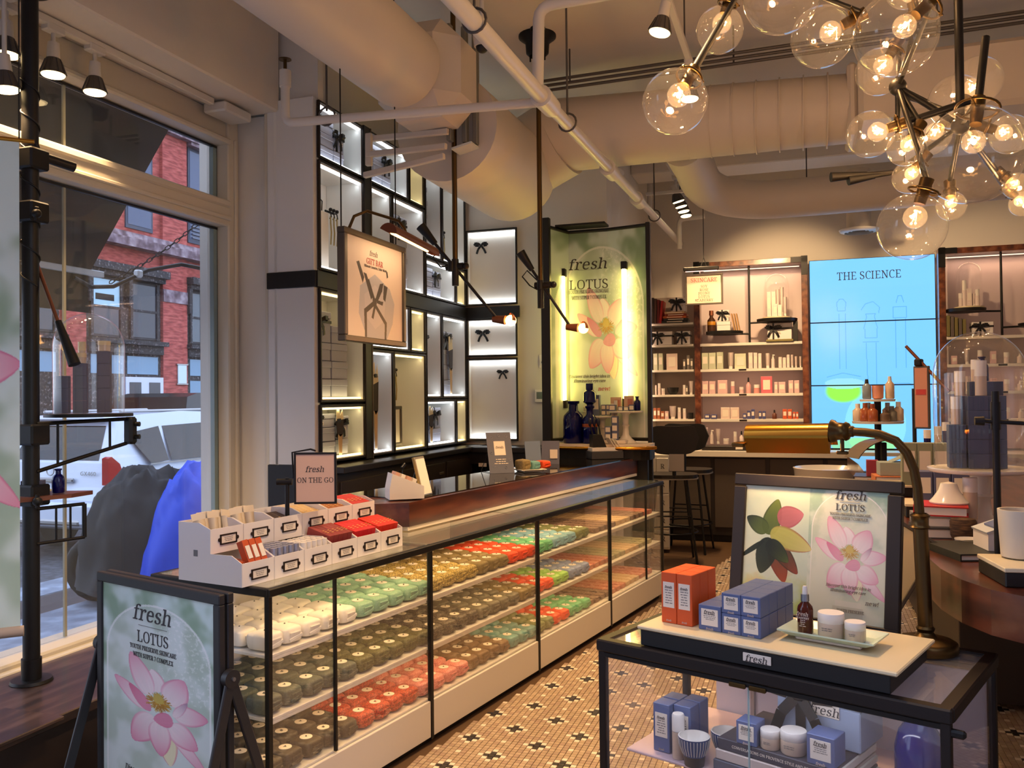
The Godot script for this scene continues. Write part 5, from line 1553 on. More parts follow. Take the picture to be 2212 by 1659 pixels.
func tier_boxes() -> void:
	var w := 0.1525
	var card: Material = mats["white_card"]
	var profile := PackedVector2Array([Vector2(-0.397, 0), Vector2(-0.397, 0.206), Vector2(-0.292, 0.206), Vector2(-0.237, 0.186), Vector2(-0.237, 0.102), Vector2(-0.135, 0.104), Vector2(-0.087, 0.080), Vector2(-0.087, 0)])
	var turn := Basis(Vector3.UP, -PI / 2)      # outline x becomes depth
	for i in 6:
		var o := thing("tier_box", ["stepped white card box nearest the window, holding orange cartons", "stepped white card box holding clear silver-capped vials", "stepped white card box holding white-capped cream vials", "stepped white card box holding a maroon carton", "stepped white card box holding a bright red carton", "stepped white card box at the counter end, holding a scarlet carton"][i], "box", case_at(-0.04 + i * w, 0.862, 0), CASE_YAW, "stepped white boxes on the soap case")
		for s in [0.002, w - 0.003]:
			var g := Geo.new()
			for q in [profile]:
				var pts := PackedVector2Array()
				for e in q:
					pts.append(Vector2(e.x, e.y))
				g.prism(pts, -0.0015, 0.0015, Basis(Vector3(0, 0, 1), Vector3(0, 1, 0), Vector3(-1, 0, 0)), Vector3(s, 0, 0))
			gpart(o, "side_panel", g, card)
		bpart(o, "front_wall", Vector3(w / 2, 0.040, -0.088), Vector3(w - 0.006, 0.080, 0.003), card)
		bpart(o, "step_wall", Vector3(w / 2, 0.143, -0.238), Vector3(w - 0.006, 0.086, 0.003), card)
		bpart(o, "rear_wall", Vector3(w / 2, 0.103, -0.396), Vector3(w - 0.006, 0.206, 0.003), card)
		bpart(o, "floor_panel", Vector3(w / 2, 0.012, -0.165), Vector3(w - 0.006, 0.003, 0.146), card)
		bpart(o, "upper_floor", Vector3(w / 2, 0.112, -0.317), Vector3(w - 0.006, 0.003, 0.156), card)
		label_holder(o, Vector3(w / 2 + 0.004, 0.036, -0.0862))
		label_holder(o, Vector3(w / 2 + 0.004, 0.145, -0.2362))
		if i == 0:
			bpart(o, "stock_sticker", Vector3(0.0, 0.10, -0.31), Vector3(0.001, 0.022, 0.020), mat("sticker_grey", Color(0.45, 0.45, 0.46), 0.6))
	var put := func(col: int, x: float, y: float, v: float) -> Vector3: return case_at(-0.04 + col * w + x, 0.862 + y, v)
	# cream foil tubes in the first two rear bins
	var tube_mat := mat("cream_tube", Color(0.84, 0.78, 0.68), 0.45)
	for k in 8:
		var col := 0 if k < 5 else 1
		var kk := k if k < 5 else k - 5
		var o := thing("cream_tube", "cream foil tube leaning in the first rear bins", "tube", put.call(col, 0.032 + kk * 0.026 + (0.02 if col else 0.0), 0.114, 0.30 + 0.012 * (kk % 2)), CASE_YAW - 25.0 + kk * 9.0, "cream tubes in the rear bins")
		var g := Geo.new()
		g.lathe([Vector2(0.014, 0.0), Vector2(0.017, 0.02), Vector2(0.022, 0.10)], 10, Vector3.ZERO, Basis.IDENTITY, 0.45)
		gpart(o, "tube_body", g, tube_mat, Vector3.ZERO, Vector3(-14, 0, 8 - kk * 5))
		bpart(o, "crimped_end", Basis.from_euler(Vector3(-14, 0, 8 - kk * 5) * PI / 180.0) * Vector3(0, 0.112, 0), Vector3(0.048, 0.026, 0.003), tube_mat, 0.001, Vector3(-14, 0, 8 - kk * 5))
	# carton rows: colour blocks made of single cartons side by side
	var rows := [[2, 1, Color(0.20, 0.13, 0.10), "dark brown", 4, 0.050], [3, 1, Color(0.76, 0.66, 0.50), "cream", 5, 0.062], [4, 1, Color(0.60, 0.36, 0.18), "caramel", 5, 0.066], [5, 1, Color(0.72, 0.18, 0.17), "rose red", 5, 0.074], [3, 0, Color(0.55, 0.20, 0.19), "maroon", 5, 0.072], [4, 0, Color(0.80, 0.11, 0.15), "bright red", 5, 0.068], [5, 0, Color(0.82, 0.16, 0.09), "scarlet", 5, 0.068]]
	for r in rows:
		var rear: bool = r[1] == 1
		for k in r[4]:
			var pitch: float = (w - 0.016) / r[4]
			var o := thing("slim_carton", "slim %s carton in the %s row of the stepped boxes" % [r[3], "rear" if rear else "front"], "carton", put.call(r[0], 0.008 + (k + 0.5) * pitch, (0.114 if rear else 0.036) + 0.012, 0.320 if rear else 0.168), CASE_YAW, "%s cartons in the stepped boxes" % r[3])
			bpart(o, "carton", Vector3(0, r[5] / 2, 0), Vector3(pitch - 0.001, r[5], 0.115), mat("carton_" + r[3], r[2], 0.5), 0.001, Vector3(14, 0, 0))
			lines_of_print(o, Vector3(0, r[5] + 0.0008, 0.02), 0.018, 3, 0.012, mat("gold_print", Color(0.82, 0.66, 0.36), 0.5), Vector3(-90 + 14, 0, 0))
	# orange cartons in the first front bin
	var om := mat("carton_orange", Color(0.74, 0.30, 0.13), 0.5)
	for k in 4:
		var o := thing("orange_carton", "orange carton lying flat in the first front bin", "carton", put.call(0, 0.010 + k * 0.017, 0.046, 0.175), CASE_YAW, "orange cartons lying in the first bin")
		bpart(o, "carton", Vector3(0.008, 0.016, 0), Vector3(0.016, 0.032, 0.11), om, 0.001)
	for k in 3:
		var o := thing("orange_carton", "orange carton with a white label propped upright in the first bin", "carton", put.call(0, 0.060 + k * 0.0285, 0.060, 0.128 - k * 0.002), CASE_YAW, "orange cartons propped upright")
		bpart(o, "carton", Vector3(0, 0.042, 0), Vector3(0.028, 0.094, 0.028), om, 0.001, Vector3(-22, 0, 4))
		bpart(o, "label", Vector3(0, 0.050, 0.014) , Vector3(0.020, 0.046, 0.001), mats["label_cream"], 0.0, Vector3(-22, 0, 4))
	# vials
	for c in 5:
		for r in 4:
			var o := thing("silver_cap_vial", "little clear vial with a silver cap in the second front bin", "vial", put.call(1, 0.020 + c * 0.028, 0.016, 0.110 + r * 0.030), 0.0, "silver capped vials")
			part(o, "vial_body", cm(0.0115, 0.0115, 0.055, 10), mat("vial_clear", Color(0.62, 0.60, 0.60), 0.15))
			part(o, "cap", cm(0.0125, 0.0125, 0.034, 10), mat("cap_silver", Color(0.66, 0.67, 0.74), 0.3, 0.5), Vector3(0, 0.055, 0))
	for c in 5:
		for r in 4:
			var o := thing("white_cap_vial", "little cream vial with a white cap in the third front bin", "vial", put.call(2, 0.020 + c * 0.028, 0.016, 0.110 + r * 0.030), 0.0, "white capped vials")
			part(o, "vial_body", cm(0.0125, 0.0125, 0.058, 10), mat("vial_cream", Color(0.80, 0.68, 0.50), 0.25))
			part(o, "cap", cm(0.0130, 0.0130, 0.028, 10), mats["cap_white"], Vector3(0, 0.058, 0))

func on_the_go_sign() -> void:
	var at := case_at(0.92, 0.862, 0.46)
	var o := thing("counter_sign", "framed pink ON THE GO sign on a black clamp stand", "sign", Vector3(-1.803, 1.09, -2.93), 19.0)
	var bk: Material = mats["black_metal"]
	for e in [[0, 0.004, 0.165, 0.008], [0, 0.196, 0.165, 0.008], [-0.0785, 0.10, 0.008, 0.19], [0.0785, 0.10, 0.008, 0.19]]:
		bpart(o, "frame_bar", Vector3(e[0], e[1], 0), Vector3(e[2], e[3], 0.010), mats["black_paint"], 0.001)
	bpart(o, "card", Vector3(0, 0.10, 0.0), Vector3(0.150, 0.186, 0.004), mat("sign_pink", Color(0.86, 0.72, 0.64), 0.6))
	lettering(o, "fresh", Vector3(0, 0.134, 0.0025), 0.030, mats["ink"], "serif", 0.2)
	bpart(o, "rule", Vector3(0, 0.126, 0.0025), Vector3(0.022, 0.0008, 0.001), mats["ink_soft"])
	lettering(o, "ON THE GO", Vector3(0, 0.092, 0.0025), 0.026, mats["ink"], "serif")
	pipe(o, "clamp_bar", [Vector3(-0.088, 0.10, -0.01), Vector3(-0.092, 0.20, -0.01), Vector3(-0.02, 0.212, -0.01), Vector3(0.0, 0.206, -0.004)], 0.004, bk, 6)
	bar(o, "post", Vector3(-0.115, -0.225, -0.02), Vector3(-0.115, 0.10, -0.02), 0.009, bk, 8)
	bar(o, "clamp_knob", Vector3(-0.155, 0.085, -0.02), Vector3(-0.095, 0.085, -0.02), 0.013, bk, 10)
	part(o, "foot", cm(0.05, 0.045, 0.012), bk, Vector3(-0.115, -0.228, -0.02))

func petal(im: Image, o: Vector2, k: float, base: Vector2, tip: Vector2, wide: float, c0: Color, c1: Color, edge: Color, alpha := 0.95) -> void:
	var b := o + base * k
	var t := o + tip * k
	var ax := t - b
	var l := ax.length()
	ax /= l
	var nx := Vector2(-ax.y, ax.x)
	var hw := wide * k
	for y in range(maxi(0, int(minf(b.y, t.y) - hw)), mini(im.get_height(), int(maxf(b.y, t.y) + hw) + 1)):
		for x in range(maxi(0, int(minf(b.x, t.x) - hw)), mini(im.get_width(), int(maxf(b.x, t.x) + hw) + 1)):
			var p := Vector2(x, y) - b
			var s := p.dot(ax) / l
			if s <= 0.0 or s >= 1.0:
				continue
			var d := absf(p.dot(nx))
			var w := hw * pow(sin(PI * pow(s, 0.72)), 0.62)
			if d > w:
				continue
			var q := d / maxf(w, 0.001)
			var c := c0.lerp(c1, s * s)
			c = c.lerp(edge, smoothstep(0.72, 1.0, q) * (0.25 + 0.6 * s))
			c = c.lerp(c0.darkened(0.08), 0.25 * (0.5 + 0.5 * sin(q * 14.0)) * (1.0 - s))
			var a := alpha * (1.0 - smoothstep(0.94, 1.0, q) * 0.5)
			im.set_pixel(x, y, im.get_pixel(x, y).lerp(c, a))

func paint_lotus(im: Image, o: Vector2, k: float, fade := 0.0) -> void:
	var pale := Color(0.95, 0.88, 0.88).lerp(Color.WHITE, fade)
	var pink := Color(0.88, 0.56, 0.66).lerp(Color.WHITE, fade)
	var rim := Color(0.82, 0.34, 0.50).lerp(Color.WHITE, fade)
	var lemon := Color(0.93, 0.90, 0.74).lerp(Color.WHITE, fade)
	var list := [
		[-0.05, -0.9, -0.4, -2.25, 0.62, pale, pale], [0.6, -0.4, 1.5, -2.1, 0.82, pale, pink], [-0.5, -0.6, -1.75, -3.0, 0.65, pale, pink],
		[-0.7, 0.3, -2.8, -1.2, 0.50, pale, pink], [0.9, 0.1, 2.85, -0.15, 0.60, pale, pink], [0.4, 1.2, 0.7, 3.4, 0.62, lemon, lemon],
		[0.7, 1.2, 2.85, 3.2, 0.38, pale, pink], [0.7, 0.9, 2.25, 1.85, 0.72, pale, pink], [-0.3, 0.7, -1.6, 2.6, 0.82, pale, pink],
		[0.0, 0.9, 0.15, 3.0, 0.70, pale, pink], [-0.5, 0.4, -1.85, -0.95, 0.36, pink, rim], [0.9, 0.3, 1.7, -0.8, 0.24, pale, Color(0.66, 0.50, 0.60)]]
	for p in list:
		petal(im, o, k, Vector2(p[0], p[1]), Vector2(p[2], p[3]), p[4], p[5], p[6], rim)
	var rng := RandomNumberGenerator.new()
	rng.seed = 4
	for i in 170:
		var a := rng.randf_range(0, TAU)
		var r := rng.randf_range(0.15, 0.85) * k
		var c := o + Vector2(0.0, -0.25) * k
		var gold := Color(0.80, 0.62, 0.20).lerp(Color(0.62, 0.42, 0.10), rng.randf()).lerp(Color.WHITE, fade)
		for s in 14:
			var q := c + Vector2(cos(a), sin(a) * 0.8) * r * (0.45 + 0.55 * s / 14.0)
			if q.x > 1 and q.y > 1 and q.x < im.get_width() - 1 and q.y < im.get_height() - 1:
				im.set_pixelv(q, gold)
	petal(im, o, k, Vector2(0.0, -0.2), Vector2(0.0, -0.85), 0.34, Color(0.80, 0.70, 0.30).lerp(Color.WHITE, fade), Color(0.74, 0.64, 0.22).lerp(Color.WHITE, fade), Color(0.70, 0.58, 0.2))
	petal(im, o, k, Vector2(0.85, 0.55), Vector2(-0.30, 0.85), 0.45, pink, pink, rim)

func lotus_poster(w: int, h: int, at: Vector2, k: float, seed_: int, dome := true, jar := false, fade := 0.0) -> ImageTexture:
	var f := FastNoiseLite.new()
	f.seed = seed_
	f.frequency = 2.6 / w
	f.fractal_octaves = 3
	var im := Image.create(w, h, false, Image.FORMAT_RGB8)
	var c := Vector2(w * 0.5, w * 0.64)
	for y in h:
		for x in w:
			var v := f.get_noise_2d(x, y * 0.8) * 0.5 + 0.5
			var green := Color(0.36, 0.50, 0.34).lerp(Color(0.80, 0.88, 0.86), smoothstep(0.30, 0.66, v))
			var mist := Color(0.82, 0.88, 0.84)
			var low := clampf(float(y) / h, 0, 1)
			var col := green.lerp(mist, 0.35 + 0.35 * low)
			if dome:
				var p := Vector2(x, y) - c
				var e := Vector2(p.x / (w * 0.46), p.y / (w * 0.50) if p.y < 0 else 0.0).length()
				if e < 1.0:
					col = col.lerp(Color(0.88, 0.90, 0.88), 0.45)
					if p.x > 0 and p.y < w * 0.3 and f.get_noise_2d(x * 9.0, y * 9.0) > 0.42 - 0.2 * e:
						col = col.lerp(Color.WHITE, 0.35)
				if absf(e - 1.0) < 0.018:
					col = col.lerp(Color(0.95, 0.96, 0.95), 0.7)
			im.set_pixel(x, y, col)
	paint_lotus(im, at, k, fade)
	if jar:
		for y in range(int(h * 0.84), h):
			for x in w:
				var u := (x - w * 0.5) / (w * 0.25)
				if absf(u) < 1.0 and (y > h * 0.88 or absf(u) < 0.92):
					im.set_pixel(x, y, im.get_pixel(x, y).lerp(Color(0.86, 0.84, 0.80), 0.85 if y > h * 0.88 else 0.95))
	return ImageTexture.create_from_image(im)

func wood_counter() -> void:
	var o := thing("wood_counter", "walnut topped service counter behind the soap case", "counter", CASE_AT, CASE_YAW)
	var g := Geo.new()
	var top := PackedVector2Array([Vector2(1.09, 0.40), Vector2(1.20, 0.285), Vector2(4.28, 0.30), Vector2(4.28, 0.80), Vector2(1.09, 0.80)])
	g.prism(top, 0.885, 1.0, Basis(Vector3(1, 0, 0), Vector3(0, 0, -1), Vector3(0, 1, 0)))
	gpart(o, "counter_top", g, mats["walnut"])
	bpart(o, "sheet_glass", Vector3(2.75, 1.003, -0.55), Vector3(2.9, 0.005, 0.46), mat("black_glass_top", Color(0.09, 0.07, 0.065), 0.05))
	bpart(o, "counter_body", Vector3(2.72, 0.44, -0.70), Vector3(3.05, 0.88, 0.18), mats["case_panel"])
	bpart(o, "counter_lip", Vector3(2.72, 0.875, -0.45), Vector3(3.05, 0.018, 0.32), mats["case_panel"])
	# white tray of leaflets with a gold easel
	var t := thing("leaflet_box", "white sloped box of leaflets on the counter's near end", "box", case_at(1.30, 1.007, 0.385), CASE_YAW - 42.0)
	g = Geo.new()
	g.prism(PackedVector2Array([Vector2(-0.085, 0), Vector2(0.085, 0), Vector2(0.085, 0.06), Vector2(-0.07, 0.125), Vector2(-0.085, 0.05)]), -0.06, 0.06)
	gpart(t, "box_body", g, mats["white_card"])
	for k in 4:
		bpart(t, "leaflet", Vector3(-0.045 + k * 0.028, 0.115 - k * 0.011, 0.0), Vector3(0.02, 0.03, 0.095), mat("leaflet_blush", Color(0.80, 0.62, 0.54), 0.7) if k % 2 == 0 else mats["paper_white"], 0.0, Vector3(0, 0, -20))
	t = thing("tablet_frame", "slim gold framed stand seen edge-on beside the leaflet box", "frame", case_at(1.44, 1.007, 0.355), CASE_YAW - 80.0)
	bpart(t, "frame", Vector3(-0.02, 0.095, 0), Vector3(0.012, 0.20, 0.12), mat("gold_leaf", Color(0.60, 0.52, 0.34), 0.35, 0.6), 0.002, Vector3(0, 0, 14))
	bpart(t, "picture", Vector3(-0.012, 0.095, 0), Vector3(0.004, 0.18, 0.10), mats["paper_white"], 0.0, Vector3(0, 0, 14))
	bar(t, "rear_leg", Vector3(-0.035, 0.17, 0), Vector3(-0.10, 0.0, 0), 0.004, mats["black_metal"], 6)
	t = thing("card_clip", "black wire card clip standing behind the leaflet box", "clip", case_at(1.60, 1.007, 0.62), CASE_YAW)
	bar(t, "wire", Vector3(0, 0, 0), Vector3(0.01, 0.11, 0), 0.003, mats["black_metal"], 6)
	bpart(t, "clip", Vector3(0.014, 0.125, 0), Vector3(0.04, 0.02, 0.012), mats["black_metal"], 0.003, Vector3(0, 0, 35))
	part(t, "foot", cm(0.03, 0.028, 0.006), mats["black_metal"])
	# menu card on a wire easel
	t = thing("menu_card", "grey-blue menu card leaning on a wire easel on the counter", "sign", case_at(2.66, 1.007, 0.60), 36.0)
	bpart(t, "card", Vector3(0, 0.128, -0.06), Vector3(0.165, 0.275, 0.004), mat("slate_blue_card", Color(0.34, 0.36, 0.43), 0.6), 0.0, Vector3(-20, 0, 0))
	var face := Basis(Vector3(1, 0, 0), deg_to_rad(-20.0))
	bpart(t, "paper_label", Vector3(0.0, 0.128, -0.06) + face * Vector3(0, 0.03, 0.0028), Vector3(0.075, 0.095, 0.001), mats["label_cream"], 0.0, Vector3(-20, 0, 0))
	lettering(t, "fresh", Vector3(0.0, 0.128, -0.06) + face * Vector3(0, 0.035, 0.0040), 0.022, mats["ink"], "serif", 0.2, Vector3(-20, 0, 0))
	lines_of_print(t, Vector3(0.0, 0.128, -0.06) + face * Vector3(0, -0.045, 0.0035), 0.11, 3, 0.014, mats["label_cream"], Vector3(-20, 0, 0))
	for e in [[-0.05, 0.10], [0.05, 0.11], [-0.06, 0.0], [0.06, -0.05], [0.0, 0.115], [-0.05, -0.09], [0.03, -0.10]]:
		gpart(t, "floral_motif", ring_geo(0.008, 0.0012, 8), mat("motif_pale", Color(0.52, 0.54, 0.60), 0.6), Vector3(0.0, 0.128, -0.06) + face * Vector3(e[0], e[1], 0.003), Vector3(70, 0, 0))
	pipe(t, "easel_wire", [Vector3(-0.06, 0.17, -0.09), Vector3(-0.09, 0.0, -0.20), Vector3(-0.05, 0.004, -0.02)], 0.003, mats["black_metal"], 6)
	pipe(t, "easel_wire", [Vector3(0.06, 0.17, -0.09), Vector3(0.05, 0.0, -0.20), Vector3(0.05, 0.004, -0.02)], 0.003, mats["black_metal"], 6)
	# plate of soaps
	t = thing("soap_plate", "white square plate holding three soaps on the counter", "plate", case_at(2.84, 1.007, 0.50), CASE_YAW - 40.0)
	g = Geo.new()
	g.box(Vector3(0, 0.006, 0), Vector3(0.14, 0.008, 0.14), 0.003)
	for e in [[0.078, 0, 90.0], [-0.078, 0, -90.0], [0, 0.078, 0.0], [0, -0.078, 180.0]]:
		g.box(Vector3(e[0], 0.013, e[1]), Vector3(0.165, 0.005, 0.022), 0.002, Basis(Vector3.UP, deg_to_rad(e[2])) * Basis(Vector3(1, 0, 0), -0.45))
	gpart(t, "dish", g, mats["porcelain"])
	var trio := [["khaki", Vector2(2.80, 0.53), "khaki wrapped soap on the square white plate", 1.15], ["teal", Vector2(2.88, 0.50), "teal wrapped soap on the square white plate", 0.9], ["orange", Vector2(2.95, 0.46), "orange wrapped soap on the square white plate", 0.9]]
	for q in trio:
		var s := thing("wrapped_soap", q[2], "soap", case_at(q[1].x, 1.018, q[1].y), CASE_YAW - 20.0)
		var m := part(s, "wrapper", soap_mesh(2), mats["paper_" + q[0]])
		m.scale = Vector3(0.82, q[3], 0.9)
		part(s, "wax_knot", cm(0.0035, 0.002, 0.004, 6), mats["wax_grey"], Vector3(0, 0.063 * q[3], 0))
	t = thing("pamphlet", "open pale blue pamphlet standing behind the soap plate", "leaflet", case_at(3.42, 1.003, 0.70), 30.0)
	bpart(t, "left_page", Vector3(-0.065, 0.085, -0.02), Vector3(0.13, 0.17, 0.003), mat("page_blue", Color(0.50, 0.58, 0.70), 0.7), 0.0, Vector3(-8, 18, 0))
	bpart(t, "right_page", Vector3(0.065, 0.085, -0.02), Vector3(0.13, 0.17, 0.003), mat("page_slate", Color(0.42, 0.44, 0.52), 0.7), 0.0, Vector3(-8, -18, 0))
	bpart(t, "label", Vector3(0.085, 0.075, -0.005), Vector3(0.055, 0.065, 0.003), mats["label_cream"], 0.0, Vector3(-8, -18, 0))
	# card and pen holder
	t = thing("card_holder", "grey and white card holder with pens at the far counter end", "stationery", case_at(4.10, 1.006, 0.50), CASE_YAW - 48.0)
	bpart(t, "base", Vector3(0, 0.03, 0), Vector3(0.26, 0.06, 0.15), mat("holder_slate", Color(0.24, 0.24, 0.26), 0.5), 0.004)
	bpart(t, "tray", Vector3(0, 0.075, 0), Vector3(0.25, 0.03, 0.14), mats["white_card"], 0.003)
	g = Geo.new()
	g.prism(PackedVector2Array([Vector2(-0.11, 0), Vector2(0.0, 0), Vector2(-0.04, 0.10), Vector2(-0.11, 0.10)]), -0.04, 0.05)
	gpart(t, "pen_box", g, mats["black_paint"], Vector3(0, 0.09, 0))
	for k in 3:
		bar(t, "pen", Vector3(-0.09 + k * 0.03, 0.16, 0), Vector3(-0.115 + k * 0.035, 0.26, 0.0), 0.006, mats["black_paint"], 6)
		var c := Geo.new()
		c.ball(Vector3(-0.118 + k * 0.035, 0.285, 0.0), 0.018, 8, 6, Vector3(0.8, 2.0, 0.8))
		gpart(t, "brush_tip", c, mat("brush_blue", Color(0.05, 0.07, 0.18), 0.5))
	for k in 3:
		bpart(t, "card", Vector3(0.045 + k * 0.028, 0.125 - k * 0.008, 0), Vector3(0.004, 0.09, 0.10), mats["paper_white"], 0.0, Vector3(0, 0, 32))

func lotus_display() -> void:
	var bk: Material = mats["black_paint"]
	var o := thing("lotus_display", "tall black framed lotus display with two bright tube lights", "display", Vector3(-1.58, 0, -6.98))
	var tex := lotus_poster(300, 520, Vector2(165, 250), 36.0, 8, true, true, 0.25)
	var pm := printed("lotus_panel", tex, 0.35)
	# panels: left wing coming forward, middle, right wing
	var pts := [Vector3(-0.375, 0, 0.235), Vector3(-0.285, 0, -0.06), Vector3(0.05, 0, -0.06), Vector3(0.385, 0, 0.02)]
	var us := [0.0, 0.12, 0.58, 1.0]
	for i in 3:
		var g := Geo.new()
		var a: Vector3 = pts[i]
		var b: Vector3 = pts[i + 1]
		var m := Vector3(-(b - a).z, 0, (b - a).x).normalized()
		var lo := Vector3(0, 1.14, 0)
		var hi := Vector3(0, 2.88, 0)
		g.quad(a + lo, b + lo, b + hi, a + hi, m)
		for k in g.t.size():
			g.t[k].x = lerpf(us[i], us[i + 1], g.t[k].x)
		for e in [[a, b]]:
			g.quad(a + lo - m * 0.01, b + lo - m * 0.01, b + hi - m * 0.01, a + hi - m * 0.01, -m)
			for k in range(6, g.t.size()):
				g.t[k] = Vector2(0.5, 0.99)
		gpart(o, "printed_panel", g, pm)
		bar(o, "top_frame", a + hi, b + hi, 0.016, bk, 6)
		bar(o, "bottom_frame", a + lo, b + lo, 0.016, bk, 6)
	bpart(o, "left_post", Vector3(-0.395, 1.52, 0.255), Vector3(0.075, 2.86, 0.05), bk, 0.004)
	bpart(o, "right_post", Vector3(0.402, 1.62, 0.02), Vector3(0.034, 2.56, 0.05), bk, 0.003)
	bpart(o, "crown", Vector3(-0.14, 2.905, 0.05), Vector3(0.42, 0.02, 0.16), bk, 0.003)
	var z := -0.0585
	lettering(o, "fresh", Vector3(-0.115, 2.60, z), 0.12, mats["ink"], "serif", 0.2, Vector3.ZERO, 1.15)
	bpart(o, "rule", Vector3(-0.115, 2.555, z), Vector3(0.18, 0.002, 0.001), mats["ink_soft"])
	lettering(o, "LOTUS", Vector3(-0.115, 2.43, z), 0.105, mats["ink"], "serif")
	lettering(o, "YOUTH PRESERVE SKINCARE", Vector3(-0.115, 2.372, z), 0.040, mats["ink"], "serif", 0.0, Vector3.ZERO, 0.62)
	lettering(o, "WITH SUPER 7 COMPLEX", Vector3(-0.115, 2.322, z), 0.040, mats["ink"], "serif", 0.0, Vector3.ZERO, 0.62)
	lettering(o, "Discover this bright idea in", Vector3(-0.115, 1.66, z), 0.034, mats["ink"], "serif", 0.2, Vector3.ZERO, 0.8)
	lettering(o, "illuminating eye care", Vector3(-0.115, 1.622, z), 0.034, mats["ink"], "serif", 0.2, Vector3.ZERO, 0.8)
	lettering(o, "new!", Vector3(0.01, 1.555, z), 0.045, mats["ink_red"], "serif", 0.2)
	lettering(o, "LOTUS", Vector3(-0.115, 1.385, z), 0.035, mats["ink_soft"], "serif")
	lettering(o, "YOUTH PRESERVE", Vector3(-0.115, 1.345, z), 0.035, mats["ink_soft"], "serif", 0.0, Vector3.ZERO, 0.8)
	lettering(o, "CREAM", Vector3(-0.115, 1.31, z), 0.03, mats["ink_soft"], "serif")
	# tube lights
	var yellow := Color(1.0, 0.87, 0.42)
	for q in [[Vector3(-0.315, 0, 0.03), 1.46, 2.50], [Vector3(0.205, 0, 0.035), 1.47, 2.53]]:
		bar(o, "light_tube", q[0] + Vector3(0, q[1], 0), q[0] + Vector3(0, q[2], 0), 0.020, glow("yellow_tube", Color(1.0, 0.90, 0.52), 6.0), 14)
		for y in [q[1] - 0.03, q[2] + 0.03]:
			bpart(o, "tube_cap", q[0] + Vector3(0, y, -0.01), Vector3(0.05, 0.065, 0.055), bk, 0.004)
		var w: Vector3 = o.position + q[0] + Vector3(0, (q[1] + q[2]) / 2, 0.024)
		area(w, w + Vector3(0.2, 0, 1), 0.036, q[2] - q[1], yellow, 0.55)
		area(w + Vector3(0.02, 0, -0.045), w + Vector3(0.3, 0, -1), 0.036, q[2] - q[1], yellow, 0.18)
	# half-round vanity shelf with a towel rail
	o = thing("vanity_shelf", "black and cream half-round shelf with a brass rail below the lotus display", "shelf", Vector3(-1.56, 0, -6.83))
	var g := Geo.new()
	var poly := PackedVector2Array()
	for i in 17:
		var a := PI + PI * i / 16.0
		poly.append(Vector2(cos(a) * 0.42, sin(a) * 0.16 - 0.05))
	poly.append(Vector2(0.42, 0.10))
	poly.append(Vector2(-0.42, 0.10))
	var lay := Basis(Vector3(1, 0, 0), Vector3(0, 0, -1), Vector3(0, 1, 0))
	g.prism(poly, 1.075, 1.115, lay)
	gpart(o, "shelf_top", g, mats["cream_print"])
	g = Geo.new()
	g.prism(poly, 0.99, 1.07, lay)
	gpart(o, "apron", g, mats["black_metal"])
	bpart(o, "support_panel", Vector3(0.28, 0.5, -0.02), Vector3(0.20, 1.0, 0.06), mat("support_teal", Color(0.07, 0.10, 0.12), 0.5), 0.003)
	bpart(o, "support_panel", Vector3(-0.34, 0.5, -0.02), Vector3(0.10, 1.0, 0.06), mats["black_metal"], 0.003)
	var rail := []
	for i in 15:
		var a := PI + PI * (0.06 + 0.9 * i / 14.0)
		rail.append(Vector3(cos(a) * 0.46, 1.085, -(sin(a) * 0.19 - 0.05)))
	pipe(o, "towel_rail", rail, 0.014, mats["brass"], 10)
	for i in [1, 5, 10, 13]:
		var p: Vector3 = rail[i]
		bar(o, "rail_bracket", p, Vector3(p.x * 0.9, 1.09, p.z * 0.88), 0.010, mats["brass_dark"], 8)
	# bottles, stands and cartons on it
	apothecary(Vector3(-1.775, 1.116, -6.79), 0.085, 0.34, "tall open cobalt blue apothecary bottle on the vanity shelf", false)
	apothecary(Vector3(-1.63, 1.116, -6.76), 0.062, 0.30, "stoppered cobalt blue bottle with an amber label band on the vanity shelf", true)
	cake_stand(Vector3(-1.56, 1.116, -6.90), 0.125, 0.215, "low white cake stand of lotus cartons on the vanity shelf")
	cake_stand(Vector3(-1.36, 1.116, -6.86), 0.14, 0.255, "tall white cake stand of blue bottles on the vanity shelf")
	var n := 0
	for q in [[-1.605, 1.334, 0.055, 0.17], [-1.545, 1.334, 0.040, 0.045], [-1.505, 1.334, 0.040, 0.045], [-1.545, 1.379, 0.040, 0.045], [-1.505, 1.379, 0.040, 0.045]]:
		carton(Vector3(q[0], q[1], -6.90), 0.0, Vector3(q[2], q[3], q[2]), "lotus_blue_top", "small blue-grey lotus carton on the low cake stand", "lotus cartons on the low stand")
	for q in [[-1.46, 0.10], [-1.435, 0.125]]:
		var b := thing("skin_bottle", "slim white bottle on the low cake stand", "bottle", Vector3(q[0], 1.334, -6.84), 0.0, "slim white bottles on the low stand")
		part(b, "body", cm(0.014, 0.014, q[1] * 0.6, 12), mats["jar_cream"])
		part(b, "cap", cm(0.0145, 0.0145, q[1] * 0.4, 12), mats["cap_white"], Vector3(0, q[1] * 0.6, 0))
	for q in [[-1.45, 0.055, 0.05], [-1.385, 0.04, 0.035], [-1.34, 0.04, 0.035]]:
		carton(Vector3(q[0], 1.374, -6.80), 0.0, Vector3(q[1], q[2], q[1]), "lotus_blue_top", "small blue-grey lotus carton on the tall cake stand", "lotus cartons on the tall stand")
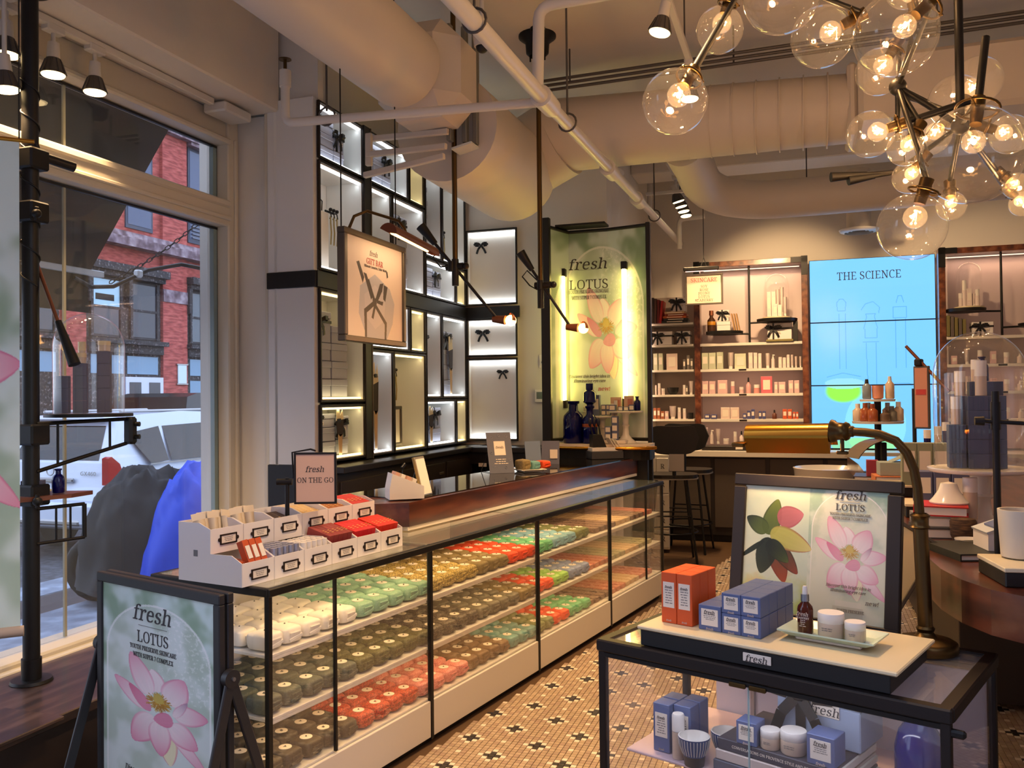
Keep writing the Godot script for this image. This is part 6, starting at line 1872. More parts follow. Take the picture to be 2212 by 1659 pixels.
	for q in [[-1.44, 0.09, 0.11], [-1.335, 0.08, 0.12]]:
		var b := thing("floral_card", "small floral card standing on the tall cake stand", "card", Vector3(q[0], 1.374, -6.88), 0.0, "floral cards on the tall stand")
		bpart(b, "card", Vector3(0, q[2] / 2, 0), Vector3(q[1], q[2], 0.006), mat("floral_print", Color(0.85, 0.72, 0.62), 0.6))
		bpart(b, "blossom_print", Vector3(0.01, q[2] * 0.55, 0.0035), Vector3(q[1] * 0.5, q[2] * 0.5, 0.001), mat("blossom", Color(0.80, 0.52, 0.44), 0.6))
	apothecary(Vector3(-1.265, 1.374, -6.86), 0.028, 0.115, "small cobalt blue bottle on the tall cake stand", false)
	carton(Vector3(-1.30, 1.374, -6.82), 0.0, Vector3(0.045, 0.05, 0.045), "navy_print", "navy carton beside the small blue bottle", "")
	for q in [[-1.475, 0.0], [-1.475, 0.055], [-1.42, 0.0], [-1.42, 0.063], [-1.42, 0.126]]:
		carton(Vector3(q[0], 1.145 + q[1], -6.74), 0.0, Vector3(0.05, 0.054 if q[0] < -1.45 else 0.062, 0.05), "lotus_blue_top", "small blue-grey lotus carton stacked under the cake stands", "lotus cartons under the stands")
	var bk2 := thing("towel_stack", "stack of cream books under the lotus cartons", "book", Vector3(-1.44, 1.116, -6.77))
	bpart(bk2, "book_block", Vector3(0, 0.014, 0), Vector3(0.22, 0.027, 0.14), mats["cream_print"], 0.004)

func apothecary(at: Vector3, r: float, h: float, label: String, stopper: bool) -> void:
	var o := thing("apothecary_bottle", label, "bottle", at)
	turned(o, "bottle", [Vector2(0, 0), Vector2(r * 0.92, 0), Vector2(r, h * 0.03), Vector2(r, h * 0.55), Vector2(r * 0.92, h * 0.66), Vector2(r * 0.62, h * 0.74), Vector2(r * 0.46, h * 0.78), Vector2(r * 0.44, h * 0.92), Vector2(r * 0.60, h * 0.95), Vector2(r * 0.60, h), Vector2(r * 0.40, h), Vector2(r * 0.38, h * 0.85), Vector2(0, h * 0.80)], mats["cobalt"], Vector3.ZERO, 24)
	if stopper:
		turned(o, "stopper", [Vector2(r * 0.4, h), Vector2(r * 0.4, h * 1.04), Vector2(r * 0.85, h * 1.10), Vector2(r * 0.85, h * 1.36), Vector2(r * 0.5, h * 1.42), Vector2(r * 0.55, h * 1.46), Vector2(r * 0.55, h * 1.60), Vector2(0, h * 1.62)], mats["cobalt"], Vector3.ZERO, 18)
		turned(o, "label_band", [Vector2(r * 1.005, h * 0.44), Vector2(r * 1.01, h * 0.45), Vector2(r * 1.01, h * 0.52), Vector2(r * 1.0, h * 0.53)], mat("amber_band", Color(0.62, 0.30, 0.08), 0.4), Vector3.ZERO, 20)

func cake_stand(at: Vector3, r: float, h: float, label: String, group := "") -> void:
	var o := thing("cake_stand", label, "cake stand", at, 0.0, group)
	turned(o, "foot", [Vector2(0, 0), Vector2(r * 0.60, 0.0), Vector2(r * 0.60, 0.008), Vector2(r * 0.36, h * 0.14), Vector2(r * 0.20, h * 0.26), Vector2(r * 0.17, h * 0.50), Vector2(r * 0.24, h * 0.56), Vector2(r * 0.17, h * 0.60), Vector2(r * 0.20, h * 0.88), Vector2(r * 0.34, h - 0.012)], mats["porcelain"], Vector3.ZERO, 24)
	turned(o, "plate", [Vector2(0, h - 0.013), Vector2(r * 0.96, h - 0.012), Vector2(r, h - 0.006), Vector2(r, h + 0.002), Vector2(r * 0.97, h + 0.003), Vector2(r * 0.95, h), Vector2(0, h)], mats["porcelain"], Vector3.ZERO, 36)

func carton(at: Vector3, turn: float, size: Vector3, m: String, label: String, group: String, big := false) -> Node3D:
	var o := thing("carton", label, "carton", at, turn, group)
	bpart(o, "carton_body", Vector3(0, size.y / 2, 0), size, mats[m], minf(0.0015, size.x * 0.03))
	var lw := size.x * 0.74
	var lh := size.y * (0.66 if size.y < size.x * 1.4 else 0.50)
	var ly := size.y * (0.52 if size.y < size.x * 1.4 else 0.56)
	bpart(o, "paper_label", Vector3(0, ly, size.z / 2 + 0.0004), Vector3(lw, lh, 0.0012), mats["label_cream"])
	if big:
		var z := size.z / 2 + 0.0014
		lettering(o, "fresh", Vector3(0, ly + lh * 0.30, z), size.x * 0.20, mats["ink"], "serif", 0.2)
		lines_of_print(o, Vector3(0, ly + lh * 0.18, z - 0.0003), lw * 0.8, 6 if size.y > size.x * 1.4 else 4, lh * 0.10, mats["ink_soft"])
		lettering(o, "fresh", Vector3(0, size.y * 0.055, size.z / 2 + 0.0008), size.x * 0.14, mat("white_print", Color(0.86, 0.78, 0.72), 0.6), "serif", 0.2)
	return o

const REAR_ITEMS := [
	["rear second shelf", 1.757, [
		["b", "pale green", -0.960, 0.068, 0.169],
		["b", "pale green", -0.888, 0.072, 0.169],
		["b", "pale green", -0.811, 0.067, 0.173],
		["t", "white", -0.705, 0.067, 0.167],
		["c", "leafy", -0.609, 0.112, 0.154],
		["b", "white", -0.506, 0.043, 0.161],
		["b", "white", -0.459, 0.038, 0.160],
		["b", "white", -0.416, 0.034, 0.151],
		["t", "white", -0.339, 0.052, 0.151],
		["p", "white", -0.288, 0.038, 0.141],
		["b", "white", -0.219, 0.034, 0.108],
		["b", "white", -0.179, 0.034, 0.103],
		["b", "white", -0.142, 0.029, 0.131],
		["t", "white", -0.104, 0.033, 0.130],
		["t", "white", -0.067, 0.029, 0.112],
		["t", "white", -0.025, 0.025, 0.111],
	]],
	["rear third shelf", 1.503, [
		["b", "blush", -0.962, 0.064, 0.130],
		["b", "blush", -0.892, 0.064, 0.129],
		["b", "blush", -0.789, 0.100, 0.139],
		["o", "rose", -0.688, 0.044, 0.124],
		["j", "blush", -0.601, 0.045, 0.067],
		["d", "rose", -0.532, 0.052, 0.165],
		["j", "pink", -0.451, 0.062, 0.090],
		["c", "pink floral", -0.354, 0.110, 0.170],
		["b", "blush", -0.263, 0.034, 0.112],
		["b", "blush", -0.205, 0.069, 0.112],
		["b", "blush", -0.119, 0.047, 0.126],
		["b", "blush", -0.064, 0.051, 0.125],
	]],
	["rear fourth shelf", 1.242, [
		["b", "navy", -0.947, 0.055, 0.048],
		["b", "navy", -0.879, 0.060, 0.048],
		["c", "white floral", -0.765, 0.091, 0.119],
		["c", "white floral", -0.671, 0.085, 0.118],
		["b", "navy", -0.573, 0.036, 0.057],
		["b", "navy", -0.532, 0.035, 0.085],
		["b", "navy", -0.491, 0.035, 0.099],
		["b", "navy", -0.421, 0.030, 0.080],
		["b", "navy", -0.383, 0.035, 0.080],
		["d", "amber", -0.282, 0.048, 0.093],
		["b", "orange", -0.182, 0.043, 0.098],
		["b", "orange", -0.134, 0.043, 0.097],
		["b", "orange", -0.094, 0.025, 0.069],
		["b", "orange", -0.064, 0.025, 0.069],
	]],
	["rear low tray", 0.985, [
		["t", "white", -0.971, 0.059, 0.171],
		["p", "white", -0.906, 0.040, 0.147],
		["t", "white", -0.841, 0.049, 0.156],
		["j", "white", -0.760, 0.064, 0.056],
		["o", "white", -0.670, 0.039, 0.127],
		["d", "white", -0.608, 0.044, 0.136],
		["b", "white", -0.547, 0.030, 0.108],
	]],
	["narrow side shelf below the gift boxes", 1.757, [
		["b", "pale green", -1.474, 0.046, 0.176],
		["b", "pale green", -1.420, 0.046, 0.176],
		["c", "white floral", -1.304, 0.113, 0.172],
		["b", "grey", -1.176, 0.027, 0.111],
		["b", "grey", -1.135, 0.031, 0.150],
		["b", "grey", -1.100, 0.027, 0.116],
	]],
	["narrow side shelf with the bowl", 1.497, [
		["b", "white", -1.477, 0.018, 0.102],
		["o", "white", -1.441, 0.032, 0.122],
		["j", "white", -1.400, 0.038, 0.068],
		["o", "white", -1.181, 0.032, 0.101],
		["b", "grey", -1.153, 0.023, 0.092],
		["t", "white", -1.110, 0.050, 0.140],
	]],
	["lowest narrow side shelf", 1.242, [
		["b", "copper", -1.488, 0.033, 0.117],
		["b", "copper", -1.449, 0.032, 0.117],
		["b", "copper", -1.408, 0.038, 0.083],
		["b", "blush", -1.365, 0.037, 0.082],
		["t", "white", -1.302, 0.075, 0.136],
		["o", "white", -1.235, 0.037, 0.121],
		["o", "white", -1.182, 0.037, 0.111],
		["j", "black", -1.119, 0.061, 0.067],
	]],
]


func shelf_item(kind: String, tone: String, x: float, y: float, z: float, w: float, h: float, where: String) -> void:
	var tones := {"pale green": Color(0.74, 0.76, 0.66), "white": Color(0.86, 0.80, 0.78), "leafy": Color(0.80, 0.82, 0.72), "blush": Color(0.84, 0.70, 0.70), "rose": Color(0.80, 0.60, 0.60), "pink": Color(0.84, 0.58, 0.56), "pink floral": Color(0.80, 0.40, 0.45), "navy": Color(0.28, 0.30, 0.50), "white floral": Color(0.86, 0.78, 0.74), "amber": Color(0.36, 0.17, 0.08), "orange": Color(0.80, 0.34, 0.18), "grey": Color(0.42, 0.39, 0.37), "copper": Color(0.62, 0.36, 0.24), "black": Color(0.09, 0.09, 0.09)}
	var m := mat("tone_" + tone, tones[tone], 0.45)
	var word: String = {"b": "carton", "t": "tube", "p": "pump bottle", "o": "bottle", "j": "jar", "d": "dropper bottle", "c": "card"}[kind]
	var label := "%s %s on the %s" % [tone, word, where]
	var o := thing(word.replace(" ", "_"), label, word, Vector3(x, y, z), 0.0, "%s %ss on the %s" % [tone, word, where])
	var r := w * 0.46
	match kind:
		"b":
			bpart(o, "carton_body", Vector3(0, h / 2, 0), Vector3(w * 0.96, h, minf(w * 0.96, 0.06)), m, 0.002)
			bpart(o, "paper_label", Vector3(0, h * 0.55, minf(w * 0.96, 0.06) / 2), Vector3(w * 0.66, h * 0.42, 0.002), mats["label_cream"])
		"t":
			part(o, "cap", cm(r * 0.62, r * 0.66, h * 0.16, 12), mats["cap_white"])
			var g := Geo.new()
			g.lathe([Vector2(r * 0.64, 0), Vector2(r * 0.80, h * 0.1), Vector2(r, h * 0.84)], 14, Vector3(0, h * 0.16, 0), Basis.IDENTITY, 0.5)
			gpart(o, "tube_body", g, m)
		"p":
			part(o, "body", cm(r, r, h * 0.66, 14), m)
			part(o, "collar", cm(r * 0.55, r * 0.5, h * 0.16, 12), mats["cap_white"], Vector3(0, h * 0.66, 0))
			bpart(o, "spout", Vector3(r * 0.3, h * 0.92, 0), Vector3(r * 1.3, h * 0.08, r * 0.6), mats["cap_white"], 0.002)
			part(o, "plunger", cm(r * 0.25, r * 0.25, h * 0.14, 8), mats["cap_white"], Vector3(0, h * 0.80, 0))
		"o":
			part(o, "body", cm(r, r, h * 0.62, 14), m)
			part(o, "cap", cm(r * 0.9, r * 0.9, h * 0.38, 14), mats["cap_white"], Vector3(0, h * 0.62, 0))
		"j":
			part(o, "body", cm(r, r, h * 0.6, 16), m)
			part(o, "lid", cm(r * 1.02, r * 1.02, h * 0.38, 16), mats["cap_white"] if tone != "black" else m, Vector3(0, h * 0.61, 0))
		"d":
			turned(o, "body", [Vector2(r, 0), Vector2(r, h * 0.52), Vector2(r * 0.4, h * 0.64), Vector2(r * 0.4, h * 0.70)], m, Vector3.ZERO, 14)
			part(o, "dropper", cm(r * 0.45, r * 0.3, h * 0.28, 10), mats["black_paint"], Vector3(0, h * 0.70, 0))
		"c":
			bpart(o, "card", Vector3(0, h / 2, 0), Vector3(w, h, 0.02), m, 0.002)
			bpart(o, "centre_panel", Vector3(0, h * 0.5, 0.011), Vector3(w * 0.62, h * 0.58, 0.002), mats["label_cream"])

func bell_jar(at: Vector3, r: float, h: float, label: String, base: Material) -> void:
	var o := thing("bell_jar", label, "bell jar", at)
	turned(o, "stand", [Vector2(0, 0), Vector2(r * 1.12, 0), Vector2(r * 1.14, 0.008), Vector2(r * 1.12, 0.016), Vector2(0, 0.016)], base, Vector3.ZERO, 32)
	var prof := [Vector2(r, 0.0), Vector2(r, h - r)]
	for i in 12:
		var a := PI * 0.5 * (i + 1) / 12.0
		prof.append(Vector2(r * cos(a), h - r + r * sin(a)))
	turned(o, "dome", prof, mats["thin_glass"], Vector3(0, 0.017, 0), 32)

func screen_image() -> ImageTexture:
	var w := 230
	var h := 378
	var im := Image.create(w, h, false, Image.FORMAT_RGB8)
	for y in h:
		for x in w:
			var c := Color(0.455, 0.745, 1.0).lerp(Color(0.43, 0.72, 1.0), float(y) / h)
			# pale green flask standing at lower right, drawn as washes of colour
			var p := Vector2(x - 118, y - 330) / Vector2(56, 70)
			if p.length() < 1.0 and y > 260:
				c = c.lerp(Color(0.55, 0.86, 0.92), 0.6)
			p = Vector2(x - 60, y - 262) / Vector2(38, 26)
			if p.length() < 1.0 and y > 250:
				c = c.lerp(Color(0.55, 0.93, 0.30), smoothstep(1.0, 0.72, p.length()))
			p = Vector2(x - 62, y - 248) / Vector2(37, 10)
			if p.length() < 1.0:
				c = Color(0.58, 0.82, 0.95).lerp(c, 0.25)
			p = Vector2(x - 95, y - 372) / Vector2(60, 16)
			if p.length() < 1.0:
				c = c.lerp(Color(0.60, 0.90, 0.30), 0.5)
			im.set_pixel(x, y, c)
	# outlines of three stoppered bottles
	var ink := Color(0.27, 0.55, 0.85)
	var strokes := [[[100, 140], [106, 118], [104, 112], [122, 112], [120, 118], [126, 140]], [[102, 140], [102, 158], [124, 158], [124, 140]], [[98, 166], [128, 166]], [[104, 168], [108, 300]], [[122, 168], [122, 300]], [[160, 92], [164, 78], [170, 78], [174, 92]], [[154, 100], [154, 122], [178, 122], [178, 100], [154, 100]], [[158, 124], [158, 220]], [[176, 124], [176, 220]], [[50, 88], [56, 80], [62, 80], [68, 88], [66, 104], [52, 104], [50, 88]], [[54, 110], [54, 220]], [[66, 110], [66, 220]], [[30, 236], [60, 228], [94, 236]], [[148, 256], [158, 250], [180, 250], [192, 256]], [[96, 104], [104, 92], [118, 88], [130, 100], [128, 112]]]
	for s in strokes:
		for i in s.size() - 1:
			var a := Vector2(s[i][0], s[i][1])
			var b := Vector2(s[i + 1][0], s[i + 1][1])
			for k in int(a.distance_to(b) * 2.0) + 1:
				var q := a.lerp(b, k / (a.distance_to(b) * 2.0 + 1.0))
				im.set_pixelv(q, im.get_pixelv(q).lerp(ink, 0.55))
	return ImageTexture.create_from_image(im)

func rear_cabinet(label: String, x0: float, x1: float, items_low: bool) -> void:
	var o := thing("rear_cabinet", label, "cabinet", Vector3((x0 + x1) / 2, 0, -9.2))
	var w := x1 - x0
	var wd: Material = mats["walnut_pale"]
	for s in [-1.0, 1.0]:
		bpart(o, "frame_post", Vector3(s * (w / 2 - 0.03), 1.90, 0.06), Vector3(0.06, 1.93, 0.14), wd, 0.003)
		bpart(o, "corner_bracket", Vector3(s * (w / 2 - 0.03), 2.78, 0.134), Vector3(0.062, 0.19, 0.008), mats["black_metal"])
		bpart(o, "corner_bracket", Vector3(s * (w / 2 - 0.08), 2.84, 0.134), Vector3(0.16, 0.055, 0.008), mats["black_metal"])
	bpart(o, "frame_head", Vector3(0, 2.838, 0.06), Vector3(w - 0.12, 0.055, 0.14), wd, 0.003)
	bpart(o, "back_panel", Vector3(0, 1.90, -0.19), Vector3(w - 0.02, 1.90, 0.015), mat("rear_panel", Color(0.78, 0.72, 0.72), 0.5))
	for y in [2.012, 1.748, 1.494, 1.233]:
		bpart(o, "shelf", Vector3(0, y, -0.02), Vector3(w - 0.12, 0.02, 0.30), mats["shelf_white"], 0.002)
		bpart(o, "shelf_lip", Vector3(0, y - 0.004, 0.135), Vector3(w - 0.12, 0.028, 0.008), mats["shelf_white"], 0.002)
	for y in [1.748, 1.494, 1.233]:
		bpart(o, "label_slot", Vector3(-0.08, y - 0.002, 0.140), Vector3(0.075, 0.018, 0.004), mats["holder_brown"] if mats.has("holder_brown") else mats["ink"], 0.001)
	bpart(o, "light_strip", Vector3(0, 2.805, -0.10), Vector3(w - 0.16, 0.008, 0.02), glow("rear_glow", Color(1.0, 0.86, 0.74), 1.2), 0.002)
	var q := Vector3((x0 + x1) / 2, 2.795, -9.28)
	area(q, q + Vector3(0, -1, -0.05), w - 0.16, 0.02, Color(1.0, 0.80, 0.66), 0.35, Vector3(0, 0, 1))
	for y in [1.735, 1.481, 1.220]:
		bpart(o, "light_strip", Vector3(0, y, 0.10), Vector3(w - 0.18, 0.006, 0.012), mats["rear_glow"], 0.002)
		q = Vector3((x0 + x1) / 2, y - 0.006, -9.10)
		area(q, q + Vector3(0, -1, -0.3), w - 0.18, 0.012, Color(1.0, 0.78, 0.68), 0.10, Vector3(0, 0, 1))

func back_wall() -> void:
	rear_cabinet("walnut framed rear cabinet with bell jar between the side shelves and screens", -1.067, 0.055, true)
	rear_cabinet("walnut framed rear cabinet beyond the blue screens", 1.235, 2.45, true)
	# low cupboards under the shelves
	var o := thing("rear_counter", "long pale topped counter of dark cupboards along the back wall", "counter", Vector3(0.46, 0, -9.15))
	bpart(o, "worktop", Vector3(0, 0.90, 0.05), Vector3(3.96, 0.06, 0.50), mats["case_panel"], 0.004)
	bpart(o, "carcass", Vector3(0, 0.47, -0.02), Vector3(3.96, 0.80, 0.40), mats["dark_wood"])
	for k in 7:
		bpart(o, "door", Vector3(-1.62 + k * 0.54, 0.50, 0.19), Vector3(0.50, 0.70, 0.018), mat("rear_door", Color(0.30, 0.26, 0.23), 0.55), 0.004)
	bpart(o, "toe_kick", Vector3(0, 0.05, -0.06), Vector3(3.9, 0.10, 0.40), mats["kick_black"])
	# narrow side shelves
	o = thing("side_shelves", "narrow white shelves in the rear corner beside the walnut cabinet", "shelves", Vector3(-1.30, 0, -9.2))
	bpart(o, "back_panel", Vector3(0, 1.75, -0.17), Vector3(0.46, 1.60, 0.015), mat("side_panel_grey", Color(0.62, 0.56, 0.52), 0.6))
	for y in [2.238, 2.012, 1.748, 1.488, 1.233]:
		bpart(o, "shelf", Vector3(0, y, -0.01), Vector3(0.45, 0.022, 0.30), mats["shelf_white"], 0.002)
	bpart(o, "left_side", Vector3(-0.235, 1.75, -0.01), Vector3(0.018, 1.75, 0.32), mats["shelf_white"], 0.002)
	bpart(o, "light_strip", Vector3(-0.232, 1.75, 0.155), Vector3(0.012, 1.70, 0.01), mats["rear_glow"], 0.002)
	var q := Vector3(-1.52, 1.75, -9.03)
	area(q, q + Vector3(1.0, 0, -0.4), 0.02, 1.7, Color(1.0, 0.82, 0.70), 0.15)
	for s in REAR_ITEMS:
		for i in s[2]:
			shelf_item(i[0], i[1], i[2], s[1] + 0.002, -9.10, i[3], i[4], s[0])
	var b := thing("black_bowl", "black bowl on the narrow side shelf", "bowl", Vector3(-1.30, 1.50, -9.12))
	turned(b, "bowl", [Vector2(0.03, 0), Vector2(0.055, 0.03), Vector2(0.062, 0.075), Vector2(0.056, 0.075), Vector2(0.045, 0.03), Vector2(0, 0.015)], mats["black_paint"], Vector3.ZERO, 20)
	b = thing("product_tray", "dark brown tray under the lowest rear bottles", "tray", Vector3(-0.50, 0.931, -9.0))
	bpart(b, "tray_base", Vector3(0, 0.022, 0), Vector3(0.98, 0.045, 0.16), mats["dark_wood"], 0.006)
	bpart(b, "price_card", Vector3(-0.12, 0.024, 0.082), Vector3(0.07, 0.022, 0.003), mats["label_cream"])
	# side shelf books and boxes
	for k in 4:
		var bk := thing("book", ["dark slim book standing at the left of the top side shelf", "brown slim book standing on the top side shelf", "dark red book standing on the top side shelf", "bright red book leaning on the top side shelf"][k], "book", Vector3(-1.49 + k * 0.03, 2.25, -9.12))
		bpart(bk, "cover", Vector3(0, 0.135 - k * 0.006, 0), Vector3(0.024, 0.27 - k * 0.012, 0.18), mat("book_%d" % k, [Color(0.16, 0.11, 0.10), Color(0.30, 0.18, 0.14), Color(0.42, 0.08, 0.08), Color(0.66, 0.08, 0.08)][k], 0.5), 0.002, Vector3(0, 0, -6 if k == 3 else -1))
	for k in 5:
		var bk := thing("book", ["black book at the bottom of the lying stack", "dark grey book in the lying stack, second from bottom", "orange spined book in the lying stack", "red brown book in the lying stack", "cream book on top of the lying stack"][k], "book", Vector3(-1.262 + (k % 2) * 0.012, 2.25 + k * 0.0235, -9.12))
		bpart(bk, "cover", Vector3(0, 0.011, 0), Vector3(0.27 - k * 0.016, 0.022, 0.18), mat("lying_%d" % k, [Color(0.07, 0.07, 0.07), Color(0.15, 0.14, 0.14), Color(0.72, 0.34, 0.12), Color(0.50, 0.16, 0.10), Color(0.74, 0.60, 0.44)][k], 0.5), 0.002)
		bpart(bk, "spine_print", Vector3(0, 0.011, 0.091), Vector3(0.16, 0.007, 0.001), mats["label_cream"])
	gift_box(Vector3(-1.225, 2.368, -9.12), 0.0, Vector3(0.16, 0.145, 0.12), 1, "white gift box with black bow on the lying books", "", "white_card")
	gift_box(Vector3(-1.395, 2.024, -9.12), 0.0, Vector3(0.205, 0.14, 0.14), 2, "wide white gift box with black bow on the narrow side shelf", "", "white_card")
	gift_box(Vector3(-1.176, 2.024, -9.12), 0.0, Vector3(0.14, 0.137, 0.14), 1, "small white gift box with black bow on the narrow side shelf", "", "white_card")
	# swivel trays
	for u in [[-0.515, -0.765, 2.115, 0.185, -0.245, 2.225, 0.195, "walnut cabinet"], [1.776, 1.47, 2.255, 0.17, 2.10, 2.10, 0.19, "cabinet beyond the screens"]]:
		o = thing("swivel_trays", "dark swivel trays on a post in the %s" % u[7], "stand", Vector3(u[0], 2.024, -9.14))
		bar(o, "post", Vector3.ZERO, Vector3(0, 0.785, 0), 0.011, mats["black_metal"], 10)
		for e in [[u[1] - u[0], u[2] - 2.024, u[3]], [u[4] - u[0], u[5] - 2.024, u[6]]]:
			part(o, "tray", cm(e[2], e[2] * 1.02, 0.03, 28), mats["black_metal"], Vector3(e[0], e[1], 0.02))
			bar(o, "arm", Vector3(0, e[1], 0), Vector3(e[0], e[1] + 0.008, 0.01), 0.010, mats["black_metal"], 8)
	var dm := mat("stand_cream", Color(0.82, 0.76, 0.62), 0.4)
	bell_jar(Vector3(-0.245, 2.257, -9.12), 0.125, 0.44, "bell jar over white cartons on the swivel tray of the walnut cabinet", dm)
	var n := 0
	for e in [[-0.32, 0.26, "b"], [-0.275, 0.26, "b"], [-0.235, 0.28, "t"], [-0.195, 0.30, "t"], [-0.26, 0.13, "b"], [-0.215, 0.12, "b"], [-0.165, 0.20, "t"]]:
		shelf_item(e[2], "white", e[0], 2.276, -9.13 + (0.03 if e[1] < 0.15 else 0.0), 0.042, e[1], "tray under the bell jar of the walnut cabinet")
	bell_jar(Vector3(1.50, 2.287, -9.12), 0.115, 0.42, "bell jar over white products beyond the blue screens", dm)
	for e in [[1.43, 0.13, "j"], [1.46, 0.25, "o"], [1.50, 0.17, "b"], [1.54, 0.12, "t"], [1.57, 0.16, "o"]]:
		shelf_item(e[2], "white", e[0], 2.306, -9.12, 0.045, e[1], "tray under the far bell jar")
	o = thing("oil_bottle", "tall brown oil bottle with gold label on the left swivel tray", "bottle", Vector3(-0.895, 2.146, -9.12))
	turned(o, "bottle", [Vector2(0.040, 0), Vector2(0.042, 0.01), Vector2(0.042, 0.12), Vector2(0.018, 0.15), Vector2(0.018, 0.17)], mat("brown_oil", Color(0.26, 0.16, 0.10), 0.15), Vector3.ZERO, 18)
	part(o, "stopper", cm(0.024, 0.022, 0.05, 12), mats["copper_old"], Vector3(0, 0.17, 0))
	turned(o, "label_band", [Vector2(0.0425, 0.07), Vector2(0.0427, 0.071), Vector2(0.0427, 0.105), Vector2(0.0425, 0.106)], mat("label_gold", Color(0.72, 0.50, 0.12), 0.4), Vector3.ZERO, 18)
	gift_box(Vector3(-0.77, 2.146, -9.14), 0.0, Vector3(0.14, 0.105, 0.12), 0, "lower white gift box on the left swivel tray", "", "white_card")
	gift_box(Vector3(-0.77, 2.252, -9.14), 0.0, Vector3(0.11, 0.115, 0.10), 1, "small white gift box with black bow on top of another box", "", "white_card")
	for k in 3:
		var bk := thing("book", "slim tan book leaning beside the boxes on the left swivel tray", "book", Vector3(-0.675 + k * 0.024, 2.146, -9.12), 0.0, "tan books on the left swivel tray")
		bpart(bk, "cover", Vector3(0, 0.09, 0), Vector3(0.012, 0.18, 0.10), mat("book_tan", Color(0.66, 0.50, 0.30), 0.6), 0.001, Vector3(0, 0, 10))
	gift_box(Vector3(-0.22, 2.046, -9.13), 0.0, Vector3(0.24, 0.165, 0.14), 2, "wide white gift box with black bow under the bell jar tray", "", "white_card")
	var bk := thing("book", "thick black book standing beside the wide gift box", "book", Vector3(-0.068, 2.024, -9.13))
	bpart(bk, "cover", Vector3(0, 0.10, 0), Vector3(0.045, 0.20, 0.14), mats["black_paint"], 0.002)
	bk = thing("book", "flat olive book under the wide gift box", "book", Vector3(-0.22, 2.024, -9.12))
	bpart(bk, "cover", Vector3(0, 0.011, 0), Vector3(0.26, 0.021, 0.16), mat("book_olive", Color(0.50, 0.46, 0.26), 0.6), 0.002)
	for k in 5:
		var bb := thing("book", "olive and grey books standing under the far bell jar tray", "book", Vector3(1.31 + k * 0.034, 2.024, -9.12), 0.0, "books under the far bell jar tray")
		bpart(bb, "cover", Vector3(0, 0.10 - k * 0.005, 0), Vector3(0.028, 0.20 - k * 0.01, 0.14), mat("far_book_%d" % (k % 2), [Color(0.46, 0.42, 0.24), Color(0.38, 0.34, 0.32)][k % 2], 0.6), 0.002)
	gift_box(Vector3(1.60, 2.024, -9.12), 0.0, Vector3(0.18, 0.13, 0.14), 1, "white gift box with black bow under the far bell jar tray", "", "white_card")
	for r in [[1.760, 6, "upper"], [1.506, 7, "middle"], [1.245, 6, "lower"]]:
		for k in r[1]:
			shelf_item(["b", "t", "o", "b", "j", "p", "b"][k], "white" if k % 3 else "blush", 1.36 + k * 0.11, r[0], -9.10, 0.05, 0.08 + 0.012 * ((k * 5) % 6), "%s far shelf beyond the screens" % r[2])
	# video screens
	var tex := screen_image()
	var sm := mat("screen_picture", Color(0.02, 0.02, 0.02), 0.15)
	sm.emission_enabled = true
	sm.emission = Color.WHITE
	sm.emission_texture = tex
	sm.emission_operator = BaseMaterial3D.EMISSION_OP_MULTIPLY
	sm.emission_energy_multiplier = 1.0
	sm.texture_repeat = false
	for k in 3:
		o = thing("video_screen", ["lowest blue video screen of three, with the flasks' bases", "middle blue video screen of three, with the green bowl's rim", "topmost blue video screen, reading THE SCIENCE"][k], "screen", Vector3(0.649, 0.942 + k * 0.6335, -9.22))
		bpart(o, "housing", Vector3(0, 0.316, -0.03), Vector3(1.157, 0.632, 0.06), mats["black_paint"], 0.002)
		var g := Geo.new()
		g.quad(Vector3(-0.573, 0.005, 0.002), Vector3(0.573, 0.005, 0.002), Vector3(0.573, 0.627, 0.002), Vector3(-0.573, 0.627, 0.002), Vector3(0, 0, 1))
		for i in g.t.size():
			g.t[i].y = (2 - k + g.t[i].y) / 3.0
		gpart(o, "picture", g, sm)
		if k == 2:
			lettering(o, "THE SCIENCE", Vector3(-0.02, 0.455, 0.004), 0.105, mat("screen_ink", Color(0.05, 0.12, 0.24), 0.5), "serif", 0.0, Vector3.ZERO, 0.88)
	area(Vector3(0.649, 1.89, -9.20), Vector3(0.649, 1.89, -5), 1.15, 1.9, Color(0.47, 0.75, 1.0), 0.9)
	skincare_sign()
	stools()
	o = thing("wall_grille", "slim dark ventilation grille on the rear corner wall", "vent", Vector3(-1.545, 2.30, -9.0))
	for k in 22:
		bpart(o, "slat", Vector3(0.006, k * 0.042, 0), Vector3(0.012, 0.022, 0.10), mats["bronze_frame"])
	bpart(o, "backing", Vector3(0, 0.45, 0), Vector3(0.006, 0.94, 0.12), mats["black_paint"])

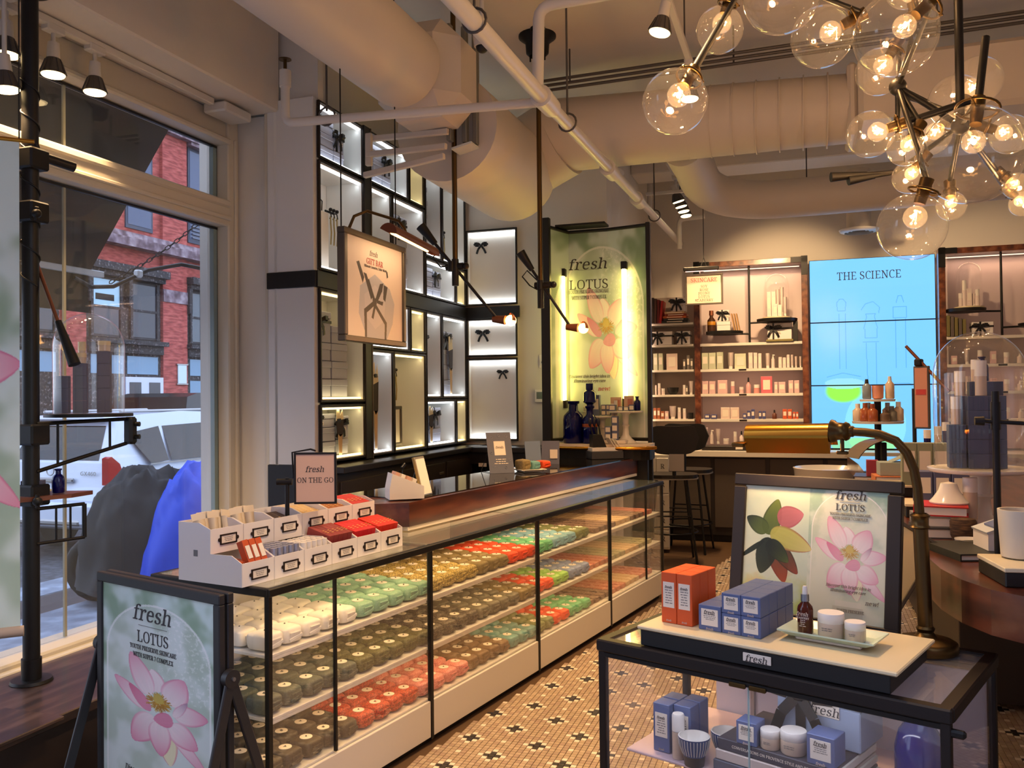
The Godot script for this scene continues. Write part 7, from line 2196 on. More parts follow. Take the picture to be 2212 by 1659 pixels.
func skincare_sign() -> void:
	var o := thing("skincare_sign", "small framed SKINCARE sign with a picture light before the rear shelves", "sign", Vector3(-0.905, 2.375, -8.55))
	for e in [[0, 0.008, 0.36, 0.016], [0, 0.292, 0.36, 0.016], [-0.172, 0.15, 0.016, 0.27], [0.172, 0.15, 0.016, 0.27]]:
		bpart(o, "frame_bar", Vector3(e[0], e[1], 0), Vector3(e[2], e[3], 0.03), mats["bronze_frame"], 0.002)
	bpart(o, "card", Vector3(0, 0.15, 0.0), Vector3(0.33, 0.27, 0.006), mat("sign_cream", Color(0.84, 0.76, 0.66), 0.6))
	var k := 0
	lettering(o, "SKINCARE", Vector3(0, 0.240, 0.004), 0.052, mats["ink_red"], "serif")
	for wd in ["SOY", "ROSE", "PEONY", "LOTUS", "SEABERRY"]:
		lettering(o, wd, Vector3(0, 0.178 - k * 0.034, 0.004), 0.034, mats["ink"], "serif")
		k += 1
	bpart(o, "picture_lamp", Vector3(-0.02, 0.345, 0.05), Vector3(0.34, 0.04, 0.05), mats["black_metal"], 0.008)
	bpart(o, "lamp_tube", Vector3(-0.02, 0.323, 0.05), Vector3(0.30, 0.006, 0.02), glow("sign_lamp_glow", Color(1.0, 0.80, 0.76), 1.2))
	area(o.position + Vector3(-0.02, 0.316, 0.05), o.position + Vector3(-0.02, 0, -0.02), 0.30, 0.02, Color(1.0, 0.80, 0.74), 0.014, Vector3(0, 0, 1))
	for x in [-0.03, 0.03]:
		bar(o, "hanger", Vector3(x, 0.36, 0.02), Vector3(0.0, 0.46, 0.0), 0.004, mats["black_metal"], 6)
	bar(o, "hanger", Vector3(0, 0.45, 0), Vector3(0, 1.50, 0), 0.004, mats["black_metal"], 6)

func stools() -> void:
	var mesh_pad := func(w: float, d: float) -> Geo:
		var g := Geo.new()
		var poly := PackedVector2Array()
		for i in 24:
			var a := TAU * i / 24
			poly.append(Vector2(signf(cos(a)) * pow(absf(cos(a)), 0.7) * w, signf(sin(a)) * pow(absf(sin(a)), 0.7) * d))
		g.prism(poly, 0.0, 0.03, Basis(Vector3(1, 0, 0), Vector3(0, 0, -1), Vector3(0, 1, 0)))
		return g
	for k in 2:
		var o := thing("bar_stool", ["dark padded bar stool in front, with a paper tag on its seat", "dark padded bar stool standing behind the first one"][k], "stool", [Vector3(-1.15, 0, -7.85), Vector3(-1.08, 0, -8.42)][k], [12.0, -6.0][k])
		var shell_m := mat("stool_vinyl", Color(0.085, 0.085, 0.09), 0.5)
		gpart(o, "seat_shell", mesh_pad.call(0.245, 0.20), mat("stool_rim", Color(0.55, 0.53, 0.50), 0.4), Vector3(0, 0.745, 0)).scale = Vector3(1.0, 0.35, 1.0)
		gpart(o, "seat", mesh_pad.call(0.24, 0.195), mat("stool_seat", Color(0.12, 0.10, 0.085), 0.45), Vector3(0, 0.757, 0))
		var g := Geo.new()
		var nx := 12
		for s in [0, 1]:
			for i in nx:
				var q := []
				for e in [[i, 0], [i + 1, 0], [i + 1, 1], [i, 1]]:
					var t: float = float(e[0]) / nx * 2.0 - 1.0
					var edge := 0.13 * pow(1.0 - pow(absf(t), 6.0), 0.5)
					q.append(Vector3(t * 0.225, (edge if e[1] else -edge * 0.95) + 0.02 * t * t, -0.05 * t * t + (0.016 if s else -0.016)))
				g.quad(q[0], q[1], q[2], q[3], Vector3(0, 0, 1 if s else -1))
		for i in nx:
			for e1 in [-1.0, 1.0]:
				var q := []
				for e in [[i, -0.016], [i + 1, -0.016], [i + 1, 0.016], [i, 0.016]]:
					var t: float = float(e[0]) / nx * 2.0 - 1.0
					var edge := 0.13 * pow(1.0 - pow(absf(t), 6.0), 0.5)
					q.append(Vector3(t * 0.225, edge * (1.0 if e1 > 0 else -0.95) + 0.02 * t * t, -0.05 * t * t + e[1]))
				g.quad(q[0], q[1], q[2], q[3], Vector3(0, e1, 0))
		gpart(o, "backrest", g, shell_m, Vector3(0.02, 1.09, 0.17))
		bar(o, "back_support", Vector3(0.02, 0.76, 0.18), Vector3(0.02, 1.06, 0.16), 0.018, mats["black_metal"])
		for e in [[-1, -1], [1, -1], [-1, 1], [1, 1]]:
			bar(o, "leg", Vector3(e[0] * 0.13, 0.75, e[1] * 0.11), Vector3(e[0] * 0.21, 0.0, e[1] * 0.19), 0.011, mats["black_metal"], 8)
		gpart(o, "foot_ring", ring_geo(0.235, 0.008, 24), mats["black_metal"], Vector3(0, 0.27, 0))
		for e in [-1, 1]:
			bar(o, "stretcher", Vector3(-0.17, 0.42, e * 0.15), Vector3(0.17, 0.42, e * 0.15), 0.007, mats["black_metal"], 6)
		if k == 0:
			bpart(o, "paper_tag", Vector3(0.04, 0.90, 0.20), Vector3(0.13, 0.15, 0.002), mat("tag_grey", Color(0.70, 0.68, 0.66), 0.7), 0.0, Vector3(0, -8, 0))
	# white drawer unit beside the stools
	var o := thing("drawer_unit", "white many-drawered cabinet with black letter pulls behind the stools", "cabinet", Vector3(-1.37, 0, -8.42), 8.0)
	bpart(o, "carcass", Vector3(0, 0.48, 0), Vector3(0.24, 0.90, 0.42), mats["case_panel"], 0.004)
	for r in 5:
		for c in 2:
			var d := bpart(o, "drawer", Vector3(-0.06 + c * 0.12, 0.13 + r * 0.172, 0.213), Vector3(0.112, 0.160, 0.012), mats["case_panel"], 0.003)
			lettering(d, "R", Vector3(0, 0, 0.007), 0.06, mats["ink"], "serif")

func window_corner() -> void:
	var bk: Material = mats["black_metal"]
	# floor-to-ceiling display pole
	var at := Vector3(-3.162, 0.297, -2.857)
	var o := thing("display_pole", "black iron display pole standing on the window ledge", "pole", at)
	bar(o, "shaft", Vector3(0, 0.01, 0), Vector3(0, 2.99, 0), 0.034, bk, 20)
	part(o, "foot_plate", cm(0.085, 0.08, 0.012, 28), mats["black_metal"])
	part(o, "head_plate", cm(0.085, 0.09, 0.012, 28), bk, Vector3(0, 2.982, 0))
	bar(o, "collar", Vector3(0, 0.012, 0), Vector3(0, 0.10, 0), 0.040, bk, 18)
	for y in [1.06, 0.80, 2.25, 2.02]:
		part(o, "clamp", bm(Vector3(0.10, 0.09, 0.10), 0.008), bk, Vector3(0.01, y, 0.0))
	for e in [[1.03, -0.10], [0.78, 0.09], [2.0, 0.09]]:
		bar(o, "wing_screw", Vector3(0, e[0], 0.02), Vector3(e[1], e[0], 0.05), 0.009, bk, 8)
		var g := Geo.new()
		g.ball(Vector3(e[1], e[0], 0.05), 0.020, 8, 6)
		g.box(Vector3(e[1], e[0], 0.05), Vector3(0.012, 0.06, 0.02), 0.004)
		gpart(o, "wing_nut", g, bk)
	var wire := []
	for i in 90:
		var t := i / 89.0
		wire.append(Vector3(cos(t * 40.0) * 0.037, 1.7 + t * 0.9, sin(t * 40.0) * 0.037))
	pipe(o, "flex", wire, 0.004, mats["black_paint"], 5)
	# upper swing bracket with shelf and bell jar
	o = thing("swing_bracket", "black swing-out bracket shelf on the pole carrying a bell jar", "bracket", at + Vector3(0.03, 1.03, 0))
	# the arm reaches away from the pole, deeper along the window
	var far := Vector3(0.085, 0.0, -0.43)
	for y in [[0.075, 0.085], [-0.13, -0.03]]:
		bar(o, "arm_bar", Vector3(0, y[0], 0), far + Vector3(0, y[1], 0), 0.009, bk, 8)
	for t in [0.22, 0.80]:
		bar(o, "strut", far * t + Vector3(0, 0.08, 0), far * t + Vector3(0, lerpf(-0.13, -0.03, t), 0), 0.006, bk, 6)
	bar(o, "end_loop", far + Vector3(0, 0.085, 0), far + Vector3(0, -0.03, 0), 0.011, bk, 8)
	bpart(o, "end_block", far + Vector3(0.015, 0.03, -0.01), Vector3(0.05, 0.13, 0.05), bk, 0.012)
	for y in [0.06, 0.0]:
		var g := Geo.new()
		g.cyl(far + Vector3(0.03, y, -0.01), far + Vector3(0.06, y, -0.02), 0.009, 0.012, 8)
		gpart(o, "thumb_screw", g, bk)
	part(o, "shelf_disc", cm(0.185, 0.185, 0.014, 36), bk, Vector3(0.045, 0.10, -0.245))
	var jar_at := at + Vector3(0.075, 1.146, -0.245)
	var j := thing("bell_jar", "glass bell jar over blue carton towers in the street window", "bell jar", jar_at)
	var prof := [Vector2(0.148, 0.0), Vector2(0.150, 0.30)]
	for i in 14:
		var a := PI * 0.5 * (i + 1) / 14.0
		prof.append(Vector2(0.150 * cos(a), 0.30 + 0.155 * sin(a)))
	turned(j, "dome", prof, mats["thin_glass"], Vector3.ZERO, 40)
	var slate := mat("slate_carton", Color(0.33, 0.33, 0.42), 0.55)
	for e in [[-0.085, 0.02, 0.05, 2], [-0.035, 0.00, 0.052, 4], [0.005, 0.03, 0.045, 4], [0.050, -0.01, 0.055, 5], [-0.045, 0.05, 0.05, 3]]:
		for k in e[3]:
			var c := thing("carton", "slate blue carton stacked under the window bell jar", "carton", jar_at + Vector3(e[0] * 0.72 - e[1] * 0.6, k * 0.0565 + 0.001, e[1] - e[0] * 0.75), 35.0, "cartons under the window bell jar")
			bpart(c, "carton_body", Vector3(0, 0.028, 0), Vector3(e[2], 0.056, e[2]), slate, 0.001)
	for e in [[-0.085, 0.02, 2, 0.021, 0.034], [-0.035, 0.0, 4, 0.026, 0.045], [0.050, -0.01, 5, 0.026, 0.045], [0.005, 0.03, 4, 0.016, 0.095]]:
		var c := thing("cream_jar", "cream pot standing on a carton tower under the window bell jar", "jar", jar_at + Vector3(e[0] * 0.72 - e[1] * 0.6, e[2] * 0.0565 + 0.002, e[1] - e[0] * 0.75), 0.0, "pots under the window bell jar")
		part(c, "pot", cm(e[3], e[3], e[4] * 0.6, 18), mats["jar_cream"])
		part(c, "lid", cm(e[3] * 1.05, e[3] * 1.05, e[4] * 0.42, 18), mat("lid_cream", Color(0.86, 0.78, 0.62), 0.4), Vector3(0, e[4] * 0.6, 0))
	# lower bracket with a little shelf, blue bottle and carton
	o = thing("swing_bracket", "lower wooden shelf on a black bracket beside the pole", "bracket", at + Vector3(0.03, 0.69, 0))
	var poly := PackedVector2Array([Vector2(-0.10, -0.06), Vector2(0.12, -0.06), Vector2(0.24, 0.0), Vector2(0.12, 0.14), Vector2(-0.10, 0.14)])
	var g2 := Geo.new()
	g2.prism(poly, 0.09, 0.108, Basis(Vector3(0.35, 0, -0.94), Vector3(-0.94, 0, -0.35), Vector3(0, 1, 0)))
	gpart(o, "shelf_board", g2, mats["walnut_pale"])
	for y in [0.05, -0.10]:
		bar(o, "arm_bar", Vector3(0, y, 0), Vector3(0.06, y, -0.20), 0.008, bk, 8)
	bar(o, "end_loop", Vector3(0.06, 0.05, -0.20), Vector3(0.06, -0.10, -0.20), 0.010, bk, 8)
	for t in [0.4, 0.7]:
		bar(o, "strut", Vector3(0.06 * t, 0.05, -0.2 * t), Vector3(0.06 * t, -0.10, -0.2 * t), 0.005, bk, 6)
	apothecary(at + Vector3(0.045, 0.80, -0.10), 0.026, 0.105, "small cobalt blue bottle on the lower window shelf", false)
	var c := thing("carton", "slate blue carton beside the small blue bottle in the window", "carton", at + Vector3(-0.01, 0.80, -0.02), 30.0)
	bpart(c, "carton_body", Vector3(0, 0.03, 0), Vector3(0.085, 0.06, 0.05), slate, 0.001)
	# short arms and a wall light stub on the pole
	o = thing("pole_lamp", "black adjustable arm lamp clamped to the window pole", "lamp", at + Vector3(-0.02, 1.86, 0))
	bar(o, "arm", Vector3(0.02, -0.05, -0.03), Vector3(0.14, -0.36, -0.05), 0.008, mats["copper_old"], 8)
	var g3 := Geo.new()
	g3.cyl(Vector3(0.12, -0.31, -0.05), Vector3(0.20, -0.50, -0.06), 0.014, 0.026, 12)
	gpart(o, "counterweight", g3, bk)
	o = thing("pole_socket", "black lamp holder sticking out from the window pole", "lamp", at + Vector3(0.03, 2.27, -0.02))
	bar(o, "holder", Vector3(0, 0, 0), Vector3(0.05, -0.02, -0.14), 0.022, bk, 12)
	bar(o, "joint", Vector3(0, 0, 0), Vector3(0.0, 0.05, 0.02), 0.012, bk, 8)
	# hanging lotus banner at the left edge
	o = thing("lotus_banner", "tall hanging fabric banner with a large pink lotus at the window", "banner", Vector3(-2.76, 0.65, -2.445), 45.0)
	var tex := lotus_poster(220, 500, Vector2(95, 235), 44.0, 17, false)
	part(o, "fabric", sheet(0.80, 1.81), printed("banner_print", tex, 0.8), Vector3(-0.40, 0.915, 0))
	bar(o, "bottom_dowel", Vector3(-0.80, 0.0, 0.0), Vector3(0.012, 0.0, 0.0), 0.020, mat("dowel_beige", Color(0.68, 0.60, 0.52), 0.7), 12)
	bar(o, "top_rod", Vector3(-0.80, 1.825, 0), Vector3(0.05, 1.825, 0), 0.008, mats["brass"], 10)
	for x in [-0.70, 0.0]:
		bar(o, "hanging_wire", Vector3(x, 1.825, 0), Vector3(x, 3.25, 0), 0.003, mats["black_metal"], 6)
	sandwich_sign()

func sandwich_sign() -> void:
	var o := thing("lotus_floor_sign", "tilting floor sign with a black frame and a pink lotus poster", "sign", Vector3(-1.895, 0, -2.166), -16.2)
	var H := 0.94
	var W := 0.643
	var L := 0.88
	var fr := mat("sign_frame", Color(0.14, 0.13, 0.13), 0.45)
	var mid := H - L / 2
	for e in [[0, H - 0.015, W, 0.030], [0, H - L + 0.015, W, 0.030], [-W / 2 + 0.015, mid, 0.030, L - 0.06], [W / 2 - 0.015, mid, 0.030, L - 0.06]]:
		bpart(o, "frame_bar", Vector3(e[0], e[1], 0), Vector3(e[2], e[3], 0.022), fr, 0.003)
		bpart(o, "rear_frame_bar", Vector3(e[0], e[1], -0.030), Vector3(e[2], e[3], 0.022), fr, 0.003)
	var tex := lotus_poster(190, 470, Vector2(99, 200), 27.8, 3)
	part(o, "poster", sheet(W - 0.055, L - 0.055), printed("floor_sign_print", tex, 0.3), Vector3(0, mid, 0.004))
	var z := 0.0055
	lettering(o, "fresh", Vector3(-0.015, H - 0.105, z), 0.064, mats["ink"], "serif", 0.25, Vector3.ZERO, 1.3)
	bpart(o, "rule", Vector3(-0.015, H - 0.142, z), Vector3(0.15, 0.001, 0.001), mats["ink_soft"])
	lettering(o, "LOTUS", Vector3(-0.015, H - 0.178, z), 0.047, mats["ink"], "serif", 0.0, Vector3.ZERO, 1.1)
	lettering(o, "YOUTH PRESERVE SKINCARE", Vector3(-0.015, H - 0.212, z), 0.0185, mats["ink"], "serif", 0.0, Vector3.ZERO, 0.95)
	lettering(o, "WITH SUPER 7 COMPLEX", Vector3(-0.015, H - 0.236, z), 0.0185, mats["ink"], "serif", 0.0, Vector3.ZERO, 0.95)
	lettering(o, "Discover this bright idea", Vector3(-0.015, H - 0.60, z), 0.026, mats["ink"], "serif", 0.2)
	for s in [-1.0, 1.0]:
		var x: float = s * (W / 2 + 0.016)
		var py: float = 0.70
		var bolt := Geo.new()
		bolt.cyl(Vector3(x - s * 0.012, py, -0.016), Vector3(x + s * 0.010, py, -0.016), 0.026, 0.026, 18)
		gpart(o, "pivot", bolt, fr)
		for e in [0.19, -0.22]:
			var g := Geo.new()
			var a := Vector3(x, py, -0.016)
			var b := Vector3(x + s * 0.02, 0.012, e - 0.016)
			var d := (b - a)
			g.box((a + b) / 2, Vector3(0.012, d.length(), 0.032), 0.003, Basis(Quaternion(Vector3(0, -1, 0), d.normalized())))
			gpart(o, "leg", g, fr)
		bar(o, "bolt_head", Vector3(x, py, -0.016), Vector3(x + s * 0.016, py, -0.016), 0.006, mats["steel"], 8)
	for e in [0.19, -0.22]:
		bar(o, "foot_bar", Vector3(-W / 2 - 0.036, 0.012, e - 0.016), Vector3(W / 2 + 0.036, 0.012, e - 0.016), 0.010, fr, 8)

const TABLE_AT := Vector3(-0.558, 0, -2.446)
const TABLE_YAW := -20.5

func tt(x: float, y: float, back: float) -> Vector3:
	return loc(TABLE_AT, TABLE_YAW, Vector3(x, y, -back))

func lotus_pair_poster() -> ImageTexture:
	var w := 440
	var h := 380
	var im := Image.create(w, h, false, Image.FORMAT_RGB8)
	var f := FastNoiseLite.new()
	f.seed = 31
	f.frequency = 0.008
	for y in h:
		for x in w:
			var v := f.get_noise_2d(x, y) * 0.5 + 0.5
			var c: Color
			if x < 208:
				c = Color(0.76, 0.84, 0.76).lerp(Color(0.86, 0.88, 0.78), v)
				c = c.lerp(Color(0.70, 0.76, 0.30), smoothstep(0.70, 1.0, float(y) / h + (v - 0.5) * 0.5))
				c = c.lerp(Color(0.86, 0.74, 0.66), smoothstep(0.55, 0.75, v) * 0.5 * smoothstep(0.5, 0.7, float(y) / h))
			else:
				c = Color(0.62, 0.74, 0.66).lerp(Color(0.86, 0.90, 0.84), smoothstep(0.3, 0.6, v))
				var p := Vector2((x - 330) / 112.0, minf(y - 120, 0) / 115.0)
				if p.length() < 1.0:
					c = c.lerp(Color(0.88, 0.88, 0.80), 0.5)
				if absf(p.length() - 1.0) < 0.014:
					c = Color(0.93, 0.93, 0.90)
				c = c.lerp(Color(0.88, 0.86, 0.72), 0.5 * float(y) / h)
			im.set_pixel(x, y, c)
	# left: dark lotus bud seen from behind, stem entering from the left
	var o := Vector2(78, 160)
	var green := Color(0.33, 0.40, 0.16)
	var dark := Color(0.12, 0.16, 0.10)
	petal(im, o, 1.0, Vector2(-10, 10), Vector2(-95, 72), 8.0, dark, dark, dark)
	petal(im, o, 1.0, Vector2(0, -10), Vector2(30, -120), 30.0, green, Color(0.44, 0.50, 0.18), dark)
	petal(im, o, 1.0, Vector2(0, -20), Vector2(-70, -60), 26.0, green, dark, dark)
	petal(im, o, 1.0, Vector2(30, -60), Vector2(112, -80), 34.0, Color(0.70, 0.40, 0.42), Color(0.78, 0.46, 0.50), Color(0.58, 0.26, 0.30))
	petal(im, o, 1.0, Vector2(20, 10), Vector2(60, 130), 30.0, Color(0.40, 0.24, 0.14), Color(0.66, 0.30, 0.20), Color(0.42, 0.14, 0.10))
	petal(im, o, 1.0, Vector2(10, 0), Vector2(-18, 110), 34.0, dark, Color(0.20, 0.24, 0.14), dark)
	petal(im, o, 1.0, Vector2(20, 10), Vector2(100, 100), 26.0, Color(0.30, 0.24, 0.14), Color(0.60, 0.28, 0.20), dark)
	petal(im, o, 1.0, Vector2(10, -20), Vector2(140, 24), 34.0, Color(0.70, 0.70, 0.34), Color(0.84, 0.80, 0.52), Color(0.52, 0.20, 0.20))
	petal(im, o, 1.0, Vector2(0, 10), Vector2(70, 68), 26.0, dark, green, dark)
	# right: pale pink lotus and a cream jar
	paint_lotus(im, Vector2(332, 190), 37.0, 0.22)
	for y in range(320, 380):
		for x in range(288, 376):
			var lid := y < 336
			if not lid or (x > 294 and x < 370):
				im.set_pixel(x, y, im.get_pixel(x, y).lerp(Color(0.90, 0.88, 0.80) if lid else Color(0.80, 0.78, 0.68), 0.7))
	return ImageTexture.create_from_image(im)

func glass_bowl(at: Vector3, label: String) -> void:
	var o := thing("striped_bowl", label, "bowl", at)
	turned(o, "cup", [Vector2(0.024, 0.0), Vector2(0.026, 0.004), Vector2(0.028, 0.022), Vector2(0.040, 0.055), Vector2(0.043, 0.078), Vector2(0.040, 0.078), Vector2(0.036, 0.055), Vector2(0.022, 0.028), Vector2(0, 0.024)], mat("bowl_blue", Color(0.22, 0.30, 0.48), 0.3), Vector3.ZERO, 30)
	turned(o, "lining", [Vector2(0.0432, 0.0785), Vector2(0.0400, 0.079), Vector2(0.0355, 0.056), Vector2(0.0, 0.03)], mats["porcelain"], Vector3.ZERO, 30)
	var g := Geo.new()
	for i in 30:
		var a := TAU * i / 30
		var d := Vector3(cos(a), 0, sin(a))
		g.tube([d * 0.0325 + Vector3(0, 0.032, 0), d * 0.0408 + Vector3(0, 0.055, 0), d * 0.0434 + Vector3(0, 0.075, 0)], 0.0009, 4)
	gpart(o, "white_stripes", g, mats["porcelain"])
	turned(o, "dark_foot", [Vector2(0.0265, 0.0), Vector2(0.0290, 0.02), Vector2(0.0305, 0.028)], mat("bowl_foot", Color(0.16, 0.15, 0.16), 0.4), Vector3.ZERO, 30)

func face_jar(at: Vector3, r: float, h: float, label: String, group := "") -> void:
	var o := thing("cream_jar", label, "jar", at, TABLE_YAW, group)
	turned(o, "glass_pot", [Vector2(0, 0), Vector2(r * 0.93, 0), Vector2(r, r * 0.10), Vector2(r, h * 0.60), Vector2(r * 0.94, h * 0.62)], mats["jar_cream"], Vector3.ZERO, 32)
	turned(o, "lid", [Vector2(r * 0.98, h * 0.60), Vector2(r * 1.0, h * 0.61), Vector2(r * 1.0, h * 0.96), Vector2(r * 0.96, h), Vector2(0, h)], mats["cap_white"], Vector3.ZERO, 32)
	lines_of_print(o, Vector3(0, h * 0.42, r + 0.0008), r * 0.9, 2, r * 0.16, mats["ink_soft"])

func front_table() -> void:
	var bk := mat("table_frame", Color(0.12, 0.095, 0.09), 0.45, 0.3)
	var W := 0.905
	var D := 0.50
	var o := thing("front_display_table", "black framed glass display table in the foreground", "display case", TABLE_AT, TABLE_YAW)
	for x in [0.0, W]:
		for z in [0.0, -D]:
			bpart(o, "leg", Vector3(x, 0.385, z), Vector3(0.022, 0.77, 0.022), bk, 0.002)
	for z in [0.0, -D]:
		bpart(o, "top_rail", Vector3(W / 2, 0.782, z), Vector3(W + 0.03, 0.034, 0.034), bk, 0.004)
		bpart(o, "rail_bead", Vector3(W / 2, 0.757, z), Vector3(W, 0.014, 0.022), mats["black_metal"], 0.002)
		bpart(o, "bottom_rail", Vector3(W / 2, 0.08, z), Vector3(W, 0.022, 0.022), bk, 0.002)
	for x in [0.0, W]:
		bpart(o, "side_rail", Vector3(x, 0.782, -D / 2), Vector3(0.034, 0.034, D), bk, 0.004)
		bpart(o, "side_pane", Vector3(x, 0.42, -D / 2), Vector3(0.004, 0.66, D - 0.03), mats["thin_glass"])
	bpart(o, "top_pane", Vector3(W / 2, 0.790, -D / 2), Vector3(W - 0.03, 0.008, D - 0.03), glass("table_top_glass", Color(0.82, 0.80, 0.80), 0.10))
	bpart(o, "door_pane", Vector3(W * 0.245, 0.42, 0.004), Vector3(W * 0.485, 0.66, 0.004), mats["thin_glass"])
	bpart(o, "door_pane", Vector3(W * 0.745, 0.42, 0.004), Vector3(W * 0.495, 0.66, 0.004), mats["thin_glass"])
	bpart(o, "door_edge", Vector3(W * 0.49, 0.42, 0.006), Vector3(0.003, 0.66, 0.006), mat("glass_edge", Color(0.62, 0.70, 0.70), 0.2))
	for x in [0.46, 0.52]:
		bpart(o, "door_catch", Vector3(W * x, 0.752, 0.012), Vector3(0.045, 0.012, 0.010), mats["brass_dark"], 0.002)
	bpart(o, "hinge", Vector3(W + 0.02, 0.745, 0.0), Vector3(0.04, 0.018, 0.018), mats["black_metal"], 0.005)
	bpart(o, "shelf", Vector3(W / 2 + 0.02, 0.485, -D / 2), Vector3(W - 0.07, 0.008, D - 0.06), mat("pink_shelf", Color(0.84, 0.74, 0.76), 0.4), 0.002)
	bpart(o, "back_panel", Vector3(W * 0.56, 0.42, -D + 0.02), Vector3(W * 0.86, 0.66, 0.008), mat("pale_back", Color(0.82, 0.80, 0.84), 0.5), 0.002)
	bpart(o, "back_mullion", Vector3(0.245, 0.42, -D + 0.03), Vector3(0.012, 0.66, 0.012), mats["steel"])
	for y in [0.62]:
		bpart(o, "light_strip", Vector3(W / 2, 0.750, -0.02), Vector3(W - 0.08, 0.006, 0.012), glow("table_glow", Color(0.97, 0.95, 1.0), 2.0), 0.001)
		var q := tt(W / 2, 0.744, 0.024)
		var back := Basis(Vector3.UP, deg_to_rad(TABLE_YAW)) * Vector3(0, 0, -1)
		area(q, q + Vector3(0, -1, 0) + back * 0.6, W - 0.1, 0.012, Color(0.93, 0.93, 1.0), 0.11, back)
	# raised display board
	o = thing("display_board", "black board with a cream top holding the lotus products", "stand", tt(0.12, 0.801, 0.0), TABLE_YAW)
	bpart(o, "base", Vector3(0.335, 0.022, -0.165), Vector3(0.665, 0.044, 0.325), mats["black_paint"], 0.002)
	bpart(o, "cream_top", Vector3(0.34, 0.050, -0.168), Vector3(0.69, 0.011, 0.345), mat("board_cream", Color(0.86, 0.80, 0.66), 0.4), 0.003)
	bpart(o, "name_plate", Vector3(0.345, 0.024, 0.0), Vector3(0.075, 0.022, 0.003), mats["label_cream"], 0.001)
	lettering(o, "fresh", Vector3(0.345, 0.022, 0.002), 0.022, mats["ink"], "serif", 0.2, Vector3.ZERO, 1.1)
	# cartons
	for c in 2:
		for r in 3:
			carton(tt(0.178 + c * 0.0485, 0.857, 0.090 + r * 0.050), TABLE_YAW, Vector3(0.047, 0.142, 0.048), "orange_box", "tall orange carton with a white label, front row" if r == 0 else "tall orange carton behind the front row", "orange cartons front" if r == 0 else "orange cartons behind", true)
	for r in 4:
		carton(tt(0.304, 0.857, 0.096 + r * 0.068), TABLE_YAW, Vector3(0.066, 0.068, 0.066), "lotus_blue", "square blue carton beside the orange ones, front" if r == 0 else "square blue carton beside the orange ones, behind the first", "square blue cartons front" if r == 0 else "square blue cartons behind", true)
	for c in 2:
		for y in 2:
			for r in 4:
				carton(tt(0.366 + c * 0.0555, 0.857 + y * 0.0545, 0.092 + r * 0.0565), TABLE_YAW, Vector3(0.0545, 0.0535, 0.0555), "lotus_blue", ("small blue carton in the front face of the stack" if r == 0 else "small blue carton behind the front of the stack"), "small blue cartons front" if r == 0 else "small blue cartons behind", true)
	# porcelain tray with bottle and jars
	o = thing("porcelain_tray", "pale blue rimmed rectangular porcelain tray on the board", "tray", tt(0.603, 0.8575, 0.155), TABLE_YAW)
	var g := Geo.new()
	g.box(Vector3(0, 0.006, 0), Vector3(0.17, 0.010, 0.075), 0.004)
	gpart(o, "tray_foot", g, mats["porcelain"])
	g = Geo.new()
	var lo := [Vector3(-0.095, 0.010, 0.042), Vector3(0.095, 0.010, 0.042), Vector3(0.095, 0.010, -0.042), Vector3(-0.095, 0.010, -0.042)]
	var hi := [Vector3(-0.122, 0.024, 0.064), Vector3(0.122, 0.024, 0.064), Vector3(0.122, 0.024, -0.064), Vector3(-0.122, 0.024, -0.064)]
	for i in 4:
		var j := (i + 1) % 4
		var m: Vector3 = ((lo[i] + lo[j]) as Vector3)
		m.y = 0
		g.quad(lo[i], lo[j], hi[j], hi[i], (m.normalized() * 0.5 + Vector3(0, -0.8, 0)).normalized())
		var up := Vector3(0, 0.004, 0)
		g.quad(lo[i] + up, lo[j] + up, hi[j] + up, hi[i] + up, (-m.normalized() * 0.5 + Vector3(0, 0.8, 0)).normalized())
		g.quad(hi[i], hi[j], hi[j] + up, hi[i] + up, m.normalized())
	g.quad(lo[0] + Vector3(0, 0.004, 0), lo[1] + Vector3(0, 0.004, 0), lo[2] + Vector3(0, 0.004, 0), lo[3] + Vector3(0, 0.004, 0), Vector3.UP)
	gpart(o, "tray_dish", g, mat("celadon", Color(0.74, 0.82, 0.74), 0.2))
	o = thing("oil_dropper", "amber face oil bottle with a silver collared dropper on the tray", "bottle", tt(0.538, 0.873, 0.142), TABLE_YAW)
	var amber := mat("amber_glass", Color(0.30, 0.09, 0.02), 0.08)
	turned(o, "bottle", [Vector2(0, 0), Vector2(0.0185, 0), Vector2(0.020, 0.003), Vector2(0.020, 0.062), Vector2(0.018, 0.070), Vector2(0.0095, 0.080), Vector2(0.0090, 0.084)], amber, Vector3.ZERO, 28)
	part(o, "collar", cm(0.0110, 0.0105, 0.018, 18), mats["steel"], Vector3(0, 0.083, 0))
	turned(o, "bulb", [Vector2(0.007, 0), Vector2(0.0065, 0.016), Vector2(0.0045, 0.021), Vector2(0, 0.022)], mats["cap_white"], Vector3(0, 0.101, 0), 14)
	lettering(o, "fresh", Vector3(0, 0.052, 0.0203), 0.013, mats["white_print"], "serif", 0.2)
	lettering(o, "SEABERRY", Vector3(0, 0.042, 0.0203), 0.0068, mats["white_print"], "serif")
	lines_of_print(o, Vector3(0, 0.036, 0.0203), 0.018, 4, 0.005, mats["white_print"])
	face_jar(tt(0.603, 0.873, 0.148), 0.033, 0.062, "large white lidded cream jar on the porcelain tray")
	face_jar(tt(0.664, 0.873, 0.146), 0.0255, 0.048, "small white lidded cream jar on the porcelain tray")
	a_frame()
	brass_lamp()
	# inside: upper shelf of the table
	var y0 := 0.490
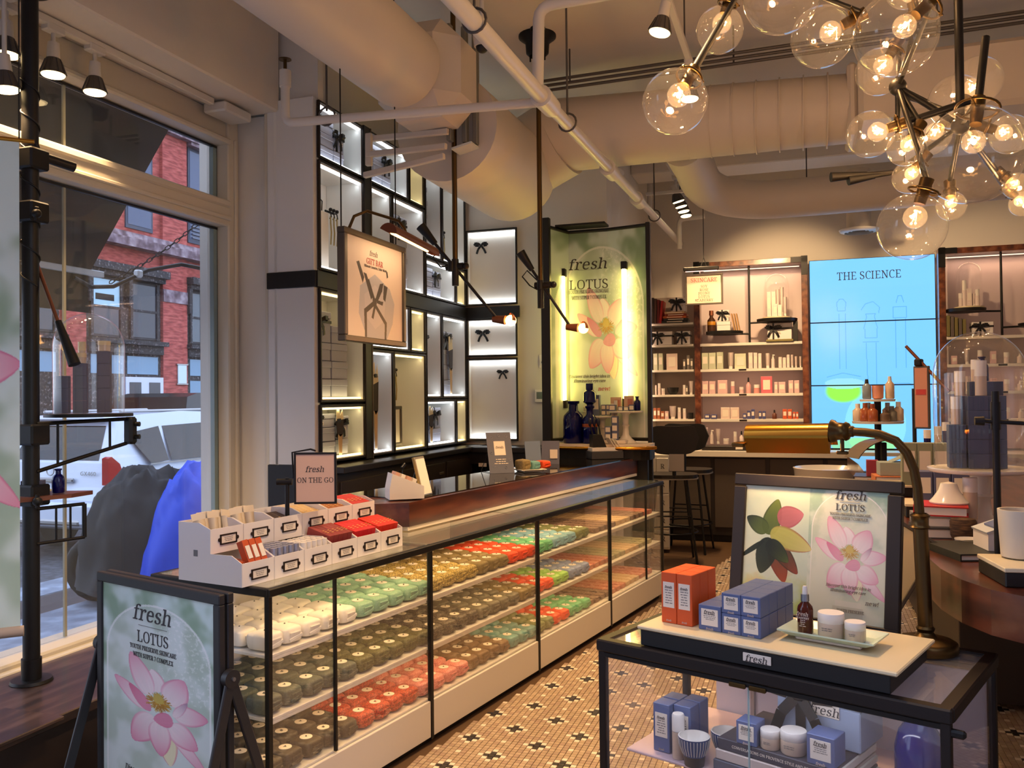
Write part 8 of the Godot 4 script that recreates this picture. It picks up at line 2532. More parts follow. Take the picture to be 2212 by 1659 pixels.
	for e in [[0.150, 0.090], [0.205, 0.110], [0.205, 0.168], [0.150, 0.150]]:
		carton(tt(e[0], y0, e[1]), TABLE_YAW, Vector3(0.052, 0.135, 0.052), "lotus_blue", "tall blue carton on the shelf inside the table", "tall blue cartons inside the table", true)
	o = thing("serum_bottle", "white capped pearly serum bottle inside the table", "bottle", tt(0.207, y0, 0.058), TABLE_YAW)
	turned(o, "bottle", [Vector2(0, 0), Vector2(0.0165, 0), Vector2(0.0175, 0.003), Vector2(0.0175, 0.075)], mats["jar_cream"], Vector3.ZERO, 24)
	turned(o, "cap", [Vector2(0.0175, 0.076), Vector2(0.0175, 0.118), Vector2(0.015, 0.123), Vector2(0, 0.124)], mats["cap_white"], Vector3.ZERO, 24)
	glass_bowl(tt(0.262, y0, 0.045), "blue striped bowl at the front inside the table")
	glass_bowl(tt(0.318, y0, 0.130), "blue striped bowl behind the first inside the table")
	# books and the large gift box
	var by := y0
	for k in 3:
		var b := thing("book", ["grey book at the bottom of the stack inside the table", "cream book in the middle of the stack inside the table", "large slate grey book on top of the stack inside the table"][k], "book", tt(0.495, by, 0.165 + k * 0.004), TABLE_YAW - 4.0)
		var hgt: float = [0.030, 0.026, 0.030][k]
		bpart(b, "cover", Vector3(0, hgt / 2, 0), Vector3(0.34 - k * 0.01, hgt, 0.26), mat("table_book_%d" % k, [Color(0.36, 0.37, 0.42), Color(0.80, 0.74, 0.70), Color(0.27, 0.26, 0.30)][k], 0.5), 0.002)
		bpart(b, "page_block", Vector3(0.005, hgt / 2, 0.0), Vector3(0.342 - k * 0.01, hgt * 0.6, 0.25), mats["paper_white"])
		if k == 2:
			lettering(b, "CONVERSATIONS ON PROVENCE STYLE AND DESIGN", Vector3(0, hgt * 0.5, 0.1302), 0.010, mats["label_cream"], "sans")
		by += hgt + 0.001
	gift_big(tt(0.560, by, 0.250))
	carton(tt(0.412, by, 0.075), TABLE_YAW, Vector3(0.056, 0.060, 0.056), "lotus_blue", "blue carton at the left on the slate book inside the table", "", true)
	carton(tt(0.612, by, 0.072), TABLE_YAW - 3.0, Vector3(0.070, 0.074, 0.070), "lotus_blue", "larger blue carton at the right on the slate book inside the table", "", true)
	face_jar(tt(0.468, by, 0.072), 0.026, 0.048, "small white lidded jar on the slate book inside the table")
	face_jar(tt(0.527, by, 0.078), 0.033, 0.058, "large white lidded jar on the slate book inside the table")
	o = thing("cobalt_vase", "tall round shouldered cobalt blue bottle inside the table", "bottle", tt(0.795, y0, 0.21))
	turned(o, "bottle", [Vector2(0, 0), Vector2(0.055, 0), Vector2(0.058, 0.01), Vector2(0.058, 0.125), Vector2(0.048, 0.165), Vector2(0.030, 0.192), Vector2(0.018, 0.202), Vector2(0.018, 0.235)], mat("cobalt_glass", Color(0.02, 0.03, 0.42), 0.1), Vector3.ZERO, 32)
	carton(tt(0.775, y0, 0.105), TABLE_YAW + 6.0, Vector3(0.11, 0.066, 0.10), "lotus_blue_top", "wide grey-blue carton beside the cobalt bottle inside the table", "", false)
	face_jar(tt(0.735, y0, 0.045), 0.024, 0.044, "small jar in front of the cobalt bottle inside the table")

func gift_big(at: Vector3) -> void:
	var o := thing("gift_box", "large pale blue gift box tied with a wide black ribbon inside the table", "box", at, TABLE_YAW - 4.0)
	var m := mat("gift_pale_blue", Color(0.60, 0.66, 0.76), 0.5)
	bpart(o, "box_body", Vector3(0, 0.052, 0), Vector3(0.225, 0.104, 0.155), m, 0.003)
	bpart(o, "lid", Vector3(0, 0.128, 0), Vector3(0.232, 0.048, 0.162), m, 0.004)
	var rb: Material = mats["ribbon_black"]
	bpart(o, "ribbon_band", Vector3(0, 0.122, 0), Vector3(0.236, 0.026, 0.166), rb)
	bpart(o, "ribbon_band", Vector3(-0.045, 0.077, 0), Vector3(0.026, 0.158, 0.166), rb)
	part(o, "bow", bow_mesh(0.10), rb, Vector3(-0.045, 0.122, 0.082))
	bpart(o, "name_tag", Vector3(0.022, 0.092, 0.080), Vector3(0.075, 0.034, 0.003), mats["label_cream"], 0.001)
	lettering(o, "fresh", Vector3(0.022, 0.090, 0.082), 0.030, mats["ink"], "serif", 0.2, Vector3.ZERO, 1.1)

func a_frame() -> void:
	var o := thing("table_poster", "dark framed double lotus poster standing on the table", "sign", tt(0.440, 0.797, 0.430), TABLE_YAW)
	var W := 0.505
	var H := 0.455
	var lean := -9.0
	var b := Basis(Vector3(1, 0, 0), deg_to_rad(lean))
	var fr := mat("poster_frame", Color(0.145, 0.115, 0.10), 0.5)
	for e in [[0, 0.022, W, 0.044], [0, H - 0.018, W, 0.036], [-W / 2 + 0.02, H / 2, 0.040, H - 0.08], [W / 2 - 0.02, H / 2, 0.040, H - 0.08]]:
		bpart(o, "frame_bar", b * Vector3(e[0], e[1], 0), Vector3(e[2], e[3], 0.026), fr, 0.003, Vector3(lean, 0, 0))
	part(o, "poster", sheet(W - 0.074, H - 0.076), printed("pair_print", lotus_pair_poster(), 0.35), b * Vector3(0, H / 2 + 0.004, 0.004), Vector3(lean, 0, 0))
	var r := Vector3(lean, 0, 0)
	var at := func(x: float, y: float) -> Vector3: return b * Vector3(x, y, 0.0062)
	lettering(o, "fresh", at.call(0.110, 0.405), 0.032, mats["ink"], "serif", 0.2, r, 1.15)
	bpart(o, "rule", at.call(0.105, 0.388), Vector3(0.06, 0.0008, 0.001), mats["ink_soft"], 0.0, r)
	lettering(o, "LOTUS", at.call(0.108, 0.370), 0.026, mats["ink"], "serif", 0.0, r)
	lettering(o, "YOUTH PRESERVE SKINCARE", at.call(0.108, 0.350), 0.0105, mats["ink_soft"], "serif", 0.0, r, 0.8)
	lettering(o, "WITH SUPER 7 COMPLEX", at.call(0.108, 0.338), 0.0105, mats["ink_soft"], "serif", 0.0, r, 0.8)
	lettering(o, "Discover this bright idea in", at.call(0.11, 0.143), 0.011, mats["ink_soft"], "serif", 0.2, r, 0.9)
	lettering(o, "illuminating eye care", at.call(0.11, 0.130), 0.011, mats["ink_soft"], "serif", 0.2, r, 0.9)
	lettering(o, "new!", at.call(0.178, 0.104), 0.016, mats["ink_soft"], "serif", 0.2, r)
	lettering(o, "YOUTH PRESERVE", at.call(0.118, 0.075), 0.011, mats["ink_soft"], "serif", 0.0, r, 0.8)
	# smaller framed print leaning askew behind the lamp
	o = thing("leaning_print", "small framed lotus print leaning askew behind the brass lamp stem", "picture", Vector3(0.235, 0.80, -2.995), 8.0)
	b = Basis.from_euler(Vector3(-16, 0, -33) * PI / 180.0)
	var e0 := Vector3(-16, 0, -33)
	var up := Vector3(0.0, 0.17, 0)
	for e in [[0, -0.128, 0.24, 0.012], [0, 0.128, 0.24, 0.012], [-0.114, 0, 0.012, 0.244], [0.114, 0, 0.012, 0.244]]:
		bpart(o, "frame_bar", up + b * Vector3(e[0], e[1], 0), Vector3(e[2], e[3], 0.016), mats["bronze_frame"], 0.002, e0)
	bpart(o, "print", up, Vector3(0.22, 0.25, 0.006), mat("print_cream", Color(0.82, 0.76, 0.60), 0.5), 0.0, e0)
	bpart(o, "leaf_print", up + b * Vector3(-0.06, 0.07, 0.004), Vector3(0.07, 0.09, 0.002), mat("leaf_green", Color(0.34, 0.44, 0.16), 0.5), 0.0, e0)
	lines_of_print(o, up + b * Vector3(0.03, -0.03, 0.004), 0.10, 5, 0.012, mats["ink_soft"], e0)

func brass_lamp() -> void:
	var o := thing("brass_table_lamp", "brass banker's lamp with a half-cylinder shade on the table", "lamp", tt(0.758, 0.797, 0.437), TABLE_YAW)
	var br: Material = mats["brass"]
	var dk: Material = mats["brass_dark"]
	turned(o, "base", [Vector2(0, 0), Vector2(0.080, 0), Vector2(0.082, 0.006), Vector2(0.080, 0.024), Vector2(0.070, 0.030), Vector2(0.030, 0.036), Vector2(0.020, 0.05), Vector2(0.024, 0.060), Vector2(0.018, 0.068)], dk, Vector3.ZERO, 32)
	var r := 0.0155
	bar(o, "lower_stem", Vector3(0, 0.06, 0), Vector3(-0.008, 0.33, 0), r * 1.25, dk, 16)
	turned(o, "collar", [Vector2(0.020, 0), Vector2(0.027, 0.004), Vector2(0.022, 0.010), Vector2(0.022, 0.03), Vector2(0.027, 0.036), Vector2(0.018, 0.042)], dk, Vector3(-0.009, 0.33, 0), 20)
	pipe(o, "upper_stem", [Vector3(-0.009, 0.36, 0), Vector3(-0.014, 0.44, 0), Vector3(-0.022, 0.49, 0), Vector3(-0.040, 0.535, 0), Vector3(-0.068, 0.568, 0), Vector3(-0.110, 0.585, 0), Vector3(-0.150, 0.590, 0), Vector3(-0.195, 0.592, 0)], 0.0125, dk, 14)
	var turn := Basis(Vector3(0, 0, 1), PI / 2)
	var g := Geo.new()
	g.lathe([Vector2(0.012, 0), Vector2(0.016, 0.004), Vector2(0.016, 0.012), Vector2(0.024, 0.016), Vector2(0.028, 0.024), Vector2(0.024, 0.03), Vector2(0.026, 0.05), Vector2(0.032, 0.056), Vector2(0.034, 0.064), Vector2(0.026, 0.068)], 20, Vector3(-0.180, 0.592, 0), turn)
	gpart(o, "socket", g, dk)
	bar(o, "switch_stem", Vector3(-0.215, 0.57, 0), Vector3(-0.215, 0.535, 0), 0.006, dk, 8)
	part(o, "switch_key", bm(Vector3(0.034, 0.010, 0.012), 0.003), dk, Vector3(-0.215, 0.530, 0))
	# half-cylinder shade, open below
	g = Geo.new()
	var x0 := -0.245
	var x1 := -0.502
	var R := 0.036
	var outl := []
	outl.append(Vector2(-R, -0.046))
	for i in 15:
		var a := PI * (1.0 - i / 14.0)
		outl.append(Vector2(cos(a) * R, sin(a) * R * 0.92))
	outl.append(Vector2(R, -0.046))
	for i in outl.size() - 1:
		var a: Vector2 = outl[i]
		var b: Vector2 = outl[i + 1]
		var na := Vector3(0, a.y, a.x).normalized() if a.y > -0.02 else Vector3(0, 0, signf(a.x))
		var nb := Vector3(0, b.y, b.x).normalized() if b.y > -0.02 else Vector3(0, 0, signf(b.x))
		var p := [Vector3(x0, a.y, a.x), Vector3(x1, a.y * 0.98, a.x), Vector3(x1, b.y * 0.98, b.x), Vector3(x0, b.y, b.x)]
		g.tri(p[0], p[1], p[2], na, na, nb)
		g.tri(p[0], p[2], p[3], na, nb, nb)
		var s := 0.95
		var q := [Vector3(x0, a.y * s, a.x * s), Vector3(x1, a.y * s, a.x * s), Vector3(x1, b.y * s, b.x * s), Vector3(x0, b.y * s, b.x * s)]
		g.tri(q[0], q[1], q[2], -na, -na, -nb)
		g.tri(q[0], q[2], q[3], -na, -nb, -nb)
		g.tri(Vector3(x0, 0, 0), p[0], p[3], Vector3(1, 0, 0), Vector3(1, 0, 0), Vector3(1, 0, 0))
	gpart(o, "shade", g, br, Vector3(0, 0.588, 0), Vector3(18, 0, 1.5))
	pipe(o, "shade_lip", [Vector3(-0.50, 0.545, 0.035), Vector3(-0.54, 0.545, 0.025), Vector3(-0.552, 0.546, 0.0), Vector3(-0.54, 0.548, -0.03), Vector3(-0.50, 0.55, -0.04)], 0.006, dk, 8)
	bpart(o, "lamp_tube", Vector3(-0.375, 0.578, 0.0), Vector3(0.20, 0.016, 0.016), glow("desk_tube", Color(1.0, 0.80, 0.48), 4.0), 0.005)
	var q2 := tt(0.758 - 0.375, 0.797 + 0.565, 0.437)
	area(q2, q2 + Vector3(0.0, -1.0, 0.15), 0.20, 0.04, WARM, 0.42, Basis(Vector3.UP, deg_to_rad(TABLE_YAW)) * Vector3(0, 0, 1))

func stack_book(at: Vector3, turn: float, size: Vector3, c: Color, label: String) -> void:
	var o := thing("book", label, "book", at, turn)
	var m := mat("cover_" + label.left(14), c, 0.5)
	bpart(o, "cover", Vector3(0, 0.002, 0), Vector3(size.x, 0.004, size.z), m)
	bpart(o, "cover", Vector3(0, size.y - 0.002, 0), Vector3(size.x, 0.004, size.z), m)
	bpart(o, "spine", Vector3(-size.x / 2 + 0.002, size.y / 2, 0), Vector3(0.004, size.y - 0.008, size.z), m)
	bpart(o, "page_block", Vector3(0.0, size.y / 2, 0), Vector3(size.x - 0.012, size.y - 0.008, size.z - 0.008), mats["paper_white"])

func right_counter() -> void:
	var o := thing("wood_counter", "long walnut counter with a rounded end along the right", "counter", Vector3(0.36, 0, -2.3))
	var poly := PackedVector2Array()
	# outline from above: x to the right, y along -z
	var edge := [Vector2(-0.04, 5.02), Vector2(-0.005, 4.2), Vector2(0.0, 1.0), Vector2(-0.01, 0.55), Vector2(0.0, 0.40), Vector2(0.03, 0.26), Vector2(0.08, 0.15), Vector2(0.16, 0.07), Vector2(0.28, 0.02), Vector2(0.45, 0.0), Vector2(1.15, 0.0), Vector2(1.15, 5.02)]
	for e in edge:
		poly.append(e)
	var g := Geo.new()
	g.prism(poly, 0.885, 1.0, Basis(Vector3(1, 0, 0), Vector3(0, 0, -1), Vector3(0, 1, 0)))
	gpart(o, "counter_top", g, mats["walnut"])
	bpart(o, "cabinet_body", Vector3(0.72, 0.46, -3.6), Vector3(0.80, 0.84, 2.7), mats["dark_wood"], 0.004)
	bpart(o, "leg", Vector3(0.10, 0.44, -4.6), Vector3(0.08, 0.88, 0.08), mats["walnut"], 0.006)
	bpart(o, "leg", Vector3(0.95, 0.44, -0.5), Vector3(0.08, 0.88, 0.08), mats["walnut"], 0.006)
	var y := 1.0
	# clamp stand in a frosted pot on a block
	o = thing("plinth_block", "white topped dark block at the near end of the right counter", "stand", Vector3(0.585, y, -2.60), 8.0)
	bpart(o, "base", Vector3(0, 0.019, 0), Vector3(0.24, 0.038, 0.20), mats["black_paint"], 0.003)
	bpart(o, "white_top", Vector3(0, 0.044, 0), Vector3(0.245, 0.012, 0.205), mat("board_cream", Color(0.86, 0.80, 0.66), 0.4), 0.002)
	o = thing("frosted_pot", "frosted white glass pot on the white topped block", "pot", Vector3(0.545, y + 0.051, -2.64))
	turned(o, "pot", [Vector2(0, 0), Vector2(0.035, 0), Vector2(0.045, 0.004), Vector2(0.052, 0.13), Vector2(0.046, 0.13), Vector2(0.040, 0.02), Vector2(0, 0.015)], mat("frosted", Color(0.82, 0.78, 0.70), 0.6), Vector3.ZERO, 28)
	o = thing("clamp_stand", "black clamp stand rising from the right counter", "stand", Vector3(0.52, y, -2.78))
	bar(o, "rod", Vector3(0, 0.0, 0), Vector3(0, 0.50, 0), 0.010, mats["black_metal"], 10)
	bar(o, "sleeve", Vector3(0, 0.39, 0), Vector3(0, 0.47, 0), 0.013, mats["black_metal"], 10)
	bar(o, "cross_arm", Vector3(-0.03, 0.415, 0), Vector3(0.20, 0.40, 0.02), 0.006, mats["black_metal"], 8)
	part(o, "foot", cm(0.05, 0.045, 0.012), mats["black_metal"])
	part(o, "clamp_knob", cm(0.014, 0.012, 0.024, 10), mats["black_metal"], Vector3(-0.03, 0.415, 0), Vector3(0, 0, 90))
	# big bell jar on a cake stand
	cake_stand(Vector3(0.60, y, -3.48), 0.175, 0.223, "large white cake stand carrying the big bell jar")
	var at := Vector3(0.60, y + 0.226, -3.48)
	o = thing("bell_jar", "big glass bell jar over blue cartons on the right counter", "bell jar", at)
	var prof := [Vector2(0.150, 0.0), Vector2(0.152, 0.335)]
	for i in 16:
		var a := PI * 0.5 * (i + 1) / 16.0
		prof.append(Vector2(0.152 * cos(a), 0.335 + 0.155 * sin(a)))
	turned(o, "dome", prof, mats["thin_glass"], Vector3.ZERO, 48)
	mat("deep_blue_carton", Color(0.20, 0.25, 0.38), 0.5)
	var towers := [[-0.080, 0.02, 3, 0.056], [-0.015, 0.03, 5, 0.064], [0.045, 0.02, 5, 0.062], [-0.055, -0.05, 5, 0.052], [0.055, -0.06, 6, 0.056], [0.0, -0.06, 6, 0.052]]
	for e in towers:
		for k in e[2]:
			var c := thing("carton", "dark blue carton stacked under the big bell jar", "carton", at + Vector3(e[0], 0.001 + k * 0.0515, e[1]), 0.0, "cartons under the big bell jar")
			bpart(c, "carton_body", Vector3(0, 0.0255, 0), Vector3(e[3], 0.051, e[3]), mats["deep_blue_carton"], 0.001)
	for e in [[-0.080, 0.02, 3, 0.017, 0.10], [0.0, 0.03, 5, 0.019, 0.125], [-0.055, -0.05, 5, 0.018, 0.09], [0.0, -0.06, 6, 0.016, 0.08]]:
		var c := thing("serum_bottle", "white capped serum bottle on a carton tower under the big bell jar", "bottle", at + Vector3(e[0], 0.002 + e[2] * 0.0515, e[1]), 0.0, "serum bottles under the big bell jar")
		part(c, "bottle", cm(e[3], e[3], e[4] * 0.55, 18), mats["jar_cream"])
		part(c, "cap", cm(e[3] * 1.02, e[3] * 1.02, e[4] * 0.45, 18), mats["cap_white"], Vector3(0, e[4] * 0.55, 0))
	apothecary(at + Vector3(0.02, 0.311, -0.06), 0.022, 0.09, "small cobalt blue bottle under the big bell jar", false)
	# books, boxes and pots between
	stack_book(Vector3(0.535, y, -2.985), 18.0, Vector3(0.30, 0.022, 0.24), Color(0.13, 0.15, 0.14), "large black book under the white card box")
	o = thing("card_box", "white open box of blue sample cards on the black book", "box", Vector3(0.575, y + 0.023, -2.97), 10.0)
	g = Geo.new()
	g.prism(PackedVector2Array([Vector2(-0.07, 0), Vector2(0.07, 0), Vector2(0.07, 0.10), Vector2(-0.07, 0.05)]), -0.06, 0.06)
	gpart(o, "box_body", g, mats["white_card"])
	bpart(o, "lid", Vector3(0.0, 0.079, 0), Vector3(0.158, 0.006, 0.124), mat("lid_grey", Color(0.74, 0.76, 0.78), 0.5), 0.0, Vector3(0, 0, 20))
	for k in 3:
		bpart(o, "sample_card", Vector3(-0.035 + k * 0.04, 0.073 + k * 0.0143, 0.012), Vector3(0.03, 0.006, 0.08), mats["lotus_blue"], 0.0, Vector3(0, 0, 20))
	o = thing("bark_pot", "brown bark pot behind the white card box", "pot", Vector3(0.500, y, -3.22))
	turned(o, "pot", [Vector2(0, 0), Vector2(0.032, 0), Vector2(0.040, 0.02), Vector2(0.042, 0.065), Vector2(0.036, 0.075), Vector2(0, 0.076)], textured("bark", noise_tex("bark", [Color(0.20, 0.13, 0.08), Color(0.42, 0.30, 0.18)], [0.25, 0.8], 0.05, 128), Vector3(4, 20, 4), 0.8), Vector3.ZERO, 20)
	stack_book(Vector3(0.445, y, -3.33), 6.0, Vector3(0.17, 0.036, 0.17), Color(0.26, 0.25, 0.26), "grey book at the bottom of the red stack")
	stack_book(Vector3(0.445, y + 0.037, -3.34), 2.0, Vector3(0.17, 0.036, 0.17), Color(0.50, 0.48, 0.46), "pale grey book in the red stack")
	stack_book(Vector3(0.450, y + 0.074, -3.35), -8.0, Vector3(0.17, 0.034, 0.18), Color(0.72, 0.10, 0.10), "bright red book on the stack by the bell jar")
	o = thing("ceramic_lid", "white glazed dome lid on the red book", "lid", Vector3(0.478, y + 0.109, -3.36))
	turned(o, "lid", [Vector2(0.062, 0), Vector2(0.064, 0.005), Vector2(0.052, 0.018), Vector2(0.034, 0.045), Vector2(0.026, 0.070), Vector2(0.0, 0.076)], mats["porcelain"], Vector3.ZERO, 28)
	o = thing("serum_bottle", "tall pearly bottle standing beside the cake stand foot", "bottle", Vector3(0.545, y, -3.36))
	part(o, "bottle", cm(0.023, 0.023, 0.15, 20), mats["jar_cream"])
	part(o, "cap", cm(0.0235, 0.0235, 0.05, 20), mats["cap_white"], Vector3(0, 0.15, 0))
	o = thing("wave_dish", "small white shell dish at the foot of the cake stand", "dish", Vector3(0.505, y + 0.001, -3.12))
	turned(o, "dish", [Vector2(0, 0.0), Vector2(0.030, 0.0), Vector2(0.045, 0.010), Vector2(0.048, 0.022), Vector2(0.042, 0.016), Vector2(0, 0.008)], mats["porcelain"], Vector3.ZERO, 24)
	o = thing("plinth_block", "white topped dark block under the slate cartons", "stand", Vector3(0.52, y, -3.86), 0.0)
	bpart(o, "base", Vector3(0, 0.022, 0), Vector3(0.28, 0.044, 0.20), mats["black_paint"], 0.003)
	bpart(o, "white_top", Vector3(0, 0.050, 0), Vector3(0.285, 0.012, 0.205), mats["board_cream"], 0.002)
	mat("slate_wide", Color(0.34, 0.35, 0.48), 0.5)
	for e in [[0.45, 0], [0.515, 0], [0.58, 0]]:
		carton(Vector3(e[0], y + 0.057, -3.83), 4.0, Vector3(0.062, 0.125, 0.075), "slate_wide", "slate blue carton in the row behind the red book", "slate cartons behind the red book")
	o = thing("plinth_block", "white topped dark block under the sage cartons", "stand", Vector3(0.50, y, -4.62), 0.0)
	bpart(o, "base", Vector3(0, 0.022, 0), Vector3(0.34, 0.044, 0.24), mats["black_paint"], 0.003)
	bpart(o, "white_top", Vector3(0, 0.050, 0), Vector3(0.345, 0.012, 0.245), mats["board_cream"], 0.002)
	mat("sage", Color(0.56, 0.58, 0.48), 0.5)
	for k in 3:
		carton(Vector3(0.475 + k * 0.068, y + 0.057, -4.55), 0.0, Vector3(0.066, 0.20, 0.07), "sage", "tall sage green carton in the row of three", "sage cartons")
	stack_book(Vector3(0.42, y, -4.98), 8.0, Vector3(0.17, 0.03, 0.20), Color(0.56, 0.34, 0.16), "tan book under the peach book on the far counter")
	stack_book(Vector3(0.425, y + 0.031, -4.98), 2.0, Vector3(0.16, 0.03, 0.19), Color(0.80, 0.48, 0.30), "peach book on the far part of the right counter")
	o = thing("cube_box", "pale grey-green open box on the peach book", "box", Vector3(0.43, y + 0.062, -4.98), 4.0)
	bpart(o, "box_body", Vector3(0, 0.035, 0), Vector3(0.12, 0.07, 0.12), mat("pale_sage", Color(0.62, 0.66, 0.62), 0.5), 0.002)
	bpart(o, "flap", Vector3(0.03, 0.085, 0), Vector3(0.07, 0.003, 0.11), mats["pale_sage"], 0.0, Vector3(0, 0, 25))
	o = thing("carton", "deep pink carton on the far part of the right counter", "carton", Vector3(0.34 + 0.02, y + 0.031, -5.25), 0.0)
	bpart(o, "carton_body", Vector3(0, 0.045, 0), Vector3(0.06, 0.09, 0.06), mat("deep_pink", Color(0.62, 0.22, 0.28), 0.5), 0.001)
	stack_book(Vector3(0.36, y, -5.32), -6.0, Vector3(0.18, 0.03, 0.24), Color(0.26, 0.19, 0.15), "dark brown book below the deep pink carton")
	tiered_stand()
	o = thing("shade_screen", "grey curved shell shade behind the brass lamp", "shade", Vector3(0.45, y, -5.62), 20.0)
	g = Geo.new()
	for i in 12:
		var a0 := PI * 0.15 + PI * 0.6 * i / 12.0
		var a1 := PI * 0.15 + PI * 0.6 * (i + 1) / 12.0
		var p0 := Vector3(-cos(a0) * 0.22, sin(a0) * 0.20 + 0.02, 0)
		var p1 := Vector3(-cos(a1) * 0.22, sin(a1) * 0.20 + 0.02, 0)
		g.quad(p0 + Vector3(0, 0, -0.1), p1 + Vector3(0, 0, -0.1), p1 + Vector3(0, 0, 0.1), p0 + Vector3(0, 0, 0.1), (p0 + p1).normalized())
		g.quad(p0 * 0.98 + Vector3(0, 0, -0.1), p1 * 0.98 + Vector3(0, 0, -0.1), p1 * 0.98 + Vector3(0, 0, 0.1), p0 * 0.98 + Vector3(0, 0, 0.1), -(p0 + p1).normalized())
	gpart(o, "shell", g, mat("shell_taupe", Color(0.42, 0.36, 0.32), 0.5))
	bpart(o, "stem", Vector3(0.0, 0.10, 0), Vector3(0.03, 0.20, 0.03), mats["black_metal"], 0.004)
	o = thing("counter_sign", "small pink sign on a clamp post before the blue screens", "sign", Vector3(0.63, y, -5.28), -30.0)
	bar(o, "post", Vector3(-0.05, 0, 0), Vector3(-0.05, 0.52, 0), 0.011, mats["black_metal"], 10)
	bpart(o, "frame", Vector3(-0.005, 0.47, 0.0), Vector3(0.085, 0.35, 0.02), mats["bronze_frame"], 0.003)
	bpart(o, "card", Vector3(-0.005, 0.47, 0.011), Vector3(0.068, 0.33, 0.003), mat("sign_pink_2", Color(0.74, 0.52, 0.44), 0.6))
	bpart(o, "print_band", Vector3(-0.005, 0.50, 0.0135), Vector3(0.055, 0.03, 0.001), mats["ink_red"])
	bar(o, "swing_arm", Vector3(-0.09, 0.76, 0), Vector3(0.14, 0.50, 0.0), 0.009, mats["copper_old"], 8)
	part(o, "clamp", bm(Vector3(0.04, 0.04, 0.04), 0.006), mats["black_metal"], Vector3(-0.02, 0.665, 0))
	part(o, "foot", cm(0.05, 0.045, 0.012), mats["black_metal"], Vector3(-0.05, 0, 0))
	cake_stand(Vector3(0.74, y, -5.05), 0.17, 0.17, "wide white cake stand of bottles behind the big bell jar")
	for k in 6:
		var b := thing("serum_bottle", "slim bottle on the wide cake stand behind the bell jar", "bottle", Vector3(0.62 + k * 0.045, y + 0.174, -5.05 + 0.05 * (k % 2)), 0.0, "bottles on the wide cake stand")
		part(b, "bottle", cm(0.018, 0.018, 0.08 + 0.02 * (k % 3), 14), mats["cobalt"] if k % 2 == 0 else mats["jar_cream"])
		part(b, "cap", cm(0.0185, 0.0185, 0.045, 14), mats["cap_white"], Vector3(0, 0.08 + 0.02 * (k % 3), 0))
	o = thing("round_tub", "cream round basin standing beyond the right counter", "basin", Vector3(0.17, 0, -7.55))
	turned(o, "basin", [Vector2(0, 0), Vector2(0.20, 0), Vector2(0.23, 0.5), Vector2(0.255, 0.86), Vector2(0.265, 0.885), Vector2(0.25, 0.89), Vector2(0.22, 0.86), Vector2(0.16, 0.80), Vector2(0, 0.78)], mats["porcelain"], Vector3.ZERO, 36)

func tiered_stand() -> void:
	var at := Vector3(0.43, 1.0, -5.74)
	var o := thing("tiered_stand", "two-tier round stand of little bottles before the blue screens", "stand", at)
	bar(o, "post", Vector3(0, 0, 0), Vector3(0, 0.48, 0), 0.020, mats["black_metal"], 12)
	part(o, "foot", cm(0.09, 0.085, 0.015, 24), mats["black_metal"])
	for e in [[0.31, 0.145], [0.445, 0.10]]:
		part(o, "tier", cm(e[1], e[1] * 1.03, 0.014, 32), mats["porcelain"], Vector3(0, e[0], 0))
	var list := [[-0.115, 0.02, "white", 0.105], [-0.075, 0.06, "copper", 0.11], [-0.035, 0.09, "copper", 0.105], [0.035, 0.09, "jar", 0.07], [0.075, 0.05, "grey", 0.09], [0.115, 0.02, "white", 0.115], [0.06, -0.05, "white", 0.11], [-0.05, -0.06, "white", 0.11]]
	var tones := {"white": Color(0.78, 0.70, 0.62), "copper": Color(0.58, 0.30, 0.16), "jar": Color(0.40, 0.32, 0.26), "grey": Color(0.44, 0.43, 0.40)}
	for e in list:
		var b := thing("small_bottle", "%s coloured bottle on the lower tier of the round stand" % ("pale" if e[2] == "white" else ("brown" if e[2] == "jar" else e[2])), "bottle", at + Vector3(e[0], 0.325, e[1]), 0.0, "lower tier %s bottles" % e[2])
		turned(b, "body", [Vector2(0, 0), Vector2(0.028, 0), Vector2(0.030, 0.004), Vector2(0.030, e[3] * 0.62), Vector2(0.014, e[3] * 0.76)], mat("tier_" + e[2], tones[e[2]], 0.25), Vector3.ZERO, 18)
		part(b, "cap", cm(0.014, 0.014, e[3] * 0.26, 12), mats["cap_white"] if e[2] == "white" else mat("tier_" + e[2], tones[e[2]], 0.25), Vector3(0, e[3] * 0.76, 0))
	var top := [[-0.062, "clear dropper bottle with a black bulb on the upper tier", Color(0.50, 0.55, 0.60), 0.12], [0.0, "rose candle glass on the upper tier of the round stand", Color(0.80, 0.54, 0.44), 0.085], [0.068, "tall pale bottle on the upper tier of the round stand", Color(0.82, 0.72, 0.62), 0.135]]
	for e in top:
		var b := thing("small_bottle", e[1], "bottle", at + Vector3(e[0], 0.46, 0.03))
		turned(b, "body", [Vector2(0, 0), Vector2(0.022, 0), Vector2(0.026 if e[0] != 0.0 else 0.032, 0.006), Vector2(0.026 if e[0] != 0.0 else 0.034, e[3] * 0.66), Vector2(0.012 if e[0] != 0.0 else 0.034, e[3] * (0.80 if e[0] != 0.0 else 0.98))], mat("upper_%d" % int(e[0] * 1000 + 100), e[2], 0.2), Vector3.ZERO, 18)
		if e[0] != 0.0:
			part(b, "cap", cm(0.012, 0.009, e[3] * 0.22, 12), mats["black_paint"] if e[0] < 0 else mats["cap_white"], Vector3(0, e[3] * 0.80, 0))

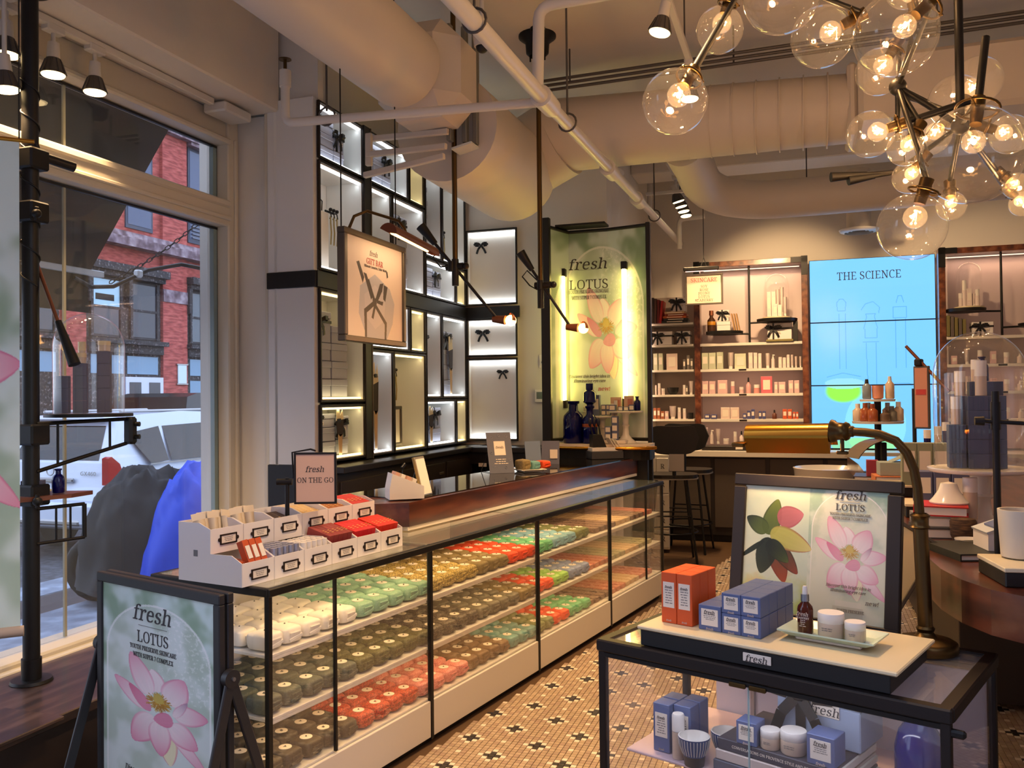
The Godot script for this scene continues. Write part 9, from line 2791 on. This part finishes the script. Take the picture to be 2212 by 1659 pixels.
func chandelier() -> void:
	var o := thing("globe_chandelier", "branching black chandelier of clear glass globes with glowing filament bulbs", "chandelier", Vector3(0.585, 2.52, -3.67))
	var bk: Material = mats["black_metal"]
	var globes := [
		[-0.396, 2.486, -2.913, 0.109, 0.55, 0.8], [-0.284, 2.895, -3.367, 0.089, 0.3, 0.9], [-0.053, 2.887, -3.129, 0.132, 0.6, 0.6], [0.083, 2.823, -3.387, 0.112, 0.9, 0.4],
		[0.322, 2.746, -3.258, 0.142, 0.7, 0.7], [0.311, 2.803, -3.781, 0.094, 0.5, 0.8], [0.403, 3.060, -3.597, 0.089, 0.2, -0.8], [0.264, 2.520, -3.664, 0.091, 1.0, 0.25],
		[0.382, 2.435, -3.599, 0.067, 0.5, 0.8], [0.416, 2.373, -3.823, 0.064, 0.6, 0.75], [0.586, 2.644, -3.771, 0.104, 0.3, -0.6], [0.728, 2.834, -4.133, 0.103, -0.5, -0.8],
		[0.568, 2.324, -3.347, 0.169, 0.15, 0.95], [0.366, 2.076, -3.283, 0.116, 0.3, 0.95], [0.596, 2.276, -3.991, 0.060, 0.0, 0.9], [0.810, 2.544, -3.954, 0.079, -0.7, 0.3],
		[0.880, 2.381, -4.191, 0.056, -0.6, 0.7], [0.926, 2.326, -4.313, 0.055, -0.6, 0.7], [0.518, 2.577, -3.960, 0.085, 0.4, 0.3]]
	var hub := Vector3.ZERO
	bar(o, "ceiling_stem", Vector3(0, 0, 0), Vector3(0, 1.38, 0), 0.016, bk, 12)
	part(o, "ceiling_rose", cm(0.07, 0.075, 0.03, 24), bk, Vector3(0, 1.35, 0))
	var second := Vector3(-0.70, 0.46, 0.52)      # upper branching joint over the aisle
	bar(o, "upper_stem", hub + Vector3(0, 0.9, 0), second, 0.013, bk, 10)
	for p in [hub, second, Vector3(-0.205, 0.22, -0.13)]:
		var jg := Geo.new()
		jg.ball(p, 0.035, 14, 10)
		gpart(o, "joint", jg, bk)
	var k := 0
	var glassm := glass("globe_glass", Color(0.98, 0.97, 0.94), 0.015)
	for e in globes:
		var c := Vector3(e[0], e[1], e[2]) - o.position
		var r: float = e[3]
		# the socket points from the globe back along its arm
		var d := Vector3(e[4], e[5], 0.0 if k % 2 else -0.25).normalized()
		var from := second if e[0] < 0.15 else (Vector3(-0.205, 0.22, -0.13) if e[0] < 0.45 else hub)
		if k == 0:
			from = Vector3(-0.795, 0.407, 0.49)
			d = (from - c).normalized()
		var neck := c + d * r
		bar(o, "arm", neck + d * 0.05, from, 0.010, bk, 8)
		if k in [0, 4, 7, 12]:
			var g := Geo.new()
			g.cyl(neck + d * 0.06, neck + d * 0.30, 0.014, 0.014, 10)
			gpart(o, "arm_sleeve", g, bk)
		var g2 := Geo.new()
		g2.ball(c, r, 32, 22)
		var globe := gpart(o, "globe", g2, glassm)
		var holder := Geo.new()
		holder.cyl(neck - d * r * 0.30, neck + d * 0.055, 0.020, 0.024, 14)
		gpart(globe, "socket", holder, mats["brass_dark"])
		var ring := Geo.new()
		var x := d.cross(Vector3(0.1, 0.2, 1)).normalized()
		var y := d.cross(x)
		var rr := r * 0.42
		var pts := []
		for i in 21:
			pts.append(neck + d * 0.012 + (x * cos(TAU * i / 20) + y * sin(TAU * i / 20)) * rr)
		ring.tube(pts, 0.005, 6)
		for i in 3:
			var s := x * cos(TAU * i / 3) + y * sin(TAU * i / 3)
			ring.cyl(neck + d * 0.012, neck + d * 0.012 + s * (rr + 0.008), 0.004, 0.004, 6)
		gpart(globe, "holder_ring", ring, mats["brass_dark"])
		var bc := c + d * r * 0.30
		var br := minf(0.040, r * 0.42)
		var bulb := Geo.new()
		bulb.ball(bc, br, 18, 12)
		gpart(globe, "bulb", bulb, glassm)
		var rng := RandomNumberGenerator.new()
		rng.seed = 100 + k
		var fil := Geo.new()
		for i in 7:
			var q := bc + Vector3(rng.randf_range(-1, 1), rng.randf_range(-1, 1), rng.randf_range(-1, 1)) * br * 0.55
			fil.ball(q, 0.0045, 6, 4)
			fil.cyl(q, bc + d * br * 0.6, 0.0012, 0.0012, 4)
		gpart(globe, "filament", fil, glow("filament_glow", Color(1.0, 0.74, 0.42), 6.0))
		omni(bc, Color(1.0, 0.76, 0.50), 0.16, 0.006, "bulb_light", o)
		k += 1
	# tapered black balance weights on the arms
	for e in [[Vector3(0.128, 2.452, -4.041), Vector3(0.40, 2.470, -4.12)], [Vector3(0.200, 2.435, -4.06), Vector3(0.40, 2.468, -4.12)], [Vector3(0.376, 2.727, -3.804), Vector3(0.594, 2.631, -3.879)]]:
		var a: Vector3 = e[0] - o.position
		var b: Vector3 = e[1] - o.position
		var g := Geo.new()
		g.cyl(a, a.lerp(b, 0.55), 0.022, 0.012, 12)
		g.cyl(a.lerp(b, 0.5), b, 0.009, 0.009, 8)
		gpart(o, "balance_weight", g, bk)
	bar(o, "drop_rod", Vector3(-0.205, 0.22, -0.13), Vector3(-0.205, 0.0, -0.14), 0.011, bk, 8)
	bar(o, "link_rod", Vector3(-0.205, 0.22, -0.13), hub, 0.012, bk, 8)
	bar(o, "link_rod", Vector3(-0.185, -0.05, -0.45), hub, 0.010, bk, 8)
